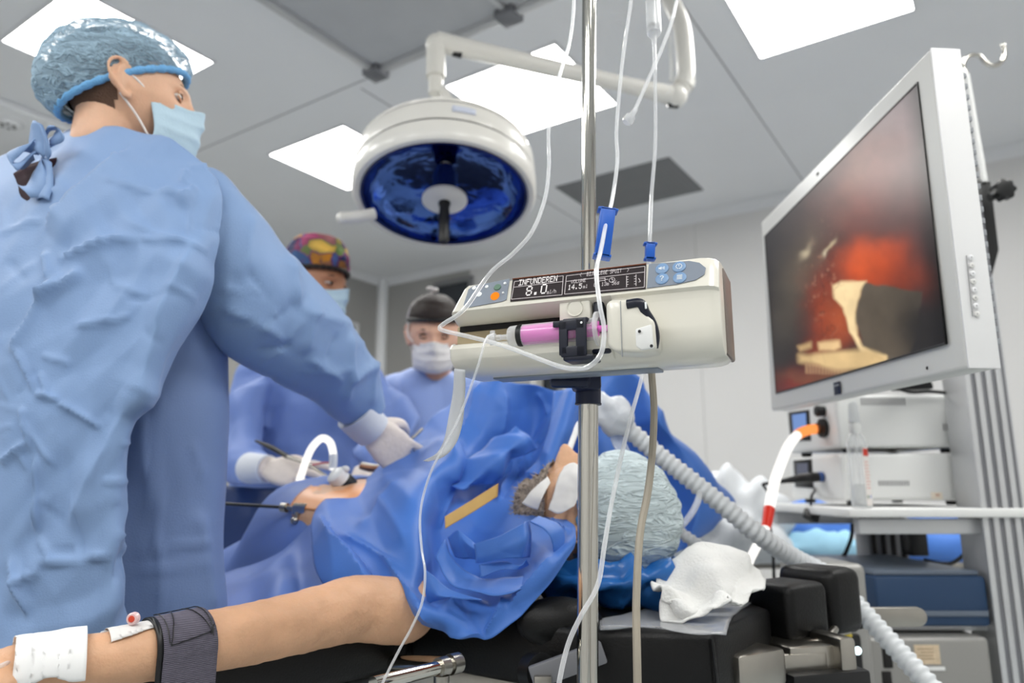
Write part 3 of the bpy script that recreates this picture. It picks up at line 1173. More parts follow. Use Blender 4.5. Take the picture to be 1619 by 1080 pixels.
line_obj('power_cable', [(1028, 560, .86), (1031, 600, .86), (1034, 650, .86), (1031, 720, .85), (1024, 780, .84), (1014, 830, .83), (1009, 880, .82), (1006, 960, .81), (1007, 1030, .80), (1008, 1090, .80), (1010, 1300, .80)], .0043, M['cable'],
         'thick beige power cable hanging from the infusion pump', 'cable')
line_obj('syringe_line', [(781, 528, .762), (770, 534, .757), (765, 545, .75), (757, 575, .75), (745, 610, .76), (728, 655, .77), (706, 700, .78), (684, 740, .79), (669, 785, .80), (664, 825, .80), (667, 870, .79), (672, 905, .78), (668, 950, .78), (652, 990, .78), (630, 1030, .78), (604, 1082, .77), (590, 1120, .77)], .0013, M['clear_tube'],
         'thin clear line running from the pink syringe down over the drape', 'tube', 'clear infusion tubing')

# ================================================================== monitor
M['mon'] = mat('monitor_white', (214, 214, 211), .4)
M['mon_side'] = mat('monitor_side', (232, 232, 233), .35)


def quad4(q, u, v):
    """bilinear point in quad TL,TR,BR,BL"""
    q = np.asarray(q)
    return (q[0] * (1 - u) + q[1] * u) * (1 - v) + (q[3] * (1 - u) + q[2] * u) * v


YN, YF = 1.05, 1.88
mTL, mTR, mBR, mBL = P(1203, 352, YF), P(1470, 76, YN), P(1530, 582, YN), P(1219, 650, YF)
mq = [mTL, mTR, mBR, mBL]
mon = thing('wall_monitor', 'large white surgical monitor showing an orange endoscope image', 'monitor', ((mBL + mBR) / 2) + [.03, 0, 0])
mon.name = 'surgical_monitor'
bx = np.array([.052, .004, 0])
MB().hexa(mq, [p + bx for p in mq], 0, .006).build('casing', M['mon'], mon, angle=50)
# lighter side face towards the photographer
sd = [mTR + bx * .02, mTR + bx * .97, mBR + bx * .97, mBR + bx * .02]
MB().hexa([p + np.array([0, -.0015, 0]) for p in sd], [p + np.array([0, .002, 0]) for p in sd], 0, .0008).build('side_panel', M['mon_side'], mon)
# back bulge with vents
bq = [quad4(mq, u, v) + bx for u, v in ((.15, .15), (.85, .15), (.85, .85), (.15, .85))]
MB().hexa(bq, [p + np.array([.03, 0, 0]) for p in bq], 0, .008).build('back_cover', M['mon'], mon)
# screen as a picture of dots
tlp, trp, brp, blp = (1210, 374), (1452, 131), (1497, 543), (1228, 622)


def on_mon(px, py, lift=0.0):
    n = unit(np.cross(mTR - mTL, mBL - mTL))
    d = ray(px, py)
    q = CAM + d * ((mTL - CAM).dot(n) / d.dot(n))
    return q + (n if n[0] < 0 else -n) * lift


sq = [on_mon(*p) for p in (tlp, trp, brp, blp)]
NU, NV = 230, 150
uu, vv = np.meshgrid(np.linspace(0, 1, NU), np.linspace(0, 1, NV))
uu, vv = uu.ravel(), vv.ravel()
q4 = np.array(sq)
pts = (q4[0] * (1 - uu)[:, None] + q4[1] * uu[:, None]) * (1 - vv)[:, None] + (q4[3] * (1 - uu)[:, None] + q4[2] * uu[:, None]) * vv[:, None]
nrm = unit(np.cross(mTR - mTL, mBL - mTL))
nrm = nrm if nrm[0] < 0 else -nrm
# picture coordinates of every dot (as the endoscope picture looks from the photographer)
rel = pts - CAM
cz = rel[:, 1] * CP + rel[:, 2] * SP
PX = 809.5 + FPX * rel[:, 0] / cz
PY = 540 - FPX * (-rel[:, 1] * SP + rel[:, 2] * CP) / cz
W3 = np.column_stack([PX / 40, PY / 40, 0 * PX])
wx = PX + 7 * fbm(W3, 3)
wy = PY + 7 * fbm(W3 + 50, 4)


def blob(x, y, rx, ry, a=0.0, pw=2.0):
    c, s_ = math.cos(a), math.sin(a)
    dx, dy = wx - x, wy - y
    return np.exp(-(np.abs((dx * c + dy * s_) / rx) ** pw + np.abs((-dx * s_ + dy * c) / ry) ** pw))


def poly(ps, soft=2.5):
    """soft-edged polygon in picture coordinates"""
    ps = np.asarray(ps, float)
    ins = np.zeros(len(PX), bool)
    dmin = np.full(len(PX), 1e9)
    xx, yy = PX + 1.5 * noise(W3 * 3, 9), PY + 1.5 * noise(W3 * 3, 8)
    for i in range(len(ps)):
        a, b = ps[i], ps[(i + 1) % len(ps)]
        cond = ((a[1] > yy) != (b[1] > yy)) & (xx < (b[0] - a[0]) * (yy - a[1]) / (b[1] - a[1] + 1e-9) + a[0])
        ins ^= cond
        t = np.clip(((xx - a[0]) * (b[0] - a[0]) + (yy - a[1]) * (b[1] - a[1])) / ((b - a) @ (b - a)), 0, 1)
        dmin = np.minimum(dmin, np.hypot(xx - a[0] - t * (b[0] - a[0]), yy - a[1] - t * (b[1] - a[1])))
    return np.clip(np.where(ins, dmin, -dmin) / soft * .5 + .5, 0, 1)


img = np.tile(np.array(lin((36, 34, 38))[:3]), (len(PX), 1))


def paint(mask, rgb, a=1.0):
    global img
    m_ = np.clip(mask * a, 0, 1)[:, None]
    img = img * (1 - m_) + np.array(lin(rgb)[:3]) * m_


paint(blob(1430, 190, 60, 70, 0), (112, 100, 106), .9)
paint(blob(1385, 270, 60, 95, .4), (112, 60, 50), .9)
paint(blob(1345, 300, 18, 50, .3), (140, 100, 70), .45)
paint(blob(1355, 320, 45, 55, 0), (122, 52, 40), .8)
paint(blob(1310, 340, 60, 40, -.7), (84, 60, 56), .6)
paint(blob(1440, 330, 45, 90, .1), (92, 52, 48), .7)
paint(blob(1245, 470, 30, 90, .15), (78, 72, 64), .7)
paint(blob(1275, 420, 22, 60, .25), (96, 84, 70), .7)
paint(blob(1300, 500, 26, 75, .05), (138, 54, 32), 1)
paint(blob(1330, 510, 30, 45, 0), (168, 76, 40), .9)
paint(blob(1385, 425, 55, 42, -.25, 3), (190, 70, 24), 1.0)
paint(blob(1365, 410, 35, 28, -.3), (212, 84, 30), .7)
paint(blob(1435, 445, 45, 28, 0), (128, 48, 26), .8)
paint(blob(1275, 608, 40, 22, -.2), (130, 42, 36), .9)
paint(blob(1300, 590, 60, 10, -.15), (110, 70, 50), .8)
# dark shaft of the instrument, pale lining and shelf
paint(poly([(1364, 446), (1460, 462), (1448, 540), (1432, 575), (1402, 575), (1368, 550), (1352, 505)]), (88, 78, 66))
paint(blob(1455, 520, 32, 70, -.1), (34, 32, 32), .95)
paint(poly([(1318, 452), (1330, 446), (1371, 444), (1361, 462), (1354, 495), (1356, 530), (1366, 548), (1384, 560), (1402, 562), (1402, 576), (1378, 578), (1362, 555), (1345, 525), (1335, 488), (1320, 472)]), (236, 208, 158))
paint(poly([(1262, 562), (1330, 556), (1370, 552), (1402, 564), (1400, 577), (1366, 584), (1330, 588), (1296, 578), (1265, 572)], 5), (214, 182, 130))
for i in range(16):
    x = 1275 + i * 5
    paint(poly([(x, 576 + i * .9), (x + 2.4, 576 + i * .9), (x + 2, 590 + i * .2), (x, 590 + i * .2)], 2), (196, 160, 120), .75)
paint(poly([(1295, 541), (1328, 538), (1329, 549), (1320, 554), (1296, 554)], 3), (226, 190, 138))
paint(poly([(1263, 547), (1284, 541), (1284, 550), (1265, 557)], 3), (190, 158, 112))
paint(blob(1273, 400, 4, 12, .5), (196, 180, 150), .8)
paint(blob(1306, 393, 3, 16, .55), (206, 188, 150), .8)
paint(blob(1300, 405, 3, 6, .3), (225, 210, 180), .8)
crk = np.clip(1 - np.abs(fbm(np.column_stack([PX / 16, PY / 26, 0 * PX]), 21)) * 7, 0, 1)
paint(crk * blob(1305, 480, 22, 70), (52, 26, 22), .7)
spk = np.clip(fbm(np.column_stack([PX / 5, PY / 7, 0 * PX]), 31) * 3 - 1.9, 0, 1)
paint(spk * blob(1300, 450, 22, 80), (200, 150, 120), .35)
edge = np.clip((1448 + (PY - 130) * .108 - PX) / 25, 0, 1)
img = img * (.35 + .65 * edge[:, None])
img = img * (1 + .12 * fbm(W3 * 1.5, 77)[:, None])
m, nt, b, out = newmat('screen_picture')
at = nt.nodes.new('ShaderNodeVertexColor')
at.layer_name = 'picture'
nt.links.new(at.outputs[0], b.inputs['Emission Color'])
b.inputs['Emission Strength'].default_value = .85
b.inputs['Base Color'].default_value = lin((20, 20, 22))
b.inputs['Roughness'].default_value = .28
b.inputs['Specular IOR Level'].default_value = .22
M['screen'] = m
so = MB().add(pts + nrm * .0015, [(j * NU + i, j * NU + i + 1, (j + 1) * NU + i + 1, (j + 1) * NU + i) for j in range(NV - 1) for i in range(NU - 1)])
so = so.build('screen', M['screen'], mon)
ca = so.data.color_attributes.new('picture', 'FLOAT_COLOR', 'POINT')
ca.data.foreach_set('color', np.column_stack([np.clip(img, 0, 1), np.ones(len(img))]).astype(np.float32).ravel())
# thin black gasket round the screen
gk = MB()
gk.tube([sq[i % 4] + nrm * .001 for i in range(5)], .0022, n=6)
gk.build('screen_gasket', M['black'], mon)
# raised frame lip
for (a, b) in ((0, 1), (1, 2), (2, 3), (3, 0)):
    pass
# side buttons with slot line
yb = mTR[1] - .002


def on_side(px, py, lift=0.0):
    d = ray(px, py)
    return CAM + d * ((yb - lift) / d[1])


ln = MB().tube([on_side(1528, 404, .0005), on_side(1538, 500, .0005)], .0008, n=6)
ln.build('button_slot', M['seam'], mon)
for i in range(8):
    q = on_side(1535 + i * 1.35, 407 + i * 12.8, .0)
    MB().lathe([(.0042, 0), (.0042, .001), (.003, .0016), (.0001, .0016)], q, np.array([[1, 0, 0], [0, 0, -1], [0, 1, 0.0]]), n=14).build('button', M['mon'] if i % 2 else M['trim'], mon)
    MB().lathe([(.0012, .0016), (.0001, .002)], q, np.array([[1, 0, 0], [0, 0, -1], [0, 1, 0.0]]), n=8).build('button_mark', M['seam'], mon)
a = on_mon(1324, 614, .0005)
ex, ez = unit(mBR - mBL), np.array([0, 0, 1.0])
MBx = np.stack([ex, ez, nrm], axis=1)
MB().box(a, (.030, .026, .0015), .0003, rot=MBx).build('badge', M['navy'], mon)
MB().box(a + ez * .006 + nrm * .001, (.024, .003, .0008), rot=MBx).build('badge_mark', M['grey_plastic'], mon)
MB().lathe([(.003, 0), (.0025, .001), (.0001, .001)], on_mon(1466, 582, 0), MBx, n=12).build('indicator', M['dark'], mon)
MB().box(on_mon(1293, 275, .0005), (.010, .006, .001), rot=MBx).build('sensor', M['dark'], mon)

# ================================================================== equipment cart
CY = 1.80                                     # plane of the near column faces
cart = thing('equipment_cart', 'tall grey aluminium equipment cart with white shelf behind the monitor', 'cart', (P(1500, 1000, CY)[0], CY + .2, 0))


def at_plane(px, py, Y):
    return P(px, py, Y)


xl, xr = P(1534, 640, CY)[0], P(1600, 640, CY)[0]
ztop = P(1566, 318, CY)[2]
xm = (xl + xr) / 2
w = xr - xl
cw = MB()
cw.box((xm, CY + .055, ztop / 2 + .06), (w, .108, ztop - .12), .004)
col = cw.build('column', M['alu'], cart)
for i in range(4):
    gx = xl + w * (i + .5) / 4
    MB().box((gx, CY + .002, ztop / 2 + .06), (.010, .008, ztop - .125), .002).build('groove', M['alu_dark'], col)
    MB().box((gx - w / 8, CY - .002, ztop / 2 + .06), (w / 7, .006, ztop - .125), .0028).build('rib', M['alu'], col)
# shelf
sz = P(1450, 812, 1.78)[2]
shp = [(.80, 2.36), (.80, 1.84), (.812, 1.80), (.85, 1.785), (1.24, 1.785), (1.25, 1.795), (1.25, 2.36)]
MB().hexa([np.array([x, y, sz - .010]) for x, y in shp], [np.array([x, y, sz + .012]) for x, y in shp], 0, .004).build('shelf', M['white_plastic'], cart, angle=50)
MB().box((1.0, 1.83, sz - .032), (.32, .03, .036), .003).build('shelf_rail', M['alu'], cart)
MB().box((1.0, 2.33, sz - .032), (.36, .03, .036), .003).build('shelf_rail', M['alu'], cart)
# second column seen below the shelf
a, b = P(1370, 860, 2.28), P(1432, 860, 2.28)
c2 = MB().box(((a[0] + b[0]) / 2, 2.31, sz / 2 + .03), (b[0] - a[0], .09, sz - .1), .004).build('column', M['alu_dark'], cart)
for i in range(4):
    MB().box((a[0] + (b[0] - a[0]) * (i + .5) / 4, 2.263, sz / 2 + .03), (.012, .008, sz - .1), .002).build('groove', M['dark'], c2)
# monitor arm
am = quad4(mq, .5, .55) + bx + [.03, 0, 0]
MB().tube([am, (am + [xm, CY + .06, 1.46]) / 2 + [0, 0, 0], [xm - .02, CY + .06, am[2]]], .022, n=14).build('monitor_arm', M['black'], cart)
# black clamp with knob and rod with hook
br = MB().hexa([P(1546, 284, 1.80), P(1567, 286, 1.80), P(1580, 395, 1.80), P(1560, 470, 1.80), P(1556, 470, 1.80)], [P(x, y, 1.80) + np.array([0, .04, 0]) for x, y in ((1546, 284), (1567, 286), (1580, 395), (1560, 470), (1556, 470))], 0, .003)
br.build('clamp', M['black'], cart)
kc = P(1580, 304, 1.76)
st = []
for i in range(28):
    t = i / 28 * math.tau
    r_ = .026 + .0035 * math.cos(7 * t)
    st.append((r_ * math.cos(t), r_ * math.sin(t)))
KB = np.array([[1, 0, 0], [0, 0, 1], [0, -1, 0.0]]).T
kq = MB().extrude(st, np.stack([[1, 0, 0], [0, 0, 1], [0, -1, 0]], axis=1), kc, .028, bev=.003)
kq.tube([kc + [-.02, .01, -.01], kc + [0, 0.01, 0]], .012, n=12)
kq.build('star_knob', M['black'], cart, angle=60)
rod = [P(1528, 118, 1.80), P(1557, 288, 1.80)]
rd = thing('hook_rod', 'thin white rod ending in a chrome S hook beside the monitor', 'hook rod', rod[1])
MB().tube(rod, .0075, n=14).build('rod', M['white_plastic'], rd)
hk = cr(np.array([P(x, y, 1.80) for x, y in ((1528, 120), (1523, 103), (1527, 93), (1538, 87), (1549, 89), (1558, 99), (1569, 104), (1581, 100), (1588, 88), (1586, 72))]), 6)
MB().tube(hk, .0055, n=12).ball(hk[-1], .0065, 12).build('hook', M['chrome'], rd)
# slotted sign edge between casing and rod is the monitor's rear vent strip
vs = MB()
for i in range(24):
    q = mTR + (mBR - mTR) * (.08 + .84 * i / 23) + bx * 1.02
    vs.box(q + [.004, .03, 0], (.006, .05, .009), .001)
vs.build('vent_strip', M['grey_plastic'], mon)


# ---------------------------------------------------------------- boxes on the shelf
def unit_box(label, ztop_px, zbot_px, name='camera_control_unit'):
    Yn, Yb = 1.93, 2.29
    x0 = P(1327, 700, Yn)[0]
    x1 = P(1533, 700, Yn)[0]
    z0, z1 = P(1400, zbot_px, Yn)[2], P(1400, ztop_px, Yn)[2]
    t = thing(name, label, 'medical device', ((x0 + x1) / 2, (Yn + Yb) / 2, z0))
    MB().box(((x0 + x1) / 2, (Yn + Yb) / 2, (z0 + z1) / 2 + .003), (x1 - x0, Yb - Yn, z1 - z0 - .006), .010, seg=3).build('casing', M['white_plastic'], t)
    for dx in (.04, x1 - x0 - .04):
        for dy in (.04, Yb - Yn - .04):
            MB().lathe([(.014, -.007), (.016, .004)], (x0 + dx, Yn + dy, z0 + .0005), n=14).build('foot', M['black'], t)

    def fr(px, py, lift=0.0):          # front face (left side as seen)
        d = ray(px, py)
        return CAM + d * ((x0 - lift) / d[0])

    def sd(px, py, lift=0.0):
        return P(px, py, Yn - lift)
    return t, fr, sd, x0


def vent(t, sd, x0, x1, y0, y1, n):
    vm = MB()
    for i in range(n):
        x = x0 + (x1 - x0) * (i + .5) / n
        a, b = sd(x, y0), sd(x, y1)
        vm.box((a + b) / 2 - [0, .0003, 0], ((sd(x1, y0)[0] - sd(x0, y0)[0]) / n * .5, .002, abs(a[2] - b[2])))
    vm.build('vent_slits', M['seam'], t)


def fpanel(t, fr, px, m, name, lift=.001, th=.004):
    a = [fr(x, y, -.001) for x, y in px]
    b = [p - np.array([th, 0, 0]) for p in a]
    return MB().hexa(a, b, 0, .0008).build(name, m, t)


M['lcd_blue'] = glow('lcd_blue', (120, 150, 205), .8)
M['lcd_grey'] = glow('lcd_grey', (105, 108, 122), .7)
u1, fr1, sd1, fx = unit_box('upper white light source unit on the cart shelf with glowing cable', 624, 711, 'light_source_unit')
vent(u1, sd1, 1360, 1432, 629, 641, 16)
vent(u1, sd1, 1490, 1530, 670, 681, 9)
fpanel(u1, fr1, [(1248, 652), (1280, 648), (1283, 697), (1252, 697)], M['black'], 'screen_frame')
fpanel(u1, fr1, [(1255, 656), (1276, 653), (1278, 690), (1258, 690)], M['lcd_blue'], 'screen', th=.006)
c = fr1(1303, 650)
SX = np.stack([[0, -1, 0], [0, 0, 1], [-1, 0, 0]], axis=1)
MB().lathe([(.014, 0), (.016, .02), (.013, .024), (.0001, .024)], c, SX, n=20).build('knob', M['black'], u1)
c = fr1(1305, 677)
MB().lathe([(.022, -.002), (.026, .004), (.026, .014), (.016, .016), (.016, .02), (.0001, .02)], c, SX, n=24).build('socket', M['black'], u1)
u2, fr2, sd2, fx = unit_box('lower white camera unit on the cart shelf with black plug', 717, 795)
vent(u2, sd2, 1388, 1438, 760, 768, 13)
fpanel(u2, fr2, [(1256, 728), (1284, 726), (1287, 772), (1259, 770)], M['black'], 'screen_frame')
fpanel(u2, fr2, [(1262, 733), (1279, 732), (1280, 752), (1263, 752)], M['lcd_grey'], 'screen', th=.006)
q = sd2(1481, 784)
MB().box(q, (.030, .001, .018)).build('sticker', mat('sticker_cream', (230, 220, 205), .6), u2)
MB().box(q + [.002, -.0006, .002], (.010, .0006, .006)).build('sticker_print', mat('sticker_print', (196, 160, 140), .6), u2)
# thin coloured printed strips on the front faces
for t, fr in ((u1, fr1), (u2, fr2)):
    c = fr(1317, 700 if t is u1 else 770)
# plug and cable of the camera unit
c = fr2(1302, 754)
pg = thing('camera_plug', 'black cable plug in the lower unit on the cart', 'plug', c - np.array([.05, 0, .01]))
pp = np.array([c, c - [.03, 0, .001], c - [.06, 0, .003], c - [.10, -.01, .010], c - [.16, -.03, .02]])
MB().tube(pp, [.012, .014, .013, .007, .004], n=14).build('plug_body', M['black'], pg)
MB().lathe([(.012, 0), (.014, .002), (.014, .012), (.012, .014)], c - [.001, 0, 0], SX, n=18).build('plug_ring', mat('plug_blue', (50, 80, 140), .4), pg)
MB().tube(cr(np.array([c - [.16, -.03, .02], P(1222, 792, 2.05), P(1216, 820, 2.0), P(1222, 870, 1.98), P(1225, 960, 1.98)]), 8), .004, n=8).build('cable', M['black'], pg)

# light cable
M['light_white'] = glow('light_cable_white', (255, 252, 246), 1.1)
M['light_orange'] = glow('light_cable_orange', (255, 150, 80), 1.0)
M['red_plastic'] = mat('red_sleeve', (226, 44, 22), .35)
c = fr1(1298, 678)
lc = thing('light_cable', 'glowing white light cable with orange and red sleeves on the cart', 'light cable', c - np.array([.1, 0, .2]))
lp = np.array([P(1292, 678, c[1] - .01), P(1278, 680, c[1] - .03), P(1262, 687, c[1] - .06), P(1247, 705, c[1] - .12), P(1234, 735, c[1] - .18), P(1224, 765, c[1] - .24), P(1217, 800, c[1] - .28), P(1212, 830, c[1] - .31), P(1206, 845, c[1] - .32), P(1192, 872, c[1] - .33), P(1184, 890, c[1] - .34), P(1176, 930, c[1] - .34)])
lpp = cr(lp, 8)
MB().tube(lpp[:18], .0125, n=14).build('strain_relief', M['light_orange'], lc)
rg = MB()
for i in range(2, 18, 2):
    rg.lathe([(.0122, -.002), (.0140, 0), (.0122, .002)], lpp[i], frame(lpp[i + 1] - lpp[i]), n=14)
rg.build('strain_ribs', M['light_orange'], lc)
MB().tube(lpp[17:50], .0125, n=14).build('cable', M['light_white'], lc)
MB().tube(lpp[49:59], np.linspace(.0132, .0105, 10), n=14).build('red_sleeve', M['red_plastic'], lc)
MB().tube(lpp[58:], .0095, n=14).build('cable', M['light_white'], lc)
MB().lathe([(.013, -.006), (.015, .0), (.015, .014)], c, SX, n=20).build('collar', M['black'], lc)

# spray bottle on the shelf front
bo = P(1363, 800, 1.815)
bo[2] = sz + .0122
bt = thing('spray_bottle', 'clear spray bottle half full with red label on the cart shelf', 'bottle', bo)
bc = clear('bottle_clear', through=.8)
H = P(1363, 636, 1.815)[2] - bo[2]
MB().lathe([(.020, 0), (.0235, .003), (.0235, H * .60), (.020, H * .66), (.012, H * .70), (.010, H * .72)], bo, n=28).build('body', bc, bt)
MB().lathe([(.0001, .002), (.0220, .003), (.0220, H * .22), (.0001, H * .221)], bo, n=28).build('liquid', clear('bottle_liquid', through=.6, body_rgb=(225, 228, 228)), bt)
MB().lathe([(.0125, H * .69), (.0135, H * .70), (.0135, H * .775), (.010, H * .80), (.0105, H * .82)], bo, n=20).build('collar', M['white_plastic'], bt)
MB().lathe([(.0125, H * .80), (.0135, H * .82), (.0115, H * .97), (.008, H)], bo, n=20).build('cap', clear('cap_milky', through=.35), bt)
MB().tube([bo + [0, 0, .01], bo + [0, 0, H * .72]], .002, n=8).build('dip_tube', M['clear_tube'], bt)


def wrap(mb, r, a0, a1, z0, z1, n=10):
    th = np.linspace(a0, a1, n)
    v = np.concatenate([np.column_stack([r * np.cos(th), r * np.sin(th), np.full(n, z)]) + bo for z in (z0, z1)])
    return mb.add(v, [(i, i + 1, n + i + 1, n + i) for i in range(n - 1)])


wrap(MB(), .0239, -1.5, -.15, H * .02, H * .56).build('label', mat('label_white', (232, 226, 222), .5), bt)
wrap(MB(), .0242, -1.45, -.55, H * .48, H * .55).build('label_band', mat('label_red', (196, 58, 44), .5), bt)
pm = MB()
for i in range(9):
    wrap(pm, .0242, -1.4, -1.4 + random.uniform(.5, .9), H * (.18 + .03 * i), H * (.188 + .03 * i), 5)
pm.build('label_print', mat('label_print', (210, 150, 140), .6), bt)
wrap(MB(), .0242, -1.4, -1.2, H * .09, H * .115, 4).build('label_mark', M['key_green'], bt)
wrap(MB(), .0242, -1.0, -.85, H * .09, H * .12, 4).build('label_mark', M['blue_clamp'], bt)

# black plug tag and cables hanging under the shelf
q = P(1283, 815, 2.02)
tg = thing('hanging_plug', 'small black plug hanging from the cart shelf edge', 'plug', q)
MB().box(q, (.036, .03, .030), .005, rot=rot_z(.5) @ np.array([[.9, 0, .43], [0, 1, 0], [-.43, 0, .9]])).build('plug_body', M['black'], tg)
MB().tube(cr(np.array([q + [0, 0, .014], q + [.004, 0, .05], P(1288, 775, 2.1), P(1285, 760, 2.16)]), 6), .0035, n=8).build('cable', M['black'], tg)
line_obj('power_lead', [(1348, 828, 2.2), (1346, 850, 2.2), (1338, 872, 2.2), (1330, 895, 2.2), (1328, 990, 2.2)], .006, M['black'], 'black lead hanging at the left end of the shelf rail', 'cable')
line_obj('power_lead', [(1538, 830, 2.1), (1540, 845, 2.1), (1532, 868, 2.1), (1510, 888, 2.1), (1490, 892, 2.1), (1460, 885, 2.12)], .0055, M['black'], 'black lead looped under the right end of the shelf', 'cable')
line_obj('power_lead', [(1412, 612, 1.9), (1440, 620, 1.9), (1470, 619, 1.9), (1500, 622, 1.9), (1530, 628, 1.92)], .0045, M['black'], 'black lead lying on the upper cart unit', 'cable')
a = P(1440, 611, 1.97)
bp = thing('power_adapter', 'black power adapter on the upper cart unit under the monitor', 'power adapter', a)
MB().box(a + [0, 0, .004], (.09, .05, .03), .005).build('adapter_body', M['black'], bp)
MB().box(a + [.05, 0, 0], (.012, .02, .016), .003).build('adapter_plug', M['black'], bp)
a = P(1446, 856, 2.15)
bb = thing('cart_power_box', 'black power box under the white cart shelf', 'power box', a - np.array([0, 0, .04]))
MB().box(a, (.050, .05, .078), .004).build('box_body', M['black'], bb)
MB().box(a + [0, .0, .045], (.02, .02, .02), .003).build('box_mount', M['black'], bb)

# lower units of the cart
M['unit_blue'] = mat('unit_dark_blue', (34, 60, 92), .45)
M['unit_top'] = mat('unit_top_grey', (98, 108, 122), .4)
M['silver'] = mat('silver_case', (150, 149, 146), .4, .35)
z1, z0 = P(1470, 912, 1.80)[2], P(1470, 992, 1.80)[2]
x0, x1 = P(1388, 950, 1.80)[0], P(1565, 950, 1.80)[0]
t = thing('dark_blue_unit', 'dark blue medical unit on the lower cart level', 'medical device', ((x0 + x1) / 2, 2.0, z0))
MB().box(((x0 + x1) / 2, 2.02, (z0 + z1) / 2), (x1 - x0, .43, z1 - z0), .008).build('casing', M['unit_blue'], t)
MB().box(((x0 + x1) / 2, 2.03, z1 + .006), (x1 - x0 - .01, .42, .012), .004).build('lid', M['unit_top'], t)
MB().box(((x0 + x1) / 2, 1.803, z0 + .03), (x1 - x0 - .01, .004, .012), .001).build('groove', M['unit_top'], t)
z3, z4 = P(1470, 1008, 1.78)[2], P(1470, 1200, 1.78)[2]
x0, x1 = P(1372, 1040, 1.78)[0], P(1568, 1040, 1.78)[0]
t = thing('silver_unit', 'silver medical unit with yellowed label at the bottom of the cart', 'medical device', ((x0 + x1) / 2, 2.0, z4))
MB().box(((x0 + x1) / 2, 2.0, (z3 + z4) / 2), (x1 - x0, .44, z3 - z4), .012, seg=3).build('casing', M['silver'], t)
q = P(1466, 1035, 1.779)
MB().box(q, (.058, .001, .042)).build('label', mat('yellowed_label', (208, 188, 160), .6, vary=.12, vscale=60), t)
MB().box(q + [.012, -.0006, -.030], (.05, .001, .008)).build('label', M['white_plastic'], t)
lp_ = MB()
for i in range(4):
    lp_.box(q + [-.004 + .004 * (i % 2), -.0008, .012 - i * .007], (.036 - .006 * (i % 2), .0008, .0016))
lp_.build('label_print', mat('label_ink', (150, 128, 105), .7), t)
hm = MB()
for y in (1038, 1080):
    q = P(1403, y, 1.779)
    hm.box(q, (.022, .004, .05), .0019)
hm.build('grip_slots', M['dark'], t)
# base of the cart
MB().box((1.08, 2.05, .14), (.55, .60, .06), .015).build('base', M['grey_plastic'], cart)
MB().box((1.08, 2.05, z4 - .011), (.50, .50, .02), .004).build('shelf', M['white_plastic'], cart)
MB().box((1.08, 2.06, z0 - .008), (.44, .44, .014), .003).build('shelf', M['alu'], cart)
for x in (.86, 1.30):
    for y in (1.80, 2.30):
        MB().lathe([(.01, -.012), (.05, -.012), (.055, 0), (.05, .012), (.01, .012)], (x, y, .055), np.stack([[0, 1, 0], [0, 0, 1], [1, 0, 0]], axis=1), n=24, close=True).build('caster', M['black'], cart)
        MB().box((x, y, .10), (.03, .04, .05), .006).build('caster_fork', M['grey_plastic'], cart)

# ---------------------------------------------------------------- far instrument table with drapes
M['drape_far'] = mat('far_drape', (72, 122, 205), .6, crease=.3, cscale=6)
M['linen'] = mat('white_linen', (204, 207, 211), .8, crease=.2, cscale=10)
M['linen_blue'] = mat('pale_blue_linen', (150, 196, 220), .8, crease=.2, cscale=10)
FZ = P(1400, 880, 3.0)[2]
t = thing('instrument_table', 'steel instrument table behind the cart under blue drapes', 'table', P(1400, 880, 3.0) * [1, 1, 0])
cx, cy = P(1400, 880, 3.0)[:2]
MB().box((cx, cy + .25, FZ - .03), (1.15, .6, .025), .006).build('tabletop', M['steel'], t)
for dx in (-.52, .52):
    for dy in (0, .5):
        MB().tube([(cx + dx, cy + dy, 0), (cx + dx, cy + dy, FZ - .04)], .016, n=12).build('leg', M['steel'], t)


def heap(name, label, cat, cen, rad, m, seed, amp=.05, freq=6):
    b_ = MB().ball(cen, rad, 56)
    b_ = displaced(b_, lambda v: amp * (.8 * fbm(v * freq, seed, 2) + .25 * creases(v, seed, freq * 1.3, 5) * freq))
    v = b_.arr()
    v[:, 2] = np.maximum(v[:, 2], cen[2] - rad[2] * .55)
    b_.v = [v]
    o = b_.build(name, m, angle=180)
    return tag(o, label, cat)


heap('blue_drape', 'crumpled blue drape heaped on the table behind the cart', 'drape', np.array([cx - .16, cy + .20, FZ + .06]), np.array([.26, .18, .15]), M['drape_far'], 3, .03, 5)
heap('blue_drape', 'blue drape behind the black power box of the cart', 'drape', np.array([cx + .34, cy + .15, FZ + .04]), np.array([.25, .20, .15]), M['drape_far'], 5, .03, 5)
heap('white_sheet', 'rumpled white sheet behind the corrugated breathing hose', 'sheet', np.array([cx - .62, cy - .02, FZ + .10]), np.array([.25, .22, .21]), M['linen'], 8, .045, 6)
heap('pale_blue_cloth', 'pale blue cloth in front of the crumpled drapes', 'cloth', np.array([cx - .24, cy - .08, FZ + .03]), np.array([.24, .09, .06]), M['linen_blue'], 11, .015, 8)
heap('white_swab', 'small white swab beside the dark cart column', 'swab', np.array([P(1392, 868, 2.95)[0] - .07, cy - .09, FZ + .03]), np.array([.08, .06, .06]), M['linen'], 12, .012, 12)

# ================================================================== surgical lamp
M['reflector'] = mat('blue_reflector', (78, 108, 178), .10, 1.0, crease=.12, cscale=14)
M['lamp_glass'] = clear('lamp_glass', rgb=(190, 205, 240), through=.85)
M['lamp_blue'] = mat('lamp_blue_rim', (20, 34, 84), .25)
LC = P(703, 316, 2.0)
tau = R(14)
nd = np.array([.02, -math.sin(tau), -math.cos(tau)])
LB = frame(-nd, (1, 0, 0))
LR = .268
lamp = thing('surgical_lamp', 'round white surgical lamp with blue reflector hanging from a ceiling arm', 'surgical lamp', LC)


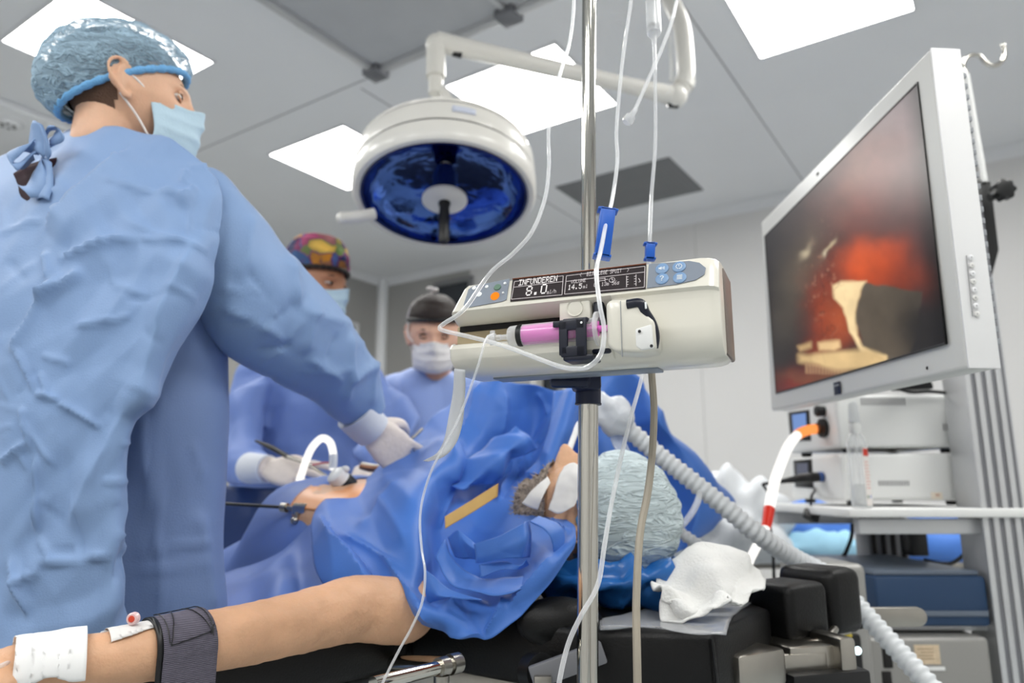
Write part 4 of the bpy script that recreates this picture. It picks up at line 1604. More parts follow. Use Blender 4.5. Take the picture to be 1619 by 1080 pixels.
def lw(q):
    return LC + LB @ np.asarray(q, float)


MB().lathe([(LR * .905, .006), (LR * .93, 0), (LR * .97, .002), (LR, .014), (LR, .058), (LR * .99, .064), (LR * .905, .064)], LC, LB, n=72, close=True).build('front_rim', M['lamp_white'], lamp)
MB().lathe([(LR * .9, .062), (LR * .978, .064), (LR * .978, .070), (LR * .9, .071)], LC, LB, n=72, close=True).build('groove', M['dark'], lamp)
MB().lathe([(LR * .9, .0705), (LR * .985, .0705), (LR * .995, .080), (LR * .985, .125), (LR * .965, .132), (LR * .9, .132)], LC, LB, n=72, close=True).build('side_band', M['lamp_white'], lamp)
MB().lathe([(LR * .86, .131), (LR * .955, .132), (LR * .955, .137), (LR * .86, .138)], LC, LB, n=72, close=True).build('groove', M['dark'], lamp)
MB().lathe([(LR * .95, .1375), (LR * .96, .145), (LR * .88, .168), (LR * .6, .195), (LR * .25, .205), (.0001, .207)], LC, LB, n=72).build('dome', M['lamp_white'], lamp)
rp = [(LR * .90, .010)] + [(LR * .90 * math.cos(t), .010 + .118 * math.sin(t)) for t in np.linspace(.12, 1.5, 12)]
rf = MB().lathe(rp, LC, LB, n=72)
v = rf.arr()
rf = MB()
rf.lathe(rp, LC, LB, n=26)
rf.f = [q for q in rf.f if len(q) == 4]
rf.m = [0] * len(rf.f)
rf.build('reflector', M['reflector'], lamp, angle=25)
MB().lathe([(LR * .885, .004), (LR * .907, .003), (LR * .907, .012), (LR * .885, .012)], LC, LB, n=72, close=True).build('inner_rim', M['lamp_blue'], lamp)
# bulb carrier, plate and sterile handle
MB().lathe([(.030, .11), (.036, .09), (.036, .035), (.030, .03)], LC, LB, n=32).build('bulb_carrier', M['lamp_blue'], lamp)
MB().lathe([(.002, -.012), (.058, -.010), (.066, -.004), (.066, .004), (.03, .012), (.03, .03)], LC, LB, n=40).build('centre_plate', M['lamp_white'], lamp)
MB().lathe([(.0001, -.150), (.011, -.148), (.0155, -.135), (.0165, -.06), (.014, -.03), (.018, -.016), (.018, -.011)], LC, LB, n=24).build('handle', M['black'], lamp)
MB().lathe([(.0001, -.0128), (.005, -.0128), (.005, -.011)], lw([0, .042, 0]), LB, n=12).build('screw', M['dark'], lamp)
# tube handle at the left
hp = cr(np.array([lw([-LR * .95, -.13, .02]), lw([-LR * 1.12, -.10, .02]), lw([-LR * 1.2, -.02, .02])]), 6)
hl = P(541, 345, 1.94)
MB().tube(cr(np.array([P(592, 338, 1.97), P(565, 343, 1.95), hl]), 6), .0165, n=16).ball(hl, .017, 16).build('side_handle', M['lamp_white'], lamp)
# printed label on the band
th = np.linspace(1.20, 1.42, 8)
v = np.concatenate([[lw([LR * 1.0 * math.cos(t), LR * 1.0 * math.sin(t) * -1, z]) for t in th] for z in (.092, .112)])
a = P(742, 184, 1.8)
lb_ = MB()
th = np.linspace(-1.42, -1.18, 9)
lb_.add(np.concatenate([[lw([LR * .9985 * math.cos(t), LR * .9985 * math.sin(t), z]) for t in th] for z in (.090, .110)]), [(i, i + 1, 10 + i, 9 + i) for i in range(8)])
lb_.build('label', mat('label_bluish', (206, 212, 228), .5), lamp, thick=.0008)
# yoke, post and arms
e0 = P(690, 66, 2.12)
e1 = P(1068, 160, 2.42)
e1[2] = e0[2] - .02
dome_top = lw([.0, .0, .20])
ym = MB()
ym.tube(cr(np.array([dome_top, P(712, 165, 2.10), P(690, 132, 2.12), P(689, 100, 2.12)]), 8), .014, n=14)
ym.build('yoke', M['lamp_white'], lamp)
MB().tube([P(689, 148, 2.12), P(689, 120, 2.12)], .023, n=20).tube([P(689, 122, 2.12), P(689, 70, 2.12)], .031, n=20).ball(P(689, 70, 2.12), .034, 20).build('elbow', M['lamp_white'], lamp)
ad = unit(e1 - e0)
am = MB()
npt = 14
pp = np.array([e0 + (e1 - e0) * s for s in np.linspace(0, 1, npt)])
am.tube(pp, np.interp(np.linspace(0, 1, npt), [0, .15, .8, 1], [.033, .031, .027, .036]), n=18)
am.build('arm', M['lamp_white'], lamp)
MB().tube([e0 + ad * .055 - [0, .0, .020], e0 + ad * .085 - [0, 0, .022]], .016, n=10).build('joint_cover', M['black'], lamp)
MB().tube([e1 + [-.03, 0, -.032], e1 + [.01, 0, -.036]], .012, n=10).build('joint_cover', M['black'], lamp)
MB().ball(e1, .044, 24).build('elbow', M['lamp_white'], lamp)
q = e1 + np.array([-.045, -.038, 0])
MB().lathe([(.018, 0), (.018, .008), (.0001, .009)], q + [0, .0, 0], np.stack([[1, 0, 0], [0, 0, 1], [0, -1, 0]], axis=1), n=20).build('joint_cap', M['white_plastic'], lamp)
cpos = P(1040, -50, 2.42)
up = cr(np.array([e1, P(1083, 130, 2.42), P(1083, 90, 2.42), P(1077, 40, 2.42), P(1060, 0, 2.42), [P(1040, -40, 2.42)[0], P(1040, -40, 2.42)[1], CEIL - .02]]), 8)
MB().tube(up[4:], .032, n=20).build('upper_arm', M['lamp_white'], lamp)
MB().tube([up[6], up[9]], .037, n=20).build('collar', M['lamp_white'], lamp)
MB().tube(up[8:22] + np.array([-.055, -.01, 0]), .006, n=8).build('lamp_cable', M['white_plastic'], lamp)
MB().lathe([(.05, -.06), (.09, -.02), (.10, -.0005)], (up[-1][0], up[-1][1], CEIL), n=32).build('ceiling_mount', M['lamp_white'], lamp)

# ================================================================== operating table
AXF = unit(np.array([-.82, .57, 0]))        # head end to foot end
AXN = np.array([.57, .82, 0])               # across, away from the photographer
TABO = P(957, 830, 1.25)
HEAD = P(922, 824, 1.25)
TZ = .868


def tp(s, n, z):
    return np.array([TABO[0], TABO[1], 0]) + AXF * s + AXN * n + np.array([0, 0, z])


tab = thing('operating_table', 'operating table with black vinyl pads under the patient', 'operating table', tp(.8, 0, 0))
A_ = np.array([.256, .974, 0])
B_2 = np.array([.395, 1.168, 0])
pad = [A_, np.array([.10, 1.0, 0]), tp(.22, -.23, 0), tp(.22, .25, 0), tp(-.16, .16, 0), B_2]


def slab(mb, poly_, z0, z1, bev):
    return mb.hexa([p + np.array([0, 0, z0 - p[2]]) for p in poly_][::-1], [p + np.array([0, 0, z1 - p[2]]) for p in poly_][::-1], 0, bev)


hp_ = slab(MB(), pad, TZ - .085, TZ, .010).build('head_pad', M['black_soft'], tab, angle=50)
sm = MB()
a = P(1131, 1002, .972)
sm.tube([A_ + [-.004, -.002, TZ - .006], A_ + [0.001, -.003, TZ - .082]], .0022, n=6)
sm.build('seam', M['black'], hp_)
bp_ = [tp(.235, -.24, 0), tp(.70, -.24, 0), tp(.70, .23, 0), tp(.235, .23, 0)]
slab(MB(), bp_, TZ - .085, TZ - .005, .012).build('back_pad', M['black_soft'], tab, angle=50)
lq = [tp(.715, -.24, TZ - .09), tp(1.65, -.24, TZ - .50), tp(1.65, .23, TZ - .50), tp(.715, .23, TZ - .09)]
MB().hexa([p - np.array([0, 0, .08]) for p in lq][::-1], lq[::-1], 0, .012).build('leg_pad', M['black_soft'], tab, angle=50)
fr_ = [tp(.0, -.2, 0), tp(.9, -.2, 0), tp(.9, .2, 0), tp(.0, .2, 0)]
slab(MB(), fr_, TZ - .125, TZ - .087, .004).build('frame', M['steel'], tab)
for n in (-.265, .265):
    MB().box((tp(.48, n, TZ - .10)), (.48, .010, .028), .002, rot=np.stack([AXF, AXN, [0, 0, 1]], axis=1)).build('side_rail', M['steel'], tab)
MB().box(tp(.75, 0, .41), (.34, .26, .66), .03, rot=np.stack([AXF, AXN, [0, 0, 1]], axis=1)).build('pedestal', M['steel'], tab)
MB().box(tp(.75, 0, .06), (1.0, .46, .11), .03, rot=np.stack([AXF, AXN, [0, 0, 1]], axis=1)).build('base', M['steel'], tab)
# padded block at the head end
MB().box(tp(.42, 0, TZ - .24), (.56, .34, .22), .02, rot=np.stack([AXF, AXN, [0, 0, 1]], axis=1)).build('tilt_housing', M['black'], tab)
hb_ = MB()
b1 = [P(1214, 925, 1.20), P(1262, 928, 1.15), P(1290, 1000, 1.15), P(1226, 988, 1.20)]
rot = np.stack([unit([.30, .20, 0]), unit([-.20, .30, 0]), [0, 0, 1]], axis=1)
MB().box(P(1243, 962, 1.22), (.10, .09, .085), .014, rot=rot, seg=3).build('head_block', M['black_soft'], tab)
MB().box(P(1296, 945, 1.30), (.085, .11, .105), .018, rot=rot, seg=3).build('head_block', M['black_soft'], tab)
MB().box(P(1262, 998, 1.26), (.16, .09, .012), .003, rot=rot).build('block_plate', M['steel'], tab)
# steel coupling under the head end
RB2 = np.stack([unit([.9, .25, 0]), unit([-.25, .9, 0]), [0, 0, 1]], axis=1)
MB().box(P(1272, 1040, 1.16), (.105, .08, .05), .006, rot=RB2).build('coupling', M['steel'], tab)
MB().box(P(1270, 1048, 1.118), (.075, .012, .028), .004, rot=RB2).build('coupling_plate', M['steel'], tab)
MB().box(P(1318, 1044, 1.15), (.028, .07, .075), .006, rot=RB2).build('coupling', M['steel'], tab)
MB().tube(cr(np.array([P(1236, 1022, 1.16), P(1290, 1016, 1.16), P(1312, 1004, 1.18), P(1320, 995, 1.2)]), 5), .006, n=10).build('coupling_bar', M['steel'], tab)
MB().box(P(1180, 1055, 1.07), (.10, .06, .05), .008, rot=rot).build('bracket', M['steel'], tab)
MB().box(P(1290, 1082, 1.14), (.13, .08, .05), .006, rot=RB2).build('coupling', M['black'], tab)
# lever
lv = [P(1345, 975, 1.42), P(1446, 974, 1.42)]
lw2 = np.linalg.norm(lv[1] - lv[0])
stp_ = [(0, -.017), (lw2, -.017)] + [(lw2 + .017 * math.cos(t), .017 * math.sin(t)) for t in np.linspace(-1.4, 1.4, 9)] + [(lw2, .017), (0, .017)]
le = MB().extrude(stp_, np.stack([unit(lv[1] - lv[0]), [0, 0, 1], [0, -1, 0]], axis=1), lv[0], .014, bev=.003)
le.build('lever', M['steel'], tab)
MB().box(P(1318, 980, 1.40), (.10, .03, .03), .006).build('lever_arm', M['black'], tab)
# bracket and crank under the drape
MB().tube([P(842, 1062, 1.02), P(858, 1064, 1.0)], .024, n=20).build('crank_hub', M['black'], tab)
q0, q1 = P(840, 1072, .985), P(955, 1030, .985)
MB().box((q0 + q1) / 2, (np.linalg.norm(q1 - q0), .01, .028), .003, rot=np.stack([unit(q1 - q0), [0, 1, 0], np.cross(unit(q1 - q0), [0, 1, 0])], axis=1)).build('bracket', M['alu_dark'], tab)
q = P(858, 1076, .978)
MB().box(q, (.022, .012, .012), .002).build('bracket_bolt', M['steel'], tab)
mt = MB().ball(P(885, 985, 1.06), (.06, .03, .035), 24)
mt.build('rail_clamp', M['black_soft'], tab)

# arm board
AE = unit(np.array([.70, .715, 0]))
AN = np.array([.715, -.70, 0])
c0 = PZ(450, 1024, .852)
c0[2] = 0


def ab(s, n, z):
    return c0 + AE * s + AN * n + np.array([0, 0, z])


ar = thing('arm_board', 'black padded arm board under the strapped forearm', 'arm board', ab(-.05, -.08, .8))
slab(MB(), [ab(-.62, 0, 0), ab(.20, 0, 0), ab(.20, -.17, 0), ab(-.62, -.17, 0)], .792, .852, .012).build('pad', M['black_soft'], ar, angle=50)
slab(MB(), [ab(-.60, -.02, 0), ab(.18, -.02, 0), ab(.18, -.15, 0), ab(-.60, -.15, 0)], .778, .7915, .003).build('board', M['black'], ar)
r0, r1 = P(590, 1082, .90), P(716, 1050, 1.0)
MB().tube([r0, r1], .0085, n=14).build('rod', M['chrome'], ar)
rv = unit(r1 - r0)
MB().tube([r1 - rv * .026, r1 - rv * .012], .012, n=14).build('joint', M['steel'], ar)
MB().tube([r1 - rv * .006, r1 + rv * .010], .013, n=14).build('joint', M['steel'], ar)
MB().tube([r1 - rv * .02 + [0, 0, -.01], r1 - rv * .02 + [0, 0, -.06]], .010, n=12).build('joint_pin', M['steel'], ar)
MB().tube([r1, tp(.45, -.265, TZ - .10)], .010, n=12).build('rod', M['chrome'], ar)

# equipment standing beside the head end: black framed panel and its lower electronics
t = thing('anaesthesia_unit', 'black framed anaesthesia unit with silver edge behind the table head', 'medical device', P(1330, 1000, 1.62) * [1, 1, 0] + [0, .1, 0])
xA, xB = P(1285, 950, 1.62)[0], P(1378, 950, 1.62)[0]
zA = P(1340, 893, 1.62)[2]
MB().box(((xA + xB) / 2, 1.72, zA / 2 + .04), (xB - xA, .18, zA - .08), .014, seg=3).build('casing', M['silver'], t)
MB().box(((xA + xB) / 2 - .008, 1.628, zA - .055), (xB - xA - .04, .02, .085), .008).build('dark_panel', M['black'], t)
MB().box(((xA + xB) / 2 - .008, 1.628, zA - .25), (xB - xA - .04, .02, .22), .008).build('electronics_bay', M['black'], t)
M['lamp_dot'] = glow('lamp_dot', (225, 250, 255), 3.0)
q = P(1356, 1029, 1.612)
MB().lathe([(.008, 0), (.006, .003), (.0001, .004)], q, np.stack([[1, 0, 0], [0, 0, 1], [0, -1, 0]], axis=1), n=16).build('indicator_lamp', M['lamp_dot'], t)
yl = MB()
for (x0, y0, x1, y1) in ((1322, 996, 1346, 1006), (1336, 1000, 1338, 1018), (1336, 1050, 1342, 1068)):
    yl.tube([P(x0, y0, 1.614), P(x1, y1, 1.614)], .004, n=6)
yl.build('yellow_marks', mat('yellow_mark', (190, 170, 60), .5), t)
MB().box(P(1336, 1035, 1.614), (.02, .006, .04), .002).build('blue_mark', M['blue_clamp'], t)

# ================================================================== pillow, plastic sheet, towel, hose
M['pillow'] = mat('pillow_blue_vinyl', (38, 104, 178), .3, crease=.25, cscale=14, coat=.1)
pc = P(962, 918, 1.22)
pl = MB().ball((pc[0], pc[1], TZ + .042), (.135, .10, .048), 40, basis=np.stack([[.95, -.3, 0], [.3, .95, 0], [0, 0, 1]], axis=1))
pl = displaced(pl, lambda v: .006 * fbm(v * 22, 5) + .004 * creases(v, 3, 22, 4) * 22 * .4)
v = pl.arr()
d2 = (v[:, :2] - TABO[:2])
v[:, 2] -= .022 * np.exp(-(d2 ** 2).sum(1) / .07 ** 2) * (v[:, 2] > TZ + .03)
v[:, 2] = np.maximum(v[:, 2], TZ + .001)
pl.v = [v]
tag(pl.build('head_pillow', M['pillow'], angle=180), 'glossy blue vinyl pillow under the patient head', 'pillow')

M['film'] = clear('clear_film', through=.82, rough=.15, body_rgb=(190, 192, 196))
sh = [[(948, 978, 1.02), (1010, 965, 1.08), (1080, 950, 1.15), (1185, 938, 1.16)],
      [(948, 990, .995), (1010, 982, 1.02), (1090, 972, 1.06), (1190, 950, 1.12)],
      [(950, 993, .98), (1015, 991, .98), (1090, 990, .99), (1160, 972, 1.03)],
      [(955, 992, .978), (1020, 990, .975), (1090, 1000, .965), (1148, 1001, .972)]]
g = [[PZ(x, y, TZ + .0035) for x, y, Y in row] for row in sh]
fs = sheet(g, 8, fn=lambda v: .0022 * np.abs(fbm(v * 16, 9)))
tag(fs.build('plastic_sheet', M['film'], angle=180, thick=.0006), 'clear plastic sheet under the white towel on the black pad', 'plastic sheet')

M['towel'] = mat('white_towel', (236, 236, 234), .85, bump=.25, bscale=260, vary=.02)
tw = [[(1098, 884, 1.22), (1130, 862, 1.22), (1172, 866, 1.22), (1204, 900, 1.21)],
      [(1046, 903, 1.15), (1095, 876, 1.16), (1165, 872, 1.17), (1209, 915, 1.17)],
      [(1030, 908, 1.10), (1100, 902, 1.10), (1165, 905, 1.12), (1208, 924, 1.13)],
      [(1036, 926, 1.07), (1095, 930, 1.065), (1160, 926, 1.08), (1202, 938, 1.10)],
      [(1046, 946, 1.05), (1070, 957, 1.04), (1118, 958, 1.045), (1172, 942, 1.07)],
      [(1042, 955, 1.045), (1085, 960, 1.035), (1130, 956, 1.035), (1160, 950, 1.05)],
      [(1042, 976, 1.025), (1080, 970, 1.02), (1110, 972, 1.02), (1136, 968, 1.025)]]
g = [[P(*q) for q in row] for row in tw]
ts = sheet(g, 9, fn=lambda v: .006 * fbm(v * 20, 14) + .008 * creases(v, 8, 14, 6) * 14 * .35)
v = ts.arr()
v[:, 2] = np.maximum(v[:, 2], TZ + .006)
ts.v = [v]
tag(ts.build('towel', M['towel'], angle=180, thick=.003), 'crumpled white towel lying on the black table pad', 'towel')

M['hose'] = mat('hose_white', (226, 229, 232), .4, thin=.2)


def hose(pix, r, m, pitch, label, name='breathing_hose', parent=None):
    c = cr(np.array([P(*q) for q in pix]), 10)
    L = np.concatenate([[0], np.cumsum(np.linalg.norm(np.diff(c, axis=0), axis=1))])
    n = int(L[-1] / pitch * 6)
    s = np.linspace(0, L[-1], n)
    pts = np.stack([np.interp(s, L, c[:, k]) for k in range(3)], axis=1)
    k = 3
    ker = np.ones(9) / 9
    for q in range(3):
        pad_ = np.pad(pts[:, q], 4, mode='edge')
        sm_ = np.convolve(pad_, ker, mode='valid')
        pts[4:-4, q] = sm_[4:-4]
    rad = r * (1 - .10 + .10 * np.cos(2 * math.pi * s / pitch))
    return MB().tube(pts, rad, n=18)


ho = hose([(985, 672, 1.38), (1040, 718, 1.38), (1100, 765, 1.37), (1150, 805, 1.36), (1200, 846, 1.36), (1255, 882, 1.40), (1300, 905, 1.42), (1330, 930, 1.41), (1380, 985, 1.36), (1430, 1040, 1.31), (1475, 1090, 1.27), (1540, 1170, 1.24), (1600, 1330, 1.24)], .0185, M['hose'], .0135, '')
h_o = ho.build('breathing_hose', M['hose'], angle=180)
tag(h_o, 'white corrugated breathing hose running from the patient down to the right', 'breathing hose')
M['wrap'] = mat('milky_wrap', (222, 226, 232), .35, crease=.3, cscale=18, thin=.25)
fc = P(966, 655, 1.36)
w1 = displaced(MB().ball(fc, (.036, .030, .046), 36, basis=frame(P(1000, 690, 1.36) - P(945, 640, 1.36)).T.T), lambda v: .004 * fbm(v * 26, 4) + .003 * creases(v, 5, 26, 4) * 8)
bf = thing('breathing_filter', 'milky white breathing filter with plastic wrap at the hose end', 'filter', fc - [0, 0, .05])
w1.build('filter_housing', M['wrap'], bf, angle=180)
et = cr(np.array([P(896, 724, 1.27), P(900, 712, 1.27), P(908, 690, 1.30), P(918, 668, 1.33), P(945, 652, 1.36)]), 8)
MB().tube(et, .0055, n=12).build('breathing_tube', M['white_plastic'], bf)
g = [[P(958, 672, 1.37), P(985, 690, 1.365)], [P(972, 710, 1.36), P(1000, 720, 1.36)], [P(995, 745, 1.35), P(1020, 752, 1.35)], [P(1008, 770, 1.35), P(1035, 772, 1.35)]]
sheet(g, 8, fn=lambda v: .003 * fbm(v * 30, 2)).build('plastic_sleeve', clear('sleeve_film', through=.45, body_rgb=(200, 208, 225)), bf, thick=.0008)
line_obj('clear_hose', [(1106, 762, 1.37), (1107, 778, 1.36), (1100, 800, 1.34), (1086, 822, 1.33), (1062, 845, 1.32)], .006, M['clear_tube'], 'short clear hose curving down from the corrugated hose', 'hose', n=12)
hg = hose([(1070, 838, 1.44), (1090, 852, 1.43), (1115, 868, 1.42), (1140, 880, 1.40)], .012, mat('hose_grey', (150, 158, 170), .5), .011, '')
tag(hg.build('breathing_hose', M['hose'], angle=180), 'short grey corrugated hose behind the patient cap', 'breathing hose')

# ================================================================== drapes over the patient
M['drape'] = mat('drape_blue', (68, 118, 202), .5, vary=.03, vscale=5, bump=.06, bscale=500, thin=.05, sheen=.1)
M['gown_shade'] = mat('gown_shade_navy', (18, 48, 96), .45, bump=.05, bscale=300)  # colour of the shade on the second surgeon's lower gown
M['tape_gold'] = mat('tape_gold', (196, 158, 92), .5, vary=.05, vscale=30)
G = [[(735, 606, 1.62), (755, 601, 1.56), (785, 602, 1.53), (815, 605, 1.53), (845, 610, 1.53), (875, 617, 1.52), (900, 622, 1.49)],
     [(697, 652, 1.64), (732, 648, 1.53), (772, 650, 1.49), (812, 655, 1.52), (850, 655, 1.55), (880, 660, 1.50), (897, 668, 1.43)],
     [(642, 712, 1.64), (688, 705, 1.50), (735, 712, 1.43), (785, 718, 1.50), (832, 722, 1.55), (864, 718, 1.47), (884, 715, 1.41)],
     [(566, 765, 1.50), (628, 755, 1.40), (682, 752, 1.31), (722, 765, 1.40), (785, 765, 1.47), (832, 758, 1.43), (852, 760, 1.37)],
     [(499, 805, 1.38), (578, 812, 1.27), (652, 815, 1.19), (695, 825, 1.30), (758, 805, 1.35), (812, 788, 1.33), (842, 782, 1.29)],
     [(497, 862, 1.26), (575, 872, 1.18), (655, 888, 1.10), (690, 880, 1.25), (752, 850, 1.30), (826, 815, 1.24), (876, 805, 1.22)],
     [(512, 915, 1.19), (598, 925, 1.10), (655, 940, 1.05), (694, 925, 1.19), (765, 905, 1.20), (850, 865, 1.13), (908, 832, 1.14)],
     [(572, 925, 1.15), (632, 965, 1.06), (685, 972, 1.03), (735, 962, 1.08), (785, 950, 1.07), (855, 905, 1.05), (911, 848, 1.09)],
     [(598, 940, 1.14), (652, 985, 1.07), (715, 1000, 1.05), (768, 1013, 1.045), (805, 985, 1.04), (862, 932, 1.045), (907, 868, 1.08)]]
dr = thing('surgical_drape', 'large blue surgical drape tented between surgeons and patient head', 'drape', P(700, 1000, 1.1) * [1, 1, 0] + [0, 0, .85])


def fold_fn(seed, amp=.010, f=9):
    return lambda v: amp * (.75 * creases(v, seed, f * .7, 5) * f * .3 + .12 * fbm(v * f * .6, seed + 3))


g = [[P(*q) for q in row] for row in G]
LINES = [(505, 812, 660, 995, .022, 6, 55), (762, 606, 722, 700, .012, 5), (722, 700, 700, 765, .012, 5), (735, 690, 700, 835, .016, 6, 40), (838, 700, 803, 762, .014, 4, 25),
         (852, 722, 788, 792, .016, 4, 25), (768, 772, 840, 742, .012, 4), (882, 648, 836, 762, .012, 5, 30), (640, 762, 560, 835, .008, 9), (600, 870, 690, 990, .012, 7),
         (540, 840, 640, 900, .008, 6), (700, 990, 770, 1010, .008, 5), (770, 1010, 800, 930, .010, 5), (690, 960, 770, 950, .010, 5), (800, 960, 880, 880, .010, 5),
         (690, 640, 640, 720, .008, 7), (800, 620, 790, 690, .008, 6), (850, 620, 868, 660, .008, 5), (600, 780, 640, 860, .007, 10), (870, 820, 905, 850, .008, 4)]
ff_ = fold_fn(21, .012, 8)
sheet(g, 18, 20, fn=lambda v: ff_(v) - pressed(v, LINES, 3)).build('main_sheet', M['drape'], dr, angle=50, thick=.0012)


def ribbon(name, rows, m=None, seed=1, amp=.003, n=10, th=.0012):
    g = [[P(*q) for q in row] for row in rows]
    return sheet(g, n, fn=fold_fn(seed, amp, 16)).build(name, m or M['drape'], dr, angle=60, thick=th)


# pocket of tumbled folds beside the patient's chin
ribbon('fold', [[(752, 862, 1.10), (790, 845, 1.075), (828, 826, 1.07), (839, 822, 1.10)], [(754, 880, 1.09), (792, 868, 1.062), (832, 852, 1.055), (843, 848, 1.09)], [(752, 890, 1.095), (792, 884, 1.07), (828, 884, 1.06), (836, 880, 1.10)]], seed=31)
ribbon('fold', [[(832, 884, 1.06), (822, 894, 1.065), (795, 888, 1.085), (757, 892, 1.09)], [(836, 892, 1.075), (818, 900, 1.07), (790, 902, 1.075), (760, 914, 1.08)]], seed=32, amp=.001)
ribbon('fold', [[(704, 852, 1.16), (716, 880, 1.13), (738, 905, 1.11), (788, 919, 1.09), (840, 908, 1.08), (856, 900, 1.09)], [(688, 880, 1.12), (705, 910, 1.08), (735, 930, 1.06), (788, 944, 1.045), (852, 915, 1.045), (880, 880, 1.07)]], seed=33)
ribbon('fold', [[(838, 824, 1.09), (858, 838, 1.075), (872, 862, 1.075), (874, 885, 1.08), (858, 902, 1.085)], [(852, 815, 1.11), (880, 830, 1.10), (892, 855, 1.09), (884, 892, 1.07), (860, 915, 1.06)]], seed=34)
ribbon('fold', [[(672, 898, 1.055), (684, 912, 1.05), (712, 930, 1.045), (760, 947, 1.04)], [(672, 930, 1.05), (690, 940, 1.035), (715, 945, 1.035), (762, 950, 1.04)], [(672, 956, 1.05), (692, 954, 1.045), (720, 950, 1.045), (760, 952, 1.045)]], seed=35)
ribbon('fold', [[(706, 850, 1.17), (722, 838, 1.14), (745, 852, 1.13), (756, 862, 1.13)], [(712, 866, 1.16), (728, 858, 1.13), (745, 866, 1.12), (755, 872, 1.12)], [(720, 880, 1.16), (735, 884, 1.14), (748, 886, 1.13), (754, 888, 1.13)]], seed=36)
ribbon('fold', [[(700, 760, 1.36), (730, 735, 1.38), (770, 700, 1.40), (815, 672, 1.42)], [(730, 775, 1.33), (760, 748, 1.34), (800, 712, 1.36), (838, 690, 1.40)], [(770, 765, 1.36), (795, 745, 1.37), (825, 722, 1.39), (850, 710, 1.42)]], seed=37, amp=.006)
ribbon('fold', [[(876, 618, 1.47), (905, 616, 1.44), (915, 640, 1.44)], [(868, 670, 1.43), (892, 672, 1.40), (908, 690, 1.42)], [(850, 722, 1.40), (874, 726, 1.37), (890, 735, 1.40)], [(832, 748, 1.40), (856, 752, 1.37), (874, 756, 1.39)]], seed=38, amp=.004)
ribbon('tape_strip', [[(703, 817, 1.165), (745, 791, 1.185), (788, 764, 1.205)], [(704, 836, 1.16), (746, 811, 1.18), (787, 785, 1.20)]], M['tape_gold'], 3, .0005, th=.0004)

G3 = [[(872, 640, 1.66), (905, 605, 1.66), (945, 590, 1.66), (990, 587, 1.66), (1018, 604, 1.66), (1032, 650, 1.66)],
      [(872, 720, 1.60), (905, 690, 1.68), (950, 672, 1.62), (1000, 672, 1.68), (1042, 664, 1.62), (1066, 690, 1.68)],
      [(880, 770, 1.58), (910, 750, 1.66), (962, 745, 1.60), (1022, 735, 1.68), (1082, 718, 1.62), (1116, 740, 1.70)],
      [(915, 850, 1.58), (950, 845, 1.62), (1010, 825, 1.58), (1062, 800, 1.66), (1112, 780, 1.62), (1166, 795, 1.72)],
      [(960, 895, 1.58), (1000, 895, 1.60), (1035, 885, 1.58), (1072, 872, 1.62), (1092, 860, 1.62), (1112, 832, 1.70)]]
g = [[P(*q) for q in row] for row in G3]
o = sheet(g, 12, fn=fold_fn(41, .014, 8)).build('surgical_drape', M['drape'], angle=50, thick=.0012)
tag(o, 'blue drape falling behind the corrugated breathing hose', 'drape')
G4 = [[(548, 784, 1.44), (508, 808, 1.41), (472, 842, 1.41), (435, 872, 1.42), (395, 895, 1.41), (330, 918, 1.40)],
      [(552, 825, 1.36), (510, 846, 1.33), (472, 872, 1.37), (436, 895, 1.33), (395, 915, 1.35), (330, 938, 1.34)],
      [(560, 880, 1.30), (515, 892, 1.25), (474, 905, 1.28), (438, 920, 1.24), (395, 940, 1.26), (330, 960, 1.25)],
      [(590, 930, 1.22), (520, 945, 1.18), (475, 950, 1.21), (440, 960, 1.17), (395, 975, 1.19), (330, 1000, 1.18)],
      [(620, 1000, 1.19), (530, 1010, 1.16), (478, 1020, 1.18), (440, 1030, 1.15), (395, 1045, 1.17), (330, 1070, 1.16)]]
M['drape2'] = mat('drape_greyblue', (104, 134, 204), .5, vary=.03, vscale=5, bump=.06, bscale=500, thin=.1)
g = [[P(*q) for q in row] for row in G4]
o = sheet(g, 10, fn=fold_fn(44, .012, 7)).build('side_drape', M['drape2'], angle=50, thick=.0012)
tag(o, 'greyish blue side drape hanging over the table edge beside the arm', 'drape')
# dark sheet over the legs
lg = MB()
for s, a_, b_ in ((.95, .25, .12), (1.2, .26, .13), (1.5, .25, .12), (1.75, .24, .10)):
    pass
ring_ = []
for s in np.linspace(.535, 1.60, 20):
    th = np.linspace(0, math.pi, 25)
    hw = np.interp(s, [.53, .72, .95], [.192, .20, .262])
    x = hw * np.sign(np.cos(th)) * np.abs(np.cos(th)) ** .7
    zb2 = np.interp(s, [.5, .70, .75, 1.65], [0, 0, -.09, -.49])
    z = zb2 + np.interp(s, [.5, .60, .75, .9, 1.1, 1.74], [.194, .205, .20, .20, .175, .15]) * np.sin(th) ** .8 + .003
    top = np.array([tp(s, xx, TZ + zz) for xx, zz in zip(x, z)])
    ring_.append(np.concatenate([[tp(s, hw + .06, TZ + zb2 - .20)], [tp(s, hw + .03, TZ + zb2 - .05)], top, [tp(s, -hw - .03, TZ + zb2 - .05)], [tp(s, -hw - .06, TZ + zb2 - .20)]]))
lm = MB()
na, nb = len(ring_), len(ring_[0])
lm.add(np.concatenate(ring_), [(i * nb + j, i * nb + j + 1, (i + 1) * nb + j + 1, (i + 1) * nb + j) for i in range(na - 1) for j in range(nb - 1)])
o = lm.build('leg_drape', M['drape2'], angle=180, thick=.001)
tag(o, 'smooth blue drape covering the patient legs behind the foreground gown', 'drape')

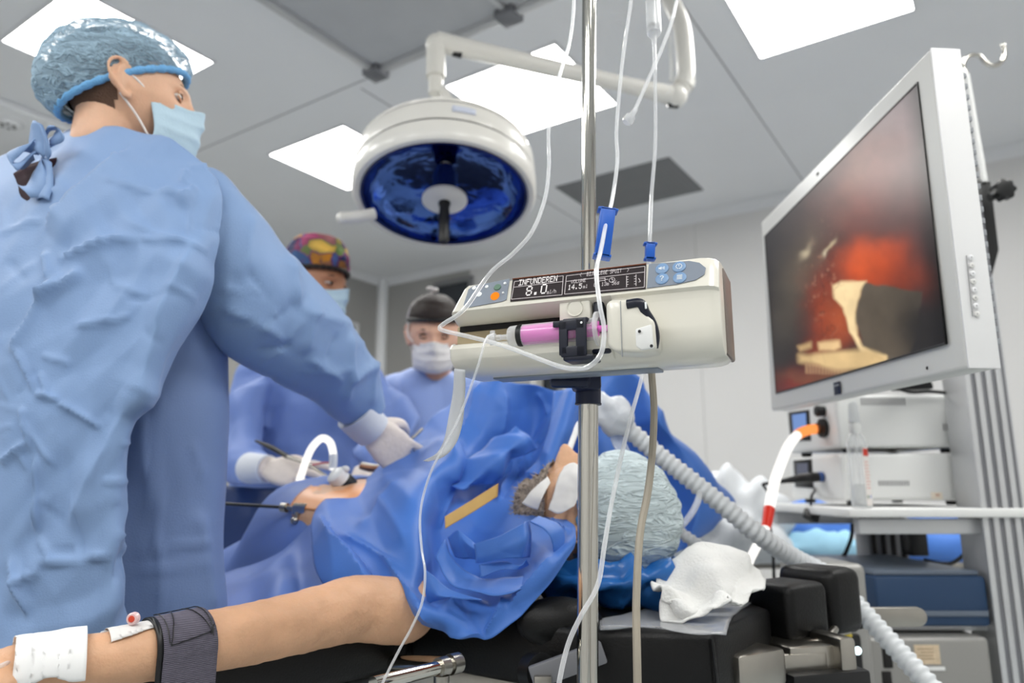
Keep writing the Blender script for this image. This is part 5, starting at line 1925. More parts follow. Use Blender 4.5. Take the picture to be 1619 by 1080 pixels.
# white paper strip and its place in front of the drape
st = [[(718, 583, .84), (735, 585, .80)], [(716, 620, .87), (735, 622, .83)], [(709, 660, .90), (731, 668, .86)], [(702, 695, .92), (721, 700, .88)], [(690, 717, .91), (702, 722, .91)], [(669, 729, .93), (677, 730, .93)]]
g = [[P(*q) for q in row] for row in st]
o = sheet(g, 8, 3).build('paper_strip', mat('paper_white', (236, 238, 240), .6, thin=.5), angle=180, thick=.0004)
tag(o, 'white paper strip dangling below the left end of the pump', 'paper strip')

# ================================================================== people
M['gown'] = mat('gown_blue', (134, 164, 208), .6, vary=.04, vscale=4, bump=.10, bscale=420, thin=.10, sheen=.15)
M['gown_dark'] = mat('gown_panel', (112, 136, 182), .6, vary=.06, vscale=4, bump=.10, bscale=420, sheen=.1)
M['gown2'] = mat('gown_second', (104, 130, 192), .6, vary=.04, vscale=4, bump=.10, bscale=300, sheen=.1)
M['gown3'] = mat('gown_third', (142, 166, 222), .6, vary=.04, vscale=4, bump=.10, bscale=300, sheen=.1)
M['cuff'] = mat('knit_cuff', (212, 216, 224), .8, weave=220)
M['mask_blue'] = mat('mask_pale_blue', (186, 212, 228), .7, bump=.12, bscale=300)
M['mask_white'] = mat('mask_white', (226, 224, 224), .7, bump=.12, bscale=300)
M['strap'] = mat('strap_white', (232, 226, 224), .6)
M['hair_dark'] = mat('hair_dark', (40, 30, 26), .6, bump=.5, bscale=220)
M['hair_short'] = mat('hair_shaved', (92, 66, 50), .7, bump=.4, bscale=400)
M['scrub'] = mat('scrub_maroon', (46, 18, 30), .8)
M['scrub_navy'] = mat('scrub_navy', (24, 40, 78), .7)
M['skin2'] = mat('skin_tan', (182, 128, 98), .5, vary=.08, vscale=30, bump=.08, bscale=300, sss=.1)
M['skin3'] = mat('skin_pale', (218, 172, 148), .5, vary=.06, vscale=30, bump=.08, bscale=300, sss=.1)
M['skin4'] = mat('skin_patient', (212, 166, 132), .5, vary=.08, vscale=26, bump=.16, bscale=220, sss=.12)
M['brow'] = mat('eyebrow', (48, 34, 28), .7)

# translucent bouffant caps
def bouffant(name, rgb, opac, stretch):
    m, nt, b, out = newmat(name)
    N, Lk = nt.nodes, nt.links
    b.inputs['Base Color'].default_value = lin(rgb)
    b.inputs['Roughness'].default_value = .7
    b.inputs['Specular IOR Level'].default_value = .15
    tc = N.new('ShaderNodeTexCoord')
    mp = N.new('ShaderNodeMapping')
    mp.inputs['Scale'].default_value = stretch
    Lk.new(tc.outputs['Object'], mp.inputs['Vector'])
    n = N.new('ShaderNodeTexNoise')
    n.inputs['Scale'].default_value = 1.0
    n.inputs['Detail'].default_value = 2
    n.inputs['Distortion'].default_value = 1.2
    Lk.new(mp.outputs[0], n.inputs['Vector'])
    rd = N.new('ShaderNodeMath')
    rd.operation = 'SUBTRACT'
    rd.inputs[1].default_value = .5
    Lk.new(n.outputs['Fac'], rd.inputs[0])
    ab_ = N.new('ShaderNodeMath')
    ab_.operation = 'ABSOLUTE'
    Lk.new(rd.outputs[0], ab_.inputs[0])
    th_ = N.new('ShaderNodeMapRange')
    th_.inputs[1].default_value = 0
    th_.inputs[2].default_value = .09
    th_.inputs[3].default_value = 1
    th_.inputs[4].default_value = 0
    Lk.new(ab_.outputs[0], th_.inputs[0])
    bp = N.new('ShaderNodeBump')
    bp.inputs['Strength'].default_value = .7
    bp.inputs['Distance'].default_value = .006
    Lk.new(th_.outputs[0], bp.inputs['Height'])
    Lk.new(bp.outputs[0], b.inputs['Normal'])
    t = N.new('ShaderNodeBsdfTransparent')
    lw_ = N.new('ShaderNodeLayerWeight')
    lw_.inputs[0].default_value = .4
    r = N.new('ShaderNodeMapRange')
    r.inputs[3].default_value = opac
    r.inputs[4].default_value = min(1, opac + .55)
    Lk.new(lw_.outputs['Facing'], r.inputs[0])
    mxm = N.new('ShaderNodeMath')
    mxm.operation = 'MULTIPLY_ADD'
    mxm.inputs[1].default_value = .45
    Lk.new(th_.outputs[0], mxm.inputs[0])
    Lk.new(r.outputs[0], mxm.inputs[2])
    mxm.use_clamp = True
    ms = N.new('ShaderNodeMixShader')
    Lk.new(mxm.outputs[0], ms.inputs[0])
    Lk.new(t.outputs[0], ms.inputs[1])
    Lk.new(b.outputs[0], ms.inputs[2])
    Lk.new(ms.outputs[0], out.inputs['Surface'])
    return m


M['cap_blue'] = bouffant('cap_blue', (168, 196, 216), .27, (30, 30, 62))
M['cap_band'] = mat('cap_band', (112, 172, 222), .7, bump=.3, bscale=150)
M['cap_grey'] = bouffant('cap_greyblue', (202, 216, 220), .66, (20, 20, 85))


def head_shape(n=72, m=64, scale=1.0, nose=1.0):
    """head about its middle: -Y is the face, +Z the crown; ears joined as shells"""
    th = np.linspace(0.0, math.pi, m)
    ph = np.linspace(0, 2 * math.pi, n, endpoint=False)
    V = []
    for t in th:
        st_ = max(math.sin(t), .004)
        V.append(np.column_stack([np.cos(ph) * st_, np.sin(ph) * st_, np.full(n, math.cos(t))]))
    d = np.concatenate(V)
    x, y, z = d[:, 0] * .0755, d[:, 1] * .096, d[:, 2] * .116
    low = np.clip((-z - .015) / .10, 0, 1)
    x = x * (1 - .30 * low ** 1.2)
    # back of the head tucks in to the neck, the chin stays forward
    back = np.clip(y / .096, 0, 1)
    y = y - back * low * .045
    up = np.clip((z - .02) / .1, 0, 1)
    y = y + up * .010
    x = x * (1 + .05 * np.exp(-((z - .05) / .05) ** 2) * (y > 0))
    fr_ = (y < -.02)
    ax = np.abs(x)
    G = lambda v, c, s_: np.exp(-((v - c) / s_) ** 2)
    dy = np.zeros_like(y)
    dy -= nose * (.024 * G(x, 0, .0115) * G(z, -.034, .013) + .017 * G(x, 0, .010) * G(z, -.020, .018) + .007 * G(x, 0, .012) * G(z, .004, .02))
    dy -= .005 * G(ax, .014, .006) * G(z, -.038, .008)
    dy += .0115 * G(ax, .031, .016) * G(z, .001, .012)
    dy -= .006 * G(ax, .028, .026) * G(z, .019, .008)
    dy -= .004 * G(ax, .045, .018) * G(z, -.030, .020)
    dy -= .006 * G(x, 0, .022) * G(z, -.062, .006) + .005 * G(x, 0, .020) * G(z, -.072, .006)
    dy += .004 * G(x, 0, .02) * G(z, -.082, .008)
    dy -= .008 * G(x, 0, .024) * G(z, -.102, .016)
    y = y + dy * fr_
    F = [(i * n + k, (i + 1) * n + k, (i + 1) * n + (k + 1) % n, i * n + (k + 1) % n) for i in range(m - 1) for k in range(n)]
    F.append(tuple(range(n)))
    F.append(tuple((m - 1) * n + k for k in range(n))[::-1])
    hd = MB().add(np.column_stack([x, y, z]) * scale, F)
    return hd


def ear_shape(side, scale=1.0):
    """outer ear: folded rim, inner ridge, hollow and lobe"""
    e = MB()
    s = side
    B = np.stack([unit([s * .32, .95, 0]), unit([0, 0, 1.0]), unit([s * .95, -.32, 0])], axis=1)   # back, up, out
    o = np.array([s * .0725, .000, -.006])
    rim = [(-.004, .012), (.000, .024), (.010, .0325), (.020, .030), (.026, .020), (.026, .006), (.020, -.008), (.011, -.020), (.004, -.029), (-.001, -.029), (-.003, -.020)]
    rim = [(a * 1.25, b_) for a, b_ in rim]
    hz = [.005, .010, .012, .013, .014, .014, .013, .011, .009, .007, .005]
    rr = [.0030, .0034, .0036, .0036, .0034, .0032, .0034, .0042, .0056, .0052, .0035]
    c = cr(np.column_stack([rim, hz, rr]), 5)
    e.tube(np.array([o + B @ q[:3] for q in c]) * scale, c[:, 3] * scale, n=10)
    inn = [(.004, .020, .010), (.013, .020, .012), (.017, .010, .013), (.015, -.004, .012), (.008, -.013, .010)]
    c = cr(np.array(inn), 5)
    e.tube(np.array([o + B @ q for q in c]) * scale, .0026 * scale, n=8)
    e.ball((o + B @ np.array([.009, .004, .004])) * scale, np.array([.023, .027, .0045]) * scale, 20, basis=B)
    e.ball((o + B @ np.array([.012, .004, .009])) * scale, np.array([.012, .021, .003]) * scale, 18, basis=B)
    e.ball((o + B @ np.array([-.003, -.004, .006])) * scale, np.array([.004, .007, .004]) * scale, 12, basis=B)
    return e


def head_basis(face, roll=0.0):
    """columns: right ear, back of the head, crown"""
    f = unit(face)
    z = np.array([0, 0, 1.0])
    z = unit(z - f * z.dot(f))
    x = np.cross(z, -f) * -1
    y = -f
    x = np.cross(y, z)
    if roll:
        c, s_ = math.cos(roll), math.sin(roll)
        x, z = x * c + z * s_, z * c - x * s_
    return np.stack([x, y, z], axis=1)


def place(mb, c, B):
    o = MB()
    o.add(mb.arr() @ np.asarray(B).T + np.asarray(c), mb.f)
    o.m = list(mb.m)
    return o


def eyes(par, c, B, skin, sc=1.0, look=(0, 0), shut=False):
    for s in (-1, 1):
        q = np.array([s * .031, -.0765, .001]) * sc
        ew = MB().ball((0, 0, 0), np.array([.0135, .010, .0050 + .004 * shut]) * sc, 20)
        eo = place(ew, c + B @ q, B).build('eyelid' if shut else 'eye', skin if shut else M['eye_white'], par)
        ir = MB().ball((0, 0, 0), np.array([.0058, .004, .0058]) * sc, 14)
        if not shut:
            place(ir, c + B @ (q + np.array([look[0], -.0075, look[1]]) * sc), B).build('iris', M['iris'], eo)
        lid = MB()
        th = np.linspace(-1.25, 1.25, 9)
        lid.tube(np.array([c + B @ (q + np.array([math.sin(t) * .0140, -.0085 * math.cos(t) - .001, .0062 * math.cos(t) + .0015]) * sc) for t in th]), .0026 * sc, n=8)
        lid.tube(np.array([c + B @ (q + np.array([math.sin(t) * .0135, -.0080 * math.cos(t), -.0058 * math.cos(t)]) * sc) for t in th]), .0020 * sc, n=8)
        lid.build('eyelashes' if shut else 'eyelid', M['brow'] if shut else skin, par)
        bw = MB()
        pts = np.array([c + B @ (np.array([s * a, b, z]) * sc) for a, b, z in ((.013, -.0895, .0175), (.026, -.088, .0225), (.040, -.079, .0215), (.049, -.070, .016))])
        bw.tube(cr(pts, 4), np.interp(np.linspace(0, 1, 13), [0, .4, 1], [.0030, .0034, .0012]) * sc, n=8)
        bw.build('eyebrow', M['brow'], par)


def shell_of_head(c, B, sc, zmin, zmax, grow, fn=None, n=64, m=40, cond=None, front=True):
    """cloth that follows the head between two heights"""
    h = head_shape(n, 96, sc, nose=.75)
    v = h.arr()
    return h, v


def face_mask(par, c, B, sc, m, strap_pts_l=None, strap_pts_r=None, seed=1):
    """pleated surgical mask over nose and mouth, tied to the ears"""
    rows = []
    us = np.linspace(-1, 1, 31)
    vs = np.linspace(0, 1, 26)
    for v_ in vs:
        z = -.020 - v_ * .090
        row = []
        for u in us:
            half = .068 - .010 * abs(v_ - .45)
            a = u * 1.22
            x = half * math.sin(a) / math.sin(1.22)
            y = -.098 + .066 * (1 - math.cos(a)) / (1 - math.cos(1.22))
            nz = .017 * math.exp(-(u / .22) ** 2) * math.exp(-((v_ - .12) / .30) ** 2) + .010 * math.exp(-(u / .40) ** 2)
            y -= nz + .008 * math.exp(-((v_ - .6) / .4) ** 2) + .004
            if v_ > .75:
                y += (v_ - .75) * .05
            y += .0042 * abs(math.sin(v_ * math.pi * 3.5)) * (1 - abs(u) ** 4)
            zz = z - .006 * math.exp(-(u / .3) ** 2) * v_ + .012 * math.exp(-(u / .28) ** 2) * (1 - v_) - .002 * abs(u)
            row.append(np.array([x, y, zz]) * sc)
        rows.append(row)
    g = np.array(rows).reshape(-1, 3)
    nb = len(us)
    mk = MB().add(g, [(i * nb + j, i * nb + j + 1, (i + 1) * nb + j + 1, (i + 1) * nb + j) for i in range(len(vs) - 1) for j in range(nb - 1)])
    mk = place(mk, c, B)
    mk = displaced(mk, lambda v: .0016 * fbm(v * 40, seed))
    o = mk.build('face_mask', m, par, angle=180, thick=.0015)
    for s in (-1, 1):
        for zz, ez in ((-.022, .016), (-.100, -.030)):
            p0 = np.array([s * .064, -.038, zz]) * sc
            p2 = np.array([s * .078, .010, ez]) * sc
            pm = np.array([s * (.0745 if zz > -.05 else .068), -.016, (zz * .45 + ez * .55)]) * sc
            MB().tube(np.array([c + B @ q for q in cr(np.array([p0, pm, p2]), 6)]), .0020, n=8).build('ear_loop', M['strap'], o)
    return o


def hand_shape(W, d, back, side, size=.185, curl=(.5, .6, .7, .75), spread=.12, thumb=(.5, .3), first=None):
    """hand from the wrist W: d to the fingers, back = outward from the back of the hand, side = towards the thumb"""
    d, back = unit(d), unit(back)
    back = unit(back - d * back.dot(d))
    side = unit(np.asarray(side, float) - d * np.dot(side, d) - back * np.dot(side, back))
    k = size / .185
    mb = MB()
    # palm
    prof = [(-.02, .024, .019), (0, .026, .018), (.03, .036, .016), (.06, .041, .0145), (.085, .040, .012), (.094, .034, .009)]
    rings = []
    th = np.linspace(0, 2 * math.pi, 28, endpoint=False)
    for t, w, h in prof:
        e = .75
        cx_ = np.sign(np.cos(th)) * np.abs(np.cos(th)) ** e
        sy_ = np.sign(np.sin(th)) * np.abs(np.sin(th)) ** e
        rings.append(W + d * t * k + cx_[:, None] * side * w * k + sy_[:, None] * back * h * k)
    mb.loft(rings)
    L = [(.040, .024, .019), (.045, .028, .020), (.042, .026, .019), (.033, .020, .017)]
    off = [.031, .0105, -.0105, -.030]
    for i in range(4):
        a = 0.0
        p = W + (d * (.086 - .004 * abs(i - 1.2)) + side * off[i]) * k
        dd = unit(d + side * (1.3 - i) * spread)
        pts, rad = [p - dd * .02 * k, p], [.0105, .0096]
        bends = (curl[i] * .9, curl[i] * 1.0, curl[i] * .7)
        for s_ in range(3):
            a += bends[s_]
            q = math.cos(a) * dd - math.sin(a) * back
            p = p + q * L[i][s_] * k
            pts.append(p)
            rad.append((.0088, .0083, .0074)[s_] * (.9 if i == 3 else 1))
        c = cr(np.column_stack([pts, np.array(rad) * k]), 4)
        mb.tube(c[:, :3], c[:, 3], n=12).ball(c[-1, :3], c[-1, 3], 12)
    # thumb from the side of the palm near its base
    b0 = W + (d * .018 + side * .020 - back * .004) * k
    t1 = unit(side * .75 + d * .75 - back * thumb[0])
    t2 = unit(d * .95 + side * .15 - back * (thumb[0] + thumb[1]))
    pts = [b0, b0 + t1 * .042 * k, b0 + t1 * .042 * k + t2 * .032 * k, b0 + t1 * .042 * k + unit(t2 - side * .2) * .058 * k]
    c = cr(np.column_stack([pts, np.array([.016, .0125, .0110, .0088]) * k]), 5)
    mb.tube(c[:, :3], c[:, 3], n=12).ball(c[0, :3], c[0, 3], 12).ball(c[-1, :3], c[-1, 3], 12)
    return mb


def wrinkle(seed, amp, f, n=7, soft=.3):
    return lambda v: amp * (creases(v, seed, f, n) * f * .3 + soft * fbm(v * f * .7, seed + 3))


def nodes_to_base(cx, cy):
    return np.array([cx, cy, 0.0])


def legs(par, cx, cy, fx, fy, m, hip=.95):
    """trousers and shoes below the gown"""
    f = unit([fx, fy, 0])
    s = np.array([-f[1], f[0], 0])
    for k in (-1, 1):
        b = np.array([cx, cy, 0]) + s * k * .10
        limb([b + [0, 0, hip], b + [0, 0, .5] + f * .01, b + [0, 0, .09]], [.085, .065, .06], 18).build('trouser_leg', m, par)
        sh = MB().ball(b + f * .05 + [0, 0, .045], (.13, .048, .05), 20, basis=np.stack([f, s, [0, 0, 1]], axis=1))
        v = sh.arr()
        v[:, 2] = np.maximum(v[:, 2], .001)
        sh.v = [v]
        sh.build('shoe', M['black'], par)


# ------------------------------------------------------------------ surgeon in the foreground
HC = P(204, 156, 1.15)
fa = R(25)
FB1 = head_basis([math.cos(fa) * math.cos(R(10)), math.sin(fa) * math.cos(R(3)), math.sin(R(3))], 0.0)
S1 = .96
bc1 = P(180, 700, 1.22)
p1 = thing('person', 'person in pale blue gown and blue bouffant cap, seen from behind at left', 'person', (bc1[0], bc1[1], 0))
hd = join(head_shape(scale=S1), ear_shape(1, S1), ear_shape(-1, S1))
hd = place(hd, HC, FB1)
nk = limb([HC + FB1 @ np.array([0, .022, -.05]), HC + FB1 @ np.array([0, .030, -.11]), P(180, 250, 1.175)], [.058, .056, .062], 24)
tor = ploft([(115, 240, 260, 245, 1.17, .14), (70, 290, 310, 300, 1.20, .20), (50, 420, 310, 420, 1.21, .22), (30, 700, 320, 700, 1.22, .24), (20, 860, 325, 860, 1.22, .24)], 32, 5)
arm1 = limb([P(315, 345, 1.17), P(365, 430, 1.18), P(418, 487, 1.21), P(476, 535, 1.28), P(526, 576, 1.36), P(561, 625, 1.43), P(575, 652, 1.46)], [.05, .045, .042, .04, .036, .032, .026], 18)
body = remesh(join(hd, nk, tor, arm1), .0032, 2)
body.build('body', M['skin'], p1, angle=180)
eyes(p1, HC, FB1, M['skin'], S1)
face_mask(p1, HC, FB1, S1, M['mask_blue'], seed=5)
# short hair below the cap: a skin-tight shell
h = head_shape(80, 80, S1 * 1.012)
v = h.arr()
keep = (v[:, 1] > .012) & (v[:, 2] > -.075) & (v[:, 2] < .03)
keep |= (v[:, 1] > -.035) & (v[:, 2] > .012) & (v[:, 2] < .04)
hs = MB().add(v, [q for q in h.f if all(keep[i] for i in q)])
place(hs, HC, FB1).build('hair', M['hair_short'], p1, angle=180)


def crown_cap(par, c, B, sc, mat_shell, mat_band, name='bouffant_cap', back=.05, top=.02, tilt=.35, seed=2, puff=1.0, zoff=.018, amp=.004, boxy=.75):
    """gathered cap: puffed dome above an elastic band that runs from forehead to nape"""
    n, m = 96, 40
    th = np.linspace(0, 2 * math.pi, n, endpoint=False)
    cx_, cy_ = np.cos(th), np.sin(th)
    # band line: tilted plane
    V, rows = [], []
    for i in range(m):
        t = i / (m - 1)
        a = t * math.pi / 2
        ring_z = math.sin(a)
        ring_r = math.cos(a) ** boxy
        bul = 1 + .10 * puff * math.sin(min(1, t * 2.2) * math.pi) * 1.2
        x = cx_ * (.0785) * ring_r * bul
        y = cy_ * (.099) * ring_r * bul + .006
        yb = np.clip(cy_, 0, 1)
        y = y + yb * back * puff * math.sin(min(a * 1.9, math.pi / 2 + (a - .83) * .9) + .02) * ring_r ** .5
        z0 = zoff - tilt * (y / .1) * .1
        z = z0 * (1 - ring_z) + ring_z * (.122 + top) + yb * (-.010) * ring_r * puff * math.sin(t * math.pi)
        V.append(np.column_stack([x, y, z]) * sc)
    v = np.concatenate(V)
    f = [(i * n + k, i * n + (k + 1) % n, (i + 1) * n + (k + 1) % n, (i + 1) * n + k) for i in range(m - 1) for k in range(n)]
    f.append(tuple((m - 1) * n + k for k in range(n)))
    cp = MB().add(v, f)
    w = np.repeat(np.sin(np.linspace(0, 1, m) * math.pi * .9 + .1), n)

    def fn(q):
        p = q / sc
        ang = np.arctan2(p[:, 1], p[:, 0])
        g1 = np.column_stack([ang * 5, p[:, 2] * 16, 0 * ang])
        r = 1 - np.abs(noise(np.column_stack([p[:, 0] * 26 + p[:, 2] * 10, p[:, 1] * 26 + noise(p * 20, 4), p[:, 2] * 70]), seed)) * 2
        fine = np.repeat(np.clip(1 - np.linspace(0, 1, m) * 6, 0, 1), n)
        return amp * r * w + .0022 * fine * np.sin(ang * 46 + 2 * noise(p * 40, 9)) * (1 - .3 * w)
    cp = displaced(cp, fn)
    o = place(cp, c, B).build(name, mat_shell, par, angle=180, thick=.0006)
    band = MB()
    pts = [v[k] * np.array([1.012, 1.012, 1]) + np.array([0, 0, .004 * sc]) for k in range(n)]
    pts = np.array(pts + pts[:2])
    band.tube(np.array([c + B @ q for q in pts]), .0065 * sc + .0012 * sc * np.sin(np.arange(len(pts)) * 2.1), n=8)
    if mat_band:
        band.build('elastic_band', mat_band, o, angle=180)
    return o


crown_cap(p1, HC, FB1, S1, M['cap_blue'], M['cap_band'], back=.056, top=.016, tilt=.50, seed=2, zoff=.004, amp=.006)
# dark hair seen through the cap
h = head_shape(64, 64, S1 * 1.03)
v = h.arr()
v[:, 1] += np.clip(v[:, 1] / .09, 0, 1) * .030 * np.clip((v[:, 2] + .06) / .08, 0, 1)
v[:, 2] += .008
h.v = [v]
keep = v[:, 2] > .030 - .55 * (v[:, 1] + .02)
hs = MB().add(v, [q for q in h.f if all(keep[i] for i in q)])
place(hs, HC, FB1).build('hair', M['hair_dark'], p1, angle=180)

gn = ploft([(112, 207, 248, 212, 1.165, .135), (62, 236, 288, 240, 1.175, .18), (18, 266, 338, 268, 1.19, .23), (0, 330, 372, 330, 1.21, .27), (-25, 430, 362, 430, 1.22, .30),
            (-45, 540, 358, 540, 1.23, .31), (-60, 700, 364, 700, 1.235, .32), (-75, 860, 352, 860, 1.24, .33), (-90, 975, 357, 975, 1.24, .33), (-100, 1150, 362, 1150, 1.24, .33), (-105, 1500, 366, 1500, 1.24, .32)], 72, 9)
slv = ploft([(300, 262, 262, 430, 1.17, .20), (352, 276, 298, 475, 1.155, .20), (402, 332, 335, 530, 1.17, .195), (455, 398, 380, 572, 1.21, .185), (510, 458, 442, 607, 1.28, .165), (556, 513, 496, 634, 1.36, .15), (586, 560, 536, 664, 1.43, .135), (606, 607, 562, 676, 1.48, .115), (613, 645, 577, 688, 1.50, .095)], 48, 8)
gm = remesh(gn, .0085, 3)
sm_ = remesh(slv, .007, 3)


def gown_fn(v):
    o = .010 * creases(v, 61, 4.5, 5, dirs=[(1, .2, .35), (.9, 0, -.5), (1, .3, .1)]) * 1.6 + .003 * fbm(v * 5, 63)
    return o + pressed(v, [(252, 600, 250, 985, .006, 3), (200, 872, 340, 862, .005, 3), (200, 908, 345, 892, .005, 3), (330, 478, 225, 615, .012, 9), (325, 476, 255, 492, .008, 4),
                           (325, 480, 245, 520, .008, 4), (320, 485, 230, 545, .010, 6), (300, 700, 325, 760, .005, 4), (225, 640, 240, 830, .008, 12), (310, 800, 340, 980, .009, 12)], 4)


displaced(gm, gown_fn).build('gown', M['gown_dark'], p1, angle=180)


rs_ = np.random.RandomState(12)
SMALL = []
for _ in range(46):
    x0, y0 = rs_.uniform(-20, 320), rs_.uniform(250, 1000)
    an, ln_ = rs_.choice([.3, -.5, 1.1, 1.5, 2.2, -.1]) + rs_.normal() * .25, rs_.uniform(30, 95)
    SMALL.append((x0, y0, x0 + ln_ * math.cos(an), y0 + ln_ * math.sin(an), rs_.uniform(.0025, .006) * rs_.choice([1, 1, -1]), rs_.uniform(2.2, 5)))
SMALL2 = []
for _ in range(26):
    x0, y0 = rs_.uniform(330, 590), rs_.uniform(300, 640)
    an, ln_ = rs_.choice([.9, -.6, 1.6, .2]) + rs_.normal() * .25, rs_.uniform(30, 90)
    SMALL2.append((x0, y0, x0 + ln_ * math.cos(an), y0 + ln_ * math.sin(an), rs_.uniform(.003, .006) * rs_.choice([1, -1]), rs_.uniform(2.5, 6)))


def sleeve_fn(v):
    o = .009 * creases(v, 64, 5, 5, dirs=[(.6, .3, -.7), (.8, .2, .5)]) * 1.5 + .003 * fbm(v * 6, 66) + pressed(v, SMALL2, 5)
    return o + pressed(v, [(455, 405, 470, 490, .012, 10), (470, 490, 560, 520, .012, 12), (350, 480, 450, 540, .010, 10), (556, 520, 545, 640, .012, 7), (545, 600, 600, 570, .014, 9),
                           (400, 345, 380, 440, .008, 12), (480, 560, 540, 600, .010, 8), (585, 570, 590, 640, .008, 6), (500, 470, 480, 560, .008, 10)], 6)


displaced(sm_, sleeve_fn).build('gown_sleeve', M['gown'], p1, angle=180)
# open back panel of the gown, hanging free towards the photographer
BP = [[(-40, 262, 1.20), (62, 225, 1.15), (122, 205, 1.10), (195, 203, 1.085), (258, 216, 1.08), (318, 254, 1.07), (342, 288, 1.07)],
      [(-60, 320, 1.13), (30, 300, 1.08), (100, 290, 1.04), (180, 285, 1.03), (250, 290, 1.025), (318, 305, 1.03), (352, 330, 1.045)],
      [(-70, 400, 1.08), (30, 390, 1.03), (100, 380, 1.00), (180, 378, .995), (255, 375, .99), (315, 385, 1.0), (342, 410, 1.03)],
      [(-75, 490, 1.05), (20, 480, 1.00), (90, 475, .985), (165, 470, .98), (235, 470, .98), (295, 472, .99), (326, 482, 1.03)],
      [(-80, 570, 1.04), (10, 570, .99), (75, 570, .98), (140, 570, .975), (205, 568, .975), (250, 570, .985), (272, 575, 1.03)],
      [(-80, 650, 1.03), (0, 655, .985), (60, 655, .975), (120, 655, .975), (175, 652, .975), (208, 650, .985), (222, 650, 1.03)],
      [(-85, 740, 1.02), (-5, 745, .98), (50, 748, .97), (105, 748, .972), (155, 748, .975), (185, 748, .985), (199, 748, 1.03)],
      [(-90, 880, 1.01), (-8, 885, .975), (48, 888, .968), (102, 888, .97), (152, 888, .975), (184, 888, .985), (198, 888, 1.03)],
      [(-95, 1020, 1.0), (-10, 1030, .97), (46, 1035, .965), (100, 1035, .968), (150, 1035, .975), (184, 1035, .985), (199, 1035, 1.03)],
      [(-95, 1250, 1.0), (-10, 1260, .97), (46, 1265, .965), (100, 1265, .968), (150, 1265, .975), (184, 1265, .985), (201, 1265, 1.03)]]
g = [[P(*q) for q in row] for row in BP]


def flap_fn(v):
    o = .009 * creases(v, 71, 4.2, 5, dirs=[(1, .1, .5), (.9, 0, -.55), (.4, 0, 1), (1, 0, .1)]) * 1.5
    o += .003 * creases(v, 75, 15, 5) * 3 + .002 * fbm(v * 6, 73)
    return -o * .8 - pressed(v, SMALL, 3) - 1.35 * pressed(v, [(70, 362, 208, 228, .016, 4, 60), (160, 287, 312, 320, .006, 3), (88, 412, 222, 376, .012, 5), (222, 376, 300, 384, .008, 4), (70, 395, 82, 445, .008, 4),
                                 (308, 375, 200, 660, .022, 22), (30, 545, 60, 622, .008, 3), (60, 622, 98, 632, .008, 3), (68, 590, 84, 632, .006, 3), (92, 636, 162, 676, .010, 3),
                                 (40, 640, 50, 718, .008, 3), (33, 895, 188, 876, .008, 3), (10, 925, 66, 903, .008, 4), (55, 720, 54, 852, .008, 3), (5, 880, 40, 980, .009, 5),
                                 (0, 730, 45, 700, .008, 5), (120, 520, 215, 500, .006, 4), (60, 480, 130, 430, .010, 6), (20, 560, 100, 430, .012, 8), (54, 850, 84, 890, .006, 3),
                                 (255, 300, 300, 330, .008, 6), (280, 330, 308, 300, .010, 6), (285, 300, 295, 270, .008, 5), (205, 350, 330, 400, .005, 4), (228, 590, 100, 840, .010, 20)], 8)


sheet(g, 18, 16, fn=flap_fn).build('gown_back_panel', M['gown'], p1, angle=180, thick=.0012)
# neck ties in a bow and the maroon scrub below
def petal(pts, w0, seed, m=None, nm='tie'):
    c = cr(np.array([P(*q[:3]) for q in pts]), 6)
    wd_ = cr(np.array([[P(q[0], q[1], q[2]), P(q[0] + q[3] * 1.5, q[1] + q[4] * 1.5, q[2] - .02)] for q in pts]).reshape(len(pts), 2, 3), 6)
    a, b = wd_[:, 0], wd_[:, 1]
    rows = np.stack([a, a * .67 + b * .33 + [0, -.006, .002], a * .33 + b * .67 + [0, -.006, .002], b], axis=1)
    mb = MB().add(rows.reshape(-1, 3), [(i * 4 + j, i * 4 + j + 1, (i + 1) * 4 + j + 1, (i + 1) * 4 + j) for i in range(len(rows) - 1) for j in range(3)])
    mb = displaced(mb, lambda v: .003 * fbm(v * 40, seed))
    return mb.build(nm, m or M['gown'], p1, angle=180, thick=.0015)


petal([(52, 238, 1.06, 14, 8), (50, 215, 1.05, 16, 4), (54, 197, 1.045, 8, 0), (66, 205, 1.05, 10, 22), (68, 232, 1.055, 4, 14)], 0, 3)
petal([(66, 240, 1.06, 6, -22), (76, 212, 1.05, 8, -8), (90, 205, 1.05, 6, 10), (93, 215, 1.06, -10, 12)], 0, 4)
petal([(62, 245, 1.055, -4, -16), (36, 236, 1.05, 0, 4), (14, 242, 1.05, 4, 10), (16, 258, 1.05, 8, 8), (34, 268, 1.055, 6, -10), (56, 254, 1.06, 2, -10)], 0, 5)
petal([(68, 250, 1.06, 2, 10), (55, 272, 1.055, 14, 8), (40, 292, 1.05, 20, 10), (28, 292, 1.05, 14, 14)], 0, 6)
petal([(66, 250, 1.058, 10, 4), (66, 285, 1.05, 12, 6), (58, 318, 1.045, 14, 0)], 0, 7)
petal([(22, 275, 1.09, 44, -18), (30, 300, 1.08, 36, 0), (44, 335, 1.07, 18, 6), (52, 360, 1.06, 10, 4)], 0, 9, M['scrub'], 'scrub_neck')
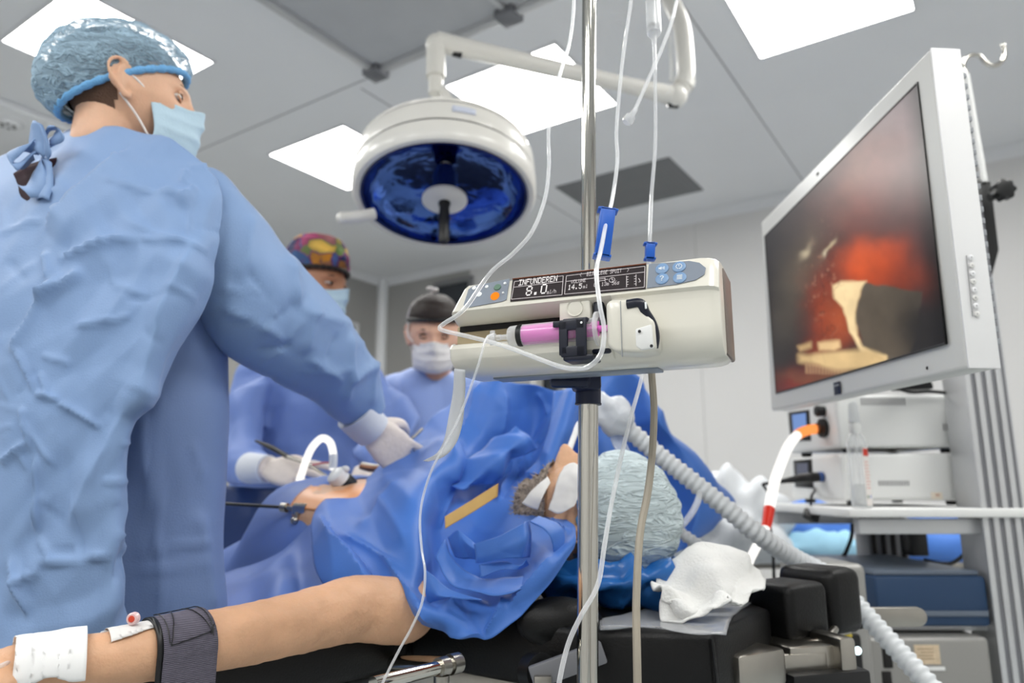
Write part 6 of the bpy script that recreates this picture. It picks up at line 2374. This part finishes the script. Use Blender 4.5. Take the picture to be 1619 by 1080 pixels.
# cuff and glove of the working arm
W1 = P(600, 690, 1.50)
wd1 = unit(P(645, 720, 1.56) - P(575, 655, 1.46))
MB().tube(cr(np.array([P(562, 652, 1.455), P(576, 668, 1.472), P(590, 681, 1.488)]), 5), np.linspace(.043, .0385, 11), n=28).build('cuff', M['cuff'], p1)
gl = hand_shape(P(584, 674, 1.475), P(633, 722, 1.51) - P(590, 680, 1.48), np.array([-.15, -.9, .35]), P(655, 660, 1.53) - P(600, 715, 1.53), .19, (.40, .50, .58, .66), .20, (.5, .5))
gl.tube(np.array([P(578, 668, 1.475), P(593, 683, 1.492)]), [.037, .031], n=24)
remesh(gl, .0021, 1).build('glove', M['latex'], p1, angle=180)
legs(p1, bc1[0], bc1[1], 1, .1, M['scrub_navy'])

# ------------------------------------------------------------------ surgeon with the flowered cap
H2 = P(497, 452, 2.18)
f2 = R(-24)
FB2 = head_basis([math.cos(f2) * .99, math.sin(f2) * .99, -.12])
p2 = thing('person', 'person in blue gown and colourful flowered cap behind the outstretched arm', 'person', P(470, 700, 2.27) * [1, 1, 0])
hd = place(join(head_shape(scale=1.05), ear_shape(1, 1.05), ear_shape(-1, 1.05)), H2, FB2)
nk = limb([H2 + FB2 @ np.array([0, .03, -.05]), H2 + FB2 @ np.array([0, .04, -.13]), P(480, 570, 2.26)], [.058, .056, .08], 20)
tor = ploft([(440, 550, 530, 550, 2.25, .15), (425, 590, 545, 590, 2.26, .18), (405, 700, 540, 700, 2.27, .18), (405, 850, 535, 850, 2.27, .18)], 24, 5)
ar1 = limb([P(440, 600, 2.26), P(400, 640, 2.16), P(388, 705, 2.07), P(393, 739, 1.98), P(405, 742, 1.91)], [.03, .03, .033, .031, .026], 16)
ar2 = limb([P(520, 600, 2.26), P(580, 618, 2.13), P(615, 648, 2.06), P(634, 680, 2.0), P(614, 700, 1.94), P(590, 728, 1.89)], [.03, .032, .034, .034, .03, .026], 16)
remesh(join(hd, nk, tor, ar1, ar2), .005, 2).build('body', M['skin2'], p2, angle=180)
eyes(p2, H2, FB2, M['skin2'], 1.05, (.003, 0))
face_mask(p2, H2, FB2, 1.05, M['mask_blue'], seed=15)
# flowered cap
m, nt, b, out = newmat('flowered_cotton')
N, Lk = nt.nodes, nt.links
tc = N.new('ShaderNodeTexCoord')
vo = N.new('ShaderNodeTexVoronoi')
vo.inputs['Scale'].default_value = 22
nz = N.new('ShaderNodeTexNoise')
nz.inputs['Scale'].default_value = 14
mx = N.new('ShaderNodeMixRGB')
mx.inputs[0].default_value = .07
vo.feature = 'SMOOTH_F1'
vo.inputs['Smoothness'].default_value = .25
Lk.new(tc.outputs['Object'], nz.inputs['Vector'])
Lk.new(tc.outputs['Object'], mx.inputs[1])
Lk.new(nz.outputs['Color'], mx.inputs[2])
Lk.new(mx.outputs[0], vo.inputs['Vector'])
sp = N.new('ShaderNodeSeparateColor')
Lk.new(vo.outputs['Color'], sp.inputs[0])
rp_ = N.new('ShaderNodeValToRGB')
rp_.color_ramp.interpolation = 'EASE'
cols = [(0, (60, 96, 50)), (.14, (226, 148, 40)), (.28, (28, 52, 110)), (.42, (150, 36, 110)), (.56, (60, 110, 170)), (.68, (196, 60, 130)), (.80, (120, 150, 80)), (.90, (240, 196, 90))]
el = rp_.color_ramp.elements
while len(el) < len(cols):
    el.new(.5)
for e_, (p_, c_) in zip(el, cols):
    e_.position = p_
    e_.color = lin(c_)
Lk.new(sp.outputs[0], rp_.inputs[0])
dk = N.new('ShaderNodeMapRange')
dk.inputs[1].default_value = 0
dk.inputs[2].default_value = .7
dk.inputs[3].default_value = 1.15
dk.inputs[4].default_value = .5
Lk.new(vo.outputs['Distance'], dk.inputs[0])
vm_ = N.new('ShaderNodeVectorMath')
vm_.operation = 'SCALE'
Lk.new(rp_.outputs[0], vm_.inputs[0])
Lk.new(dk.outputs[0], vm_.inputs['Scale'])
Lk.new(vm_.outputs[0], b.inputs['Base Color'])
b.inputs['Roughness'].default_value = .8
M['flowers'] = m
crown_cap(p2, H2, FB2, 1.10, M['flowers'], M['hair_dark'], 'cotton_cap', back=.015, top=.022, tilt=.1, seed=6, puff=.3, zoff=.030, amp=.003, boxy=.45)
gn = ploft([(455, 530, 528, 532, 2.25, .16), (420, 552, 562, 556, 2.26, .2), (378, 585, 590, 588, 2.27, .25), (368, 640, 578, 640, 2.27, .26), (366, 720, 572, 720, 2.27, .26), (362, 800, 560, 800, 2.27, .26), (356, 900, 560, 900, 2.27, .26), (350, 1250, 560, 1250, 2.27, .26)], 48, 8)
s_1 = ploft([(440, 560, 378, 620, 2.22, .19), (425, 640, 358, 640, 2.14, .17), (420, 700, 352, 715, 2.07, .15), (420, 712, 365, 770, 1.98, .13), (424, 716, 395, 768, 1.90, .10)], 32, 8)
s_2 = ploft([(560, 555, 530, 620, 2.22, .18), (605, 590, 560, 640, 2.14, .16), (640, 625, 590, 672, 2.04, .15), (666, 660, 610, 700, 2.0, .14), (640, 712, 596, 680, 1.94, .13), (600, 760, 560, 715, 1.88, .12)], 32, 8)
gm = remesh(join(gn, s_1, s_2), .010, 3)
displaced(gm, lambda v: .013 * creases(v, 81, 7, 6) * 2.1 + .004 * fbm(v * 7, 83)).build('gown', M['gown2'], p2, angle=180)
MB().tube(cr(np.array([P(395, 740, 1.90), P(410, 741, 1.87), P(424, 742, 1.85)]), 4), np.linspace(.040, .035, 9), n=24).build('cuff', M['cuff'], p2)
gl = hand_shape(P(422, 741, 1.85), P(495, 752, 1.80) - P(422, 741, 1.85), np.array([.1, -.85, .5]), np.array([.1, .35, .93]), .185, (.20, .30, .40, .52), .13, (.35, .25))
gl.tube(np.array([P(408, 741, 1.87), P(426, 742, 1.85)]), [.036, .031], n=24)
remesh(gl, .0023, 1).build('glove', M['latex'], p2, angle=180)
gl = hand_shape(P(572, 752, 1.81), P(560, 790, 1.77) - P(572, 752, 1.81), np.array([-.4, -.8, .4]), np.array([.9, -.3, 0]), .185, (.5, .5, .5, .5), .05, (.35, .25))
remesh(gl, .0032, 3).build('glove', M['latex'], p2, angle=180)
c2_ = P(470, 700, 2.28)
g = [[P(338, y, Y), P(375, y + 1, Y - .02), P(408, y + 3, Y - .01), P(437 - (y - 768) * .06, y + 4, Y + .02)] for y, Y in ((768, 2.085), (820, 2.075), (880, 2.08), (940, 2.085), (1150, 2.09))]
sheet(g, 8, fn=wrinkle(85, .006, 7)).build('shaded_gown_front', M['gown_shade'], p2, angle=180, thick=.002)  # navy sheet over the lower gown; its shade is put into the colour
legs(p2, c2_[0], c2_[1], .6, -.8, M['scrub_navy'])
pen = thing('electrosurgical_pen', 'thin dark surgical instrument held in the gloved hand at centre left', 'surgical instrument', P(470, 735, 1.78))
MB().tube([P(404, 697, 1.86), P(430, 708, 1.84), P(455, 722, 1.80)], [.003, .007, .006], n=12).build('grip', M['black'], pen)
MB().tube([P(455, 722, 1.80), P(490, 735, 1.77), P(522, 757, 1.74)], [.005, .004, .003], n=10).build('shaft', M['steel'], pen)
MB().tube(cr(np.array([P(494, 735, 1.765), P(520, 732, 1.75), P(538, 745, 1.74)]), 5), .0025, n=8).build('wire', mat('wire_red', (170, 70, 80), .4), pen)

# ------------------------------------------------------------------ third person at the back
H3 = P(686, 528, 2.32)
FB3 = head_basis([.10, -.93, -.32])
p3 = thing('person', 'person in pale blue gown and white mask behind the left end of the pump', 'person', P(665, 700, 2.42) * [1, 1, 0])
hd = place(join(head_shape(), ear_shape(1), ear_shape(-1)), H3, FB3)
nk = limb([H3 + [0, .03, -.05], H3 + [0, .05, -.13], P(676, 630, 2.42)], [.056, .054, .08], 20)
tor = ploft([(640, 605, 705, 605, 2.42, .15), (610, 640, 740, 640, 2.43, .2), (610, 800, 735, 800, 2.43, .22)], 24, 5)
a3 = limb([P(612, 635, 2.42), P(600, 740, 2.36), P(640, 790, 2.2)], [.05, .043, .03], 16)
b3 = limb([P(742, 635, 2.42), P(755, 740, 2.36), P(700, 790, 2.2)], [.05, .043, .03], 16)
h3a = hand_shape(P(640, 790, 2.2), P(670, 800, 2.15) - P(640, 790, 2.2), [0, -.2, 1], [.3, .9, 0], .18)
h3b = hand_shape(P(700, 790, 2.2), P(680, 800, 2.15) - P(700, 790, 2.2), [0, -.2, 1], [-.3, .9, 0], .18)
remesh(join(hd, nk, tor, a3, b3, h3a, h3b), .005, 2).build('body', M['skin3'], p3, angle=180)
eyes(p3, H3, FB3, M['skin3'], 1.0, (0, -.003), True)
face_mask(p3, H3, FB3, 1.0, M['mask_white'], seed=25)
crown_cap(p3, H3, FB3, 1.03, M['hair_dark'], M['black'], 'hair_net', back=.01, top=.004, tilt=.1, seed=8, puff=.3, zoff=.040, amp=.0015)
tt = MB()
top3 = H3 + FB3 @ np.array([0, .02, .13])
tt.tube(cr(np.array([H3 + FB3 @ q for q in (np.array([-.075, .02, -.01]), np.array([-.086, .0, .05]), np.array([-.062, .01, .105]), np.array([0, .02, .137]))]), 6), .003, n=8)
tt.tube(cr(np.array([H3 + FB3 @ q for q in (np.array([-.082, .0, .03]), np.array([-.083, -.03, .0]), np.array([-.066, -.05, -.02]))]), 6), .003, n=8)
tt.ball(H3 + FB3 @ np.array([0, .02, .142]), (.013, .009, .008), 12).ball(H3 + FB3 @ np.array([-.016, .02, .147]), (.012, .008, .006), 12)
tt.build('mask_tie', M['strap'], p3)
gn = ploft([(652, 583, 712, 588, 2.40, .15), (628, 596, 735, 600, 2.42, .2), (606, 620, 750, 622, 2.43, .24), (604, 680, 748, 680, 2.43, .26), (604, 780, 748, 780, 2.43, .27), (600, 1150, 750, 1150, 2.43, .27)], 48, 8)
s_1 = limb([P(625, 628, 2.42), P(606, 730, 2.36), P(634, 786, 2.22)], [.075, .065, .05], 24)
s_2 = limb([P(735, 628, 2.42), P(750, 730, 2.36), P(706, 786, 2.22)], [.075, .065, .05], 24)
gm = remesh(join(gn, s_1, s_2), .010, 3)
displaced(gm, lambda v: .012 * creases(v, 91, 7, 6, dirs=[(1, 0, .2), (1, 0, -.2)]) * 2.1 + .004 * fbm(v * 7, 93)).build('gown', M['gown3'], p3, angle=180)
c3_ = P(676, 700, 2.43)
legs(p3, c3_[0], c3_[1], 0, -1, M['scrub_navy'])

# ------------------------------------------------------------------ patient
FBP = head_basis([0, 0, 1])
chin = unit([-.955, .295, 0])
FBP = np.stack([np.cross(np.array([0, 0, -1.0]), -chin), np.array([0, 0, -1.0]), -chin], axis=1)   # right ear, back of the head, crown
til = R(8)
pt = thing('person', 'patient lying on the table with grey bouffant cap and strapped bare arm', 'person', tp(.4, 0, TZ))
hd = place(join(head_shape(nose=1.15), ear_shape(1), ear_shape(-1)), HEAD, FBP)
neck = limb([HEAD + chin * .07 - [0, 0, .03], tp(.25, 0, TZ + .075), tp(.36, 0, TZ + .08)], [.055, .052, .07], 20)


def tring(s, w, h, z):
    th = np.linspace(0, 2 * math.pi, 36, endpoint=False)
    e = .8
    return np.array([tp(s, w * np.sign(math.cos(t)) * abs(math.cos(t)) ** e, z + h * np.sign(math.sin(t)) * abs(math.sin(t)) ** e) for t in th])


TR = [(.32, .10, .06, .07), (.36, .19, .07, .075), (.46, .18, .09, .095), (.60, .175, .098, .100), (.70, .17, .08, .05), (.80, .17, .07, -.03), (.92, .16, .07, -.09)]
tor = MB().loft([tring(s, w, h, TZ + z) for s, w, h, z in cr(np.array(TR), 4)])
lgs = [limb([tp(.88, k * .09, TZ - .05), tp(1.25, k * .09, TZ - .225), tp(1.58, k * .085, TZ - .40)], [.085, .06, .045], 18) for k in (-1, 1)]
fts = [limb([tp(1.58, k * .085, TZ - .40), tp(1.63, k * .09, TZ - .33)], [.045, .03], 14) for k in (-1, 1)]
sh_l = tp(.40, -.16, TZ + .07)
ap = [sh_l, P(640, 957, 1.12), P(560, 962, 1.04), P(470, 985, .96), P(360, 1008, .885), P(255, 1028, .825), P(160, 1042, .785), P(90, 1052, .765), P(20, 1062, .745)]
arr_ = [.058, .048, .043, .037, .034, .030, .026, .025, .024]
al = limb(ap, arr_, 28, 8)
hn = hand_shape(P(30, 1061, .748), P(-40, 1072, .715) - P(30, 1061, .748), [.2, -.35, .9], [.45, .8, 0], .185, (.3, .35, .4, .45), .1, (.2, .2))
ar_r = limb([tp(.38, .16, TZ + .07), tp(.60, .215, TZ + .045), tp(.82, .19, TZ + .02)], [.055, .042, .03], 18)
hn2 = hand_shape(tp(.82, .19, TZ + .02), AXF - np.array([0, 0, .4]), [0, 0, 1], AXN * -1, .185, (.2, .2, .2, .2))
body = remesh(join(hd, neck, tor, al, hn, ar_r, hn2, *lgs, *fts), .0038, 2)
body = displaced(body, lambda v: .0010 * fbm(v * 60, 5, 2))
body.build('body', M['skin4'], pt, angle=180)
# beard
h = head_shape(96, 96, 1.03, 1.0)
v = h.arr()
keep = (v[:, 2] < -.046) & (v[:, 1] < .025) & (v[:, 1] > -.125)
keep &= ~((np.abs(v[:, 0]) < .018) & (v[:, 2] > -.076) & (v[:, 2] < -.060) & (v[:, 1] < -.07))
hs = MB().add(v, [q for q in h.f if all(keep[i] for i in q)])
hs = displaced(place(hs, HEAD, FBP), lambda q: .004 * fbm(q * 120, 4) + .003)
M['beard'] = mat('beard_grey', (150, 136, 124), .85, vary=.5, vscale=160, bump=.8, bscale=320)
hs.build('beard', M['beard'], pt, angle=180)
hb = MB()
rs = np.random.RandomState(4)
vv_ = place(MB().add(v, h.f), HEAD, FBP).arr()
ids = np.where(keep)[0]
for i in rs.choice(ids, 260):
    b0 = vv_[i]
    nn = unit(b0 - HEAD)
    dr_ = unit(nn + rs.normal(size=3) * .5 + chin * .4)
    hb.tube(np.array([b0, b0 + dr_ * rs.uniform(.008, .018)]), [.0009, .0003], n=4, caps=False)
hb.build('beard_hairs', mat('beard_hair', (176, 162, 150), .7), pt, kind='stuff')
# tape over the eyes, tie of the breathing tube
tpz = [[P(892, 737, 1.20), P(905, 731, 1.19), P(916, 736, 1.18)], [P(882, 757, 1.18), P(902, 752, 1.165), P(916, 754, 1.155)], [P(874, 784, 1.165), P(898, 784, 1.152), P(914, 784, 1.147)], [P(867, 806, 1.162), P(884, 812, 1.152), P(908, 800, 1.146)]]
M['tape_white'] = mat('tape_white', (236, 234, 232), .6, thin=.15)
sheet(tpz, 8, fn=lambda q: .0012 * fbm(q * 60, 3)).build('eye_tape', M['tape_white'], pt, angle=180, thick=.001)
tz2 = [[P(826, 796, 1.185), P(838, 802, 1.175), P(850, 806, 1.17)], [P(838, 780, 1.18), P(848, 785, 1.17), P(856, 790, 1.165)], [P(852, 766, 1.185), P(858, 772, 1.175), P(862, 778, 1.17)], [P(866, 754, 1.20), P(868, 758, 1.19), P(870, 764, 1.185)]]
sheet(tz2, 6, fn=lambda q: .001 * fbm(q * 60, 3)).build('tube_tie', M['tape_white'], pt, angle=180, thick=.001)
# big gathered cap
CPB = FBP.copy()
ccen = HEAD + chin * -.068 + np.array([0, 0, .0])
cpm = MB().ball((0, 0, 0), (1, 1, 1), 96)
v = cpm.arr()
v = v[:, [0, 1, 2]]
vx = v[:, 2].copy()
# local: x across, y depth of the head, z crown direction; opening towards the face
ax_ = np.column_stack([v[:, 0] * .100, v[:, 1] * .108, v[:, 2] * .092])
open_ = vx < -.55
ax_[:, 2] = np.maximum(ax_[:, 2], -.055)
rr_ = np.where(vx < -.55, 1.0, 1.0)
cpm.v = [ax_]
cpm.f = [q for q in cpm.f if len(q) == 4 and not all(open_[i] for i in q)]
cpm.m = [0] * len(cpm.f)


def capfn(q):
    r = 1 - np.abs(noise(np.column_stack([q[:, 0] * 14 + 3 * noise(q * 9, 2), q[:, 1] * 110 + 2.2 * noise(q * 24, 7), q[:, 2] * 22]), 5)) * 2
    return .0026 * r + .005 * fbm(q * 12, 6)


cpm = displaced(cpm, capfn)
co = place(cpm, ccen + np.array([0, 0, .004]), CPB).build('bouffant_cap', M['cap_grey'], pt, angle=180, thick=.0006)
th = np.linspace(0, 2 * math.pi, 90)
rb_ = np.array([ccen + CPB @ np.array([.084 * math.cos(t), .096 * math.sin(t), -.054 + .003 * math.sin(t * 23)]) for t in th])
MB().tube(rb_, .006 + .0015 * np.sin(np.arange(90) * 2.0), n=8).build('elastic_band', M['cap_band'], co, angle=180)
h = head_shape(64, 64, 1.03)
v = h.arr()
keep = v[:, 2] > .01 - .3 * v[:, 1]
hs = MB().add(v, [q for q in h.f if all(keep[i] for i in q)])
hs = displaced(place(hs, HEAD, FBP), lambda q: .002 * fbm(q * 90, 4))
hs.build('hair', mat('hair_grey', (120, 116, 112), .8, vary=.3, vscale=90, bump=.6, bscale=260), pt, angle=180)

# ------------------------------------------------------------------ things on the arm
apx = cr(np.column_stack([np.array(ap), np.array(arr_)]), 12)


def arm_at(px):
    """centre, radius and direction of the arm where it crosses picture column px"""
    rel = apx[:, :3] - CAM
    cz_ = rel[:, 1] * CP + rel[:, 2] * SP
    xs = 809.5 + FPX * rel[:, 0] / cz_
    i = int(np.argmin(np.abs(xs - px)))
    d = unit(apx[min(i + 1, len(apx) - 1), :3] - apx[max(i - 1, 0), :3])
    return apx[i, :3], apx[i, 3], d


def arm_wrap(px0, px1, a0, a1, grow, nu=14, nv=22, edge=None, tail=None):
    """patch bent round the arm between two columns and two angles (0 = up, + = towards the photographer)"""
    rows = []
    for i in range(nu):
        t = i / (nu - 1)
        c, r, d = arm_at(px0 + (px1 - px0) * t)
        up_ = unit(np.array([0, 0, 1.0]) - d * d[2])
        out_ = unit(np.cross(d, up_))
        if out_[1] > 0:
            out_ = -out_
        row = []
        for j in range(nv):
            w = j / (nv - 1)
            lo, hi = a0, a1
            if edge is not None:
                lo, hi = edge(t)
            a = lo + (hi - lo) * w
            row.append(c + (up_ * math.cos(a) + out_ * math.sin(a)) * (r + grow))
        if tail:
            for j in range(1, 8):
                row.append(row[nv - 1] + np.array([0, 0, -tail * j / 7]))
        rows.append(row)
    g = np.array(rows)
    b_ = g.shape[1]
    return MB().add(g.reshape(-1, 3), [(i * b_ + j, i * b_ + j + 1, (i + 1) * b_ + j + 1, (i + 1) * b_ + j) for i in range(nu - 1) for j in range(b_ - 1)]), g


M['webbing'] = mat('webbing_greyviolet', (98, 94, 108), .8, bump=.3, bscale=700, vary=.08, vscale=120)
# ribbed weave across the strap
m = M['webbing']
nt = m.node_tree
wv = nt.nodes.new('ShaderNodeTexWave')
wv.bands_direction = 'Z'
wv.inputs['Scale'].default_value = 170
wv.inputs['Distortion'].default_value = .6
tcn = nt.nodes.new('ShaderNodeTexCoord')
nt.links.new(tcn.outputs['Object'], wv.inputs['Vector'])
bpn = nt.nodes.new('ShaderNodeBump')
bpn.inputs['Strength'].default_value = .6
bpn.inputs['Distance'].default_value = .003
nt.links.new(wv.outputs['Fac'], bpn.inputs['Height'])
nt.links.new(bpn.outputs[0], nt.nodes['Principled BSDF'].inputs['Normal'])
c_, r_, d_ = arm_at(270)
stp = thing('arm_strap', 'grey violet webbing strap with black zigzag stitching round the forearm', 'strap', c_ - [0, 0, .06])
mb, gs = arm_wrap(236, 312, -1.5, 1.75, .0035, nu=10, nv=26, tail=.055)
mb.build('webbing', M['webbing'], stp, angle=180, thick=.0022)
mb, g2 = arm_wrap(229, 238, -1.5, 1.75, .003, nu=4, nv=26, tail=.055)
mb.build('edge_binding', M['black'], stp, angle=180, thick=.003)
stc = MB()


def gpt(u, j, lift=.0016):
    """point on the strap: u across 0..1, j row index"""
    i = u * (gs.shape[0] - 1)
    i0, j0 = int(min(i, gs.shape[0] - 2)), int(min(j, gs.shape[1] - 2))
    a, b2 = i - i0, j - j0
    q = (gs[i0, j0] * (1 - a) + gs[i0 + 1, j0] * a) * (1 - b2) + (gs[i0, j0 + 1] * (1 - a) + gs[i0 + 1, j0 + 1] * a) * b2
    cc = arm_at(236 + 76 * u)[0]
    return q + unit(q - cc) * (lift + .0022)


def stitch(p, q, n=9):
    pts = np.array([gpt(p[0] + (q[0] - p[0]) * t, p[1] + (q[1] - p[1]) * t) for t in np.linspace(0, 1, n)])
    stc.tube(pts, .0006, n=5)


stitch((.12, 21.5), (.42, 9)); stitch((.62, 9), (.9, 20.5)); stitch((.12, 21.5), (.9, 20)); stitch((.1, 9), (.1, 21)); stitch((.9, 9), (.92, 20)); stitch((.1, 9), (.9, 9))
stitch((.93, 17), (.90, 21)); stitch((.96, 18.5), (.86, 20.5))
stc.build('stitching', M['black'], stp)

# gauze over the wrist
gz, gg = arm_wrap(2, 132, -1.3, 1.9, .0075, nu=30, nv=36, edge=lambda t: (-1.25 - .2 * math.sin(t * 5), 2.0 - .25 * t + .18 * math.sin(t * 7 + 1)))
gz = displaced(gz, lambda q: .0022 * fbm(q * 26, 3, 2))
M['gauze'] = mat('gauze_white', (240, 240, 240), .85)
tag(gz.build('gauze_pad', M['gauze'], angle=180, thick=.002, off=0.0), 'white gauze dressing wrapped round the patient wrist', 'gauze')
# dressing and stopcock
dz, dg = arm_wrap(166, 236, -.9, .75, .0022, nu=16, nv=14, edge=lambda t: (-.95 + .1 * t, .85 - .35 * t))
tag(dz.build('adhesive_dressing', M['tape_white'], angle=180, thick=.0008), 'small white adhesive dressing beside the arm strap', 'dressing')
scx = thing('stopcock', 'clear stopcock with red tipped port standing on the forearm', 'stopcock', P(205, 1000, .80))
MB().tube([P(160, 1004, .795), P(178, 1001, .797), P(212, 997, .80)], [.0035, .005, .0045], n=12).build('valve_body', M['clear_tube'], scx)
MB().tube([P(183, 1003, .796), P(193, 1001, .797)], .0068, n=14).build('ring', M['clear_tube'], scx)
M['pale_pink'] = mat('pale_pink_plastic', (240, 205, 205), .35, trans=.2)
MB().tube([P(208, 998, .80), P(209, 984, .80)], [.0042, .0034], n=12).build('stem', M['pale_pink'], scx)
c_ = P(210.5, 978, .796)
MB().lathe([(.0001, .0035), (.005, .0035), (.0062, .002), (.0062, -.003), (.004, -.004)], c_, np.stack([[1, 0, 0], [0, 0, 1], [0, -1, 0]], axis=1), n=18).build('port', M['pale_pink'], scx)
MB().lathe([(.0001, .0046), (.0030, .0044), (.0034, .0034)], c_, np.stack([[1, 0, 0], [0, 0, 1], [0, -1, 0]], axis=1), n=16).build('red_cap', mat('cap_red', (206, 70, 46), .4), scx)
line_obj('drip_line', [(162, 1004, .795), (140, 1007, .792), (110, 1015, .785), (70, 1024, .768), (30, 1042, .742), (5, 1052, .72), (-30, 1068, .70)], .0026, M['clear_tube'], 'clear line running over the wrist gauze to the stopcock', 'tube', 'clear infusion tubing')

# ------------------------------------------------------------------ instruments at the operation site
M['prep'] = mat('prepped_skin', (222, 150, 96), .4, vary=.05, vscale=20)
rows = []
for s_ in np.linspace(.42, .60, 8):
    rr2 = tring(s_, *[float(np.interp(s_, [t[0] for t in TR], [t[q] for t in TR])) + (.004 if q < 3 else 0) for q in (1, 2)], TZ + float(np.interp(s_, [t[0] for t in TR], [t[3] for t in TR])))
    rows.append(rr2[2:17])
g = np.array(rows)
sheet(g, 4).build('prepped_skin', M['prep'], pt, angle=180, thick=.002)
tr = thing('trocar', 'white and black trocar standing in the orange prepped abdomen', 'trocar', P(545, 765, 1.47))
d_ = unit(P(552, 775, 1.49) - P(526, 748, 1.46))
a = P(528, 748, 1.46)
FBt = frame(d_)
MB().lathe([(.014, 0), (.019, .004), (.020, .022), (.0001, .024)], a, FBt, n=24).build('white_head', M['white_plastic'], tr)
MB().lathe([(.0195, .022), (.022, .026), (.022, .045), (.012, .055), (.0001, .056)], a, FBt, n=24).build('black_body', M['black'], tr)
MB().ball(P(546, 742, 1.465), (.009, .007, .007), 14).build('tap', M['white_plastic'], tr)
MB().tube([a + d_ * .05, a + d_ * .09], .006, n=12).build('cannula', M['steel'], tr)
t2 = thing('trocar', 'steel trocar with tap at the left edge of the drape', 'trocar', P(475, 804, 1.43))
MB().tube([P(446, 802, 1.45), P(454, 803, 1.445)], .009, n=16).build('cap', M['steel'], t2)
MB().tube([P(454, 803, 1.445), P(500, 808, 1.43)], .0045, n=12).build('shaft', M['steel'], t2)
MB().tube([P(466, 805, 1.44), P(486, 806, 1.435)], .012, n=20).build('valve_block', M['chrome'], t2)
MB().tube([P(470, 810, 1.43), P(468, 824, 1.43)], .004, n=10).ball(P(466, 823, 1.43), .008, 12).build('tap', M['steel'], t2)
MB().tube([P(330, 795, 1.50), P(446, 802, 1.45)], .0032, n=10).build('instrument_shaft', M['black'], t2)
fo = thing('forceps', 'brown steel forceps handles under the gloved hand', 'forceps', P(590, 742, 1.64))
MB().tube([P(570, 738, 1.66), P(585, 741, 1.65), P(612, 742, 1.63)], [.006, .008, .006], n=12).build('handle', mat('bronze_steel', (120, 84, 66), .3, .8), fo)
MB().tube([P(572, 733, 1.665), P(590, 737, 1.65), P(612, 738, 1.635)], [.004, .005, .004], n=12).build('handle', M['steel'], fo)
sc_ = thing('endoscope', 'thin steel endoscope shaft leaving the gloved fist', 'endoscope', P(655, 690, 1.58))
MB().tube([P(640, 702, 1.57), P(656, 690, 1.585), P(668, 678, 1.60)], .0035, n=10).build('shaft', M['steel'], sc_)
lw_ = thing('light_cable', 'glowing white light cable arching behind the gloved hand at left', 'light cable', P(500, 800, 1.70))
c_ = cr(np.array([P(526, 742, 1.68), P(527, 720, 1.69), P(522, 700, 1.70), (P(510, 693, 1.71)), P(498, 702, 1.72), P(488, 718, 1.73), P(475, 755, 1.74), P(462, 800, 1.72), P(448, 840, 1.70), P(437, 866, 1.68), P(430, 900, 1.66)]), 8)
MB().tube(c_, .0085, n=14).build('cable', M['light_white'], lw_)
MB().tube(c_[:9], .0095, n=14).build('sleeve', M['white_plastic'], lw_)
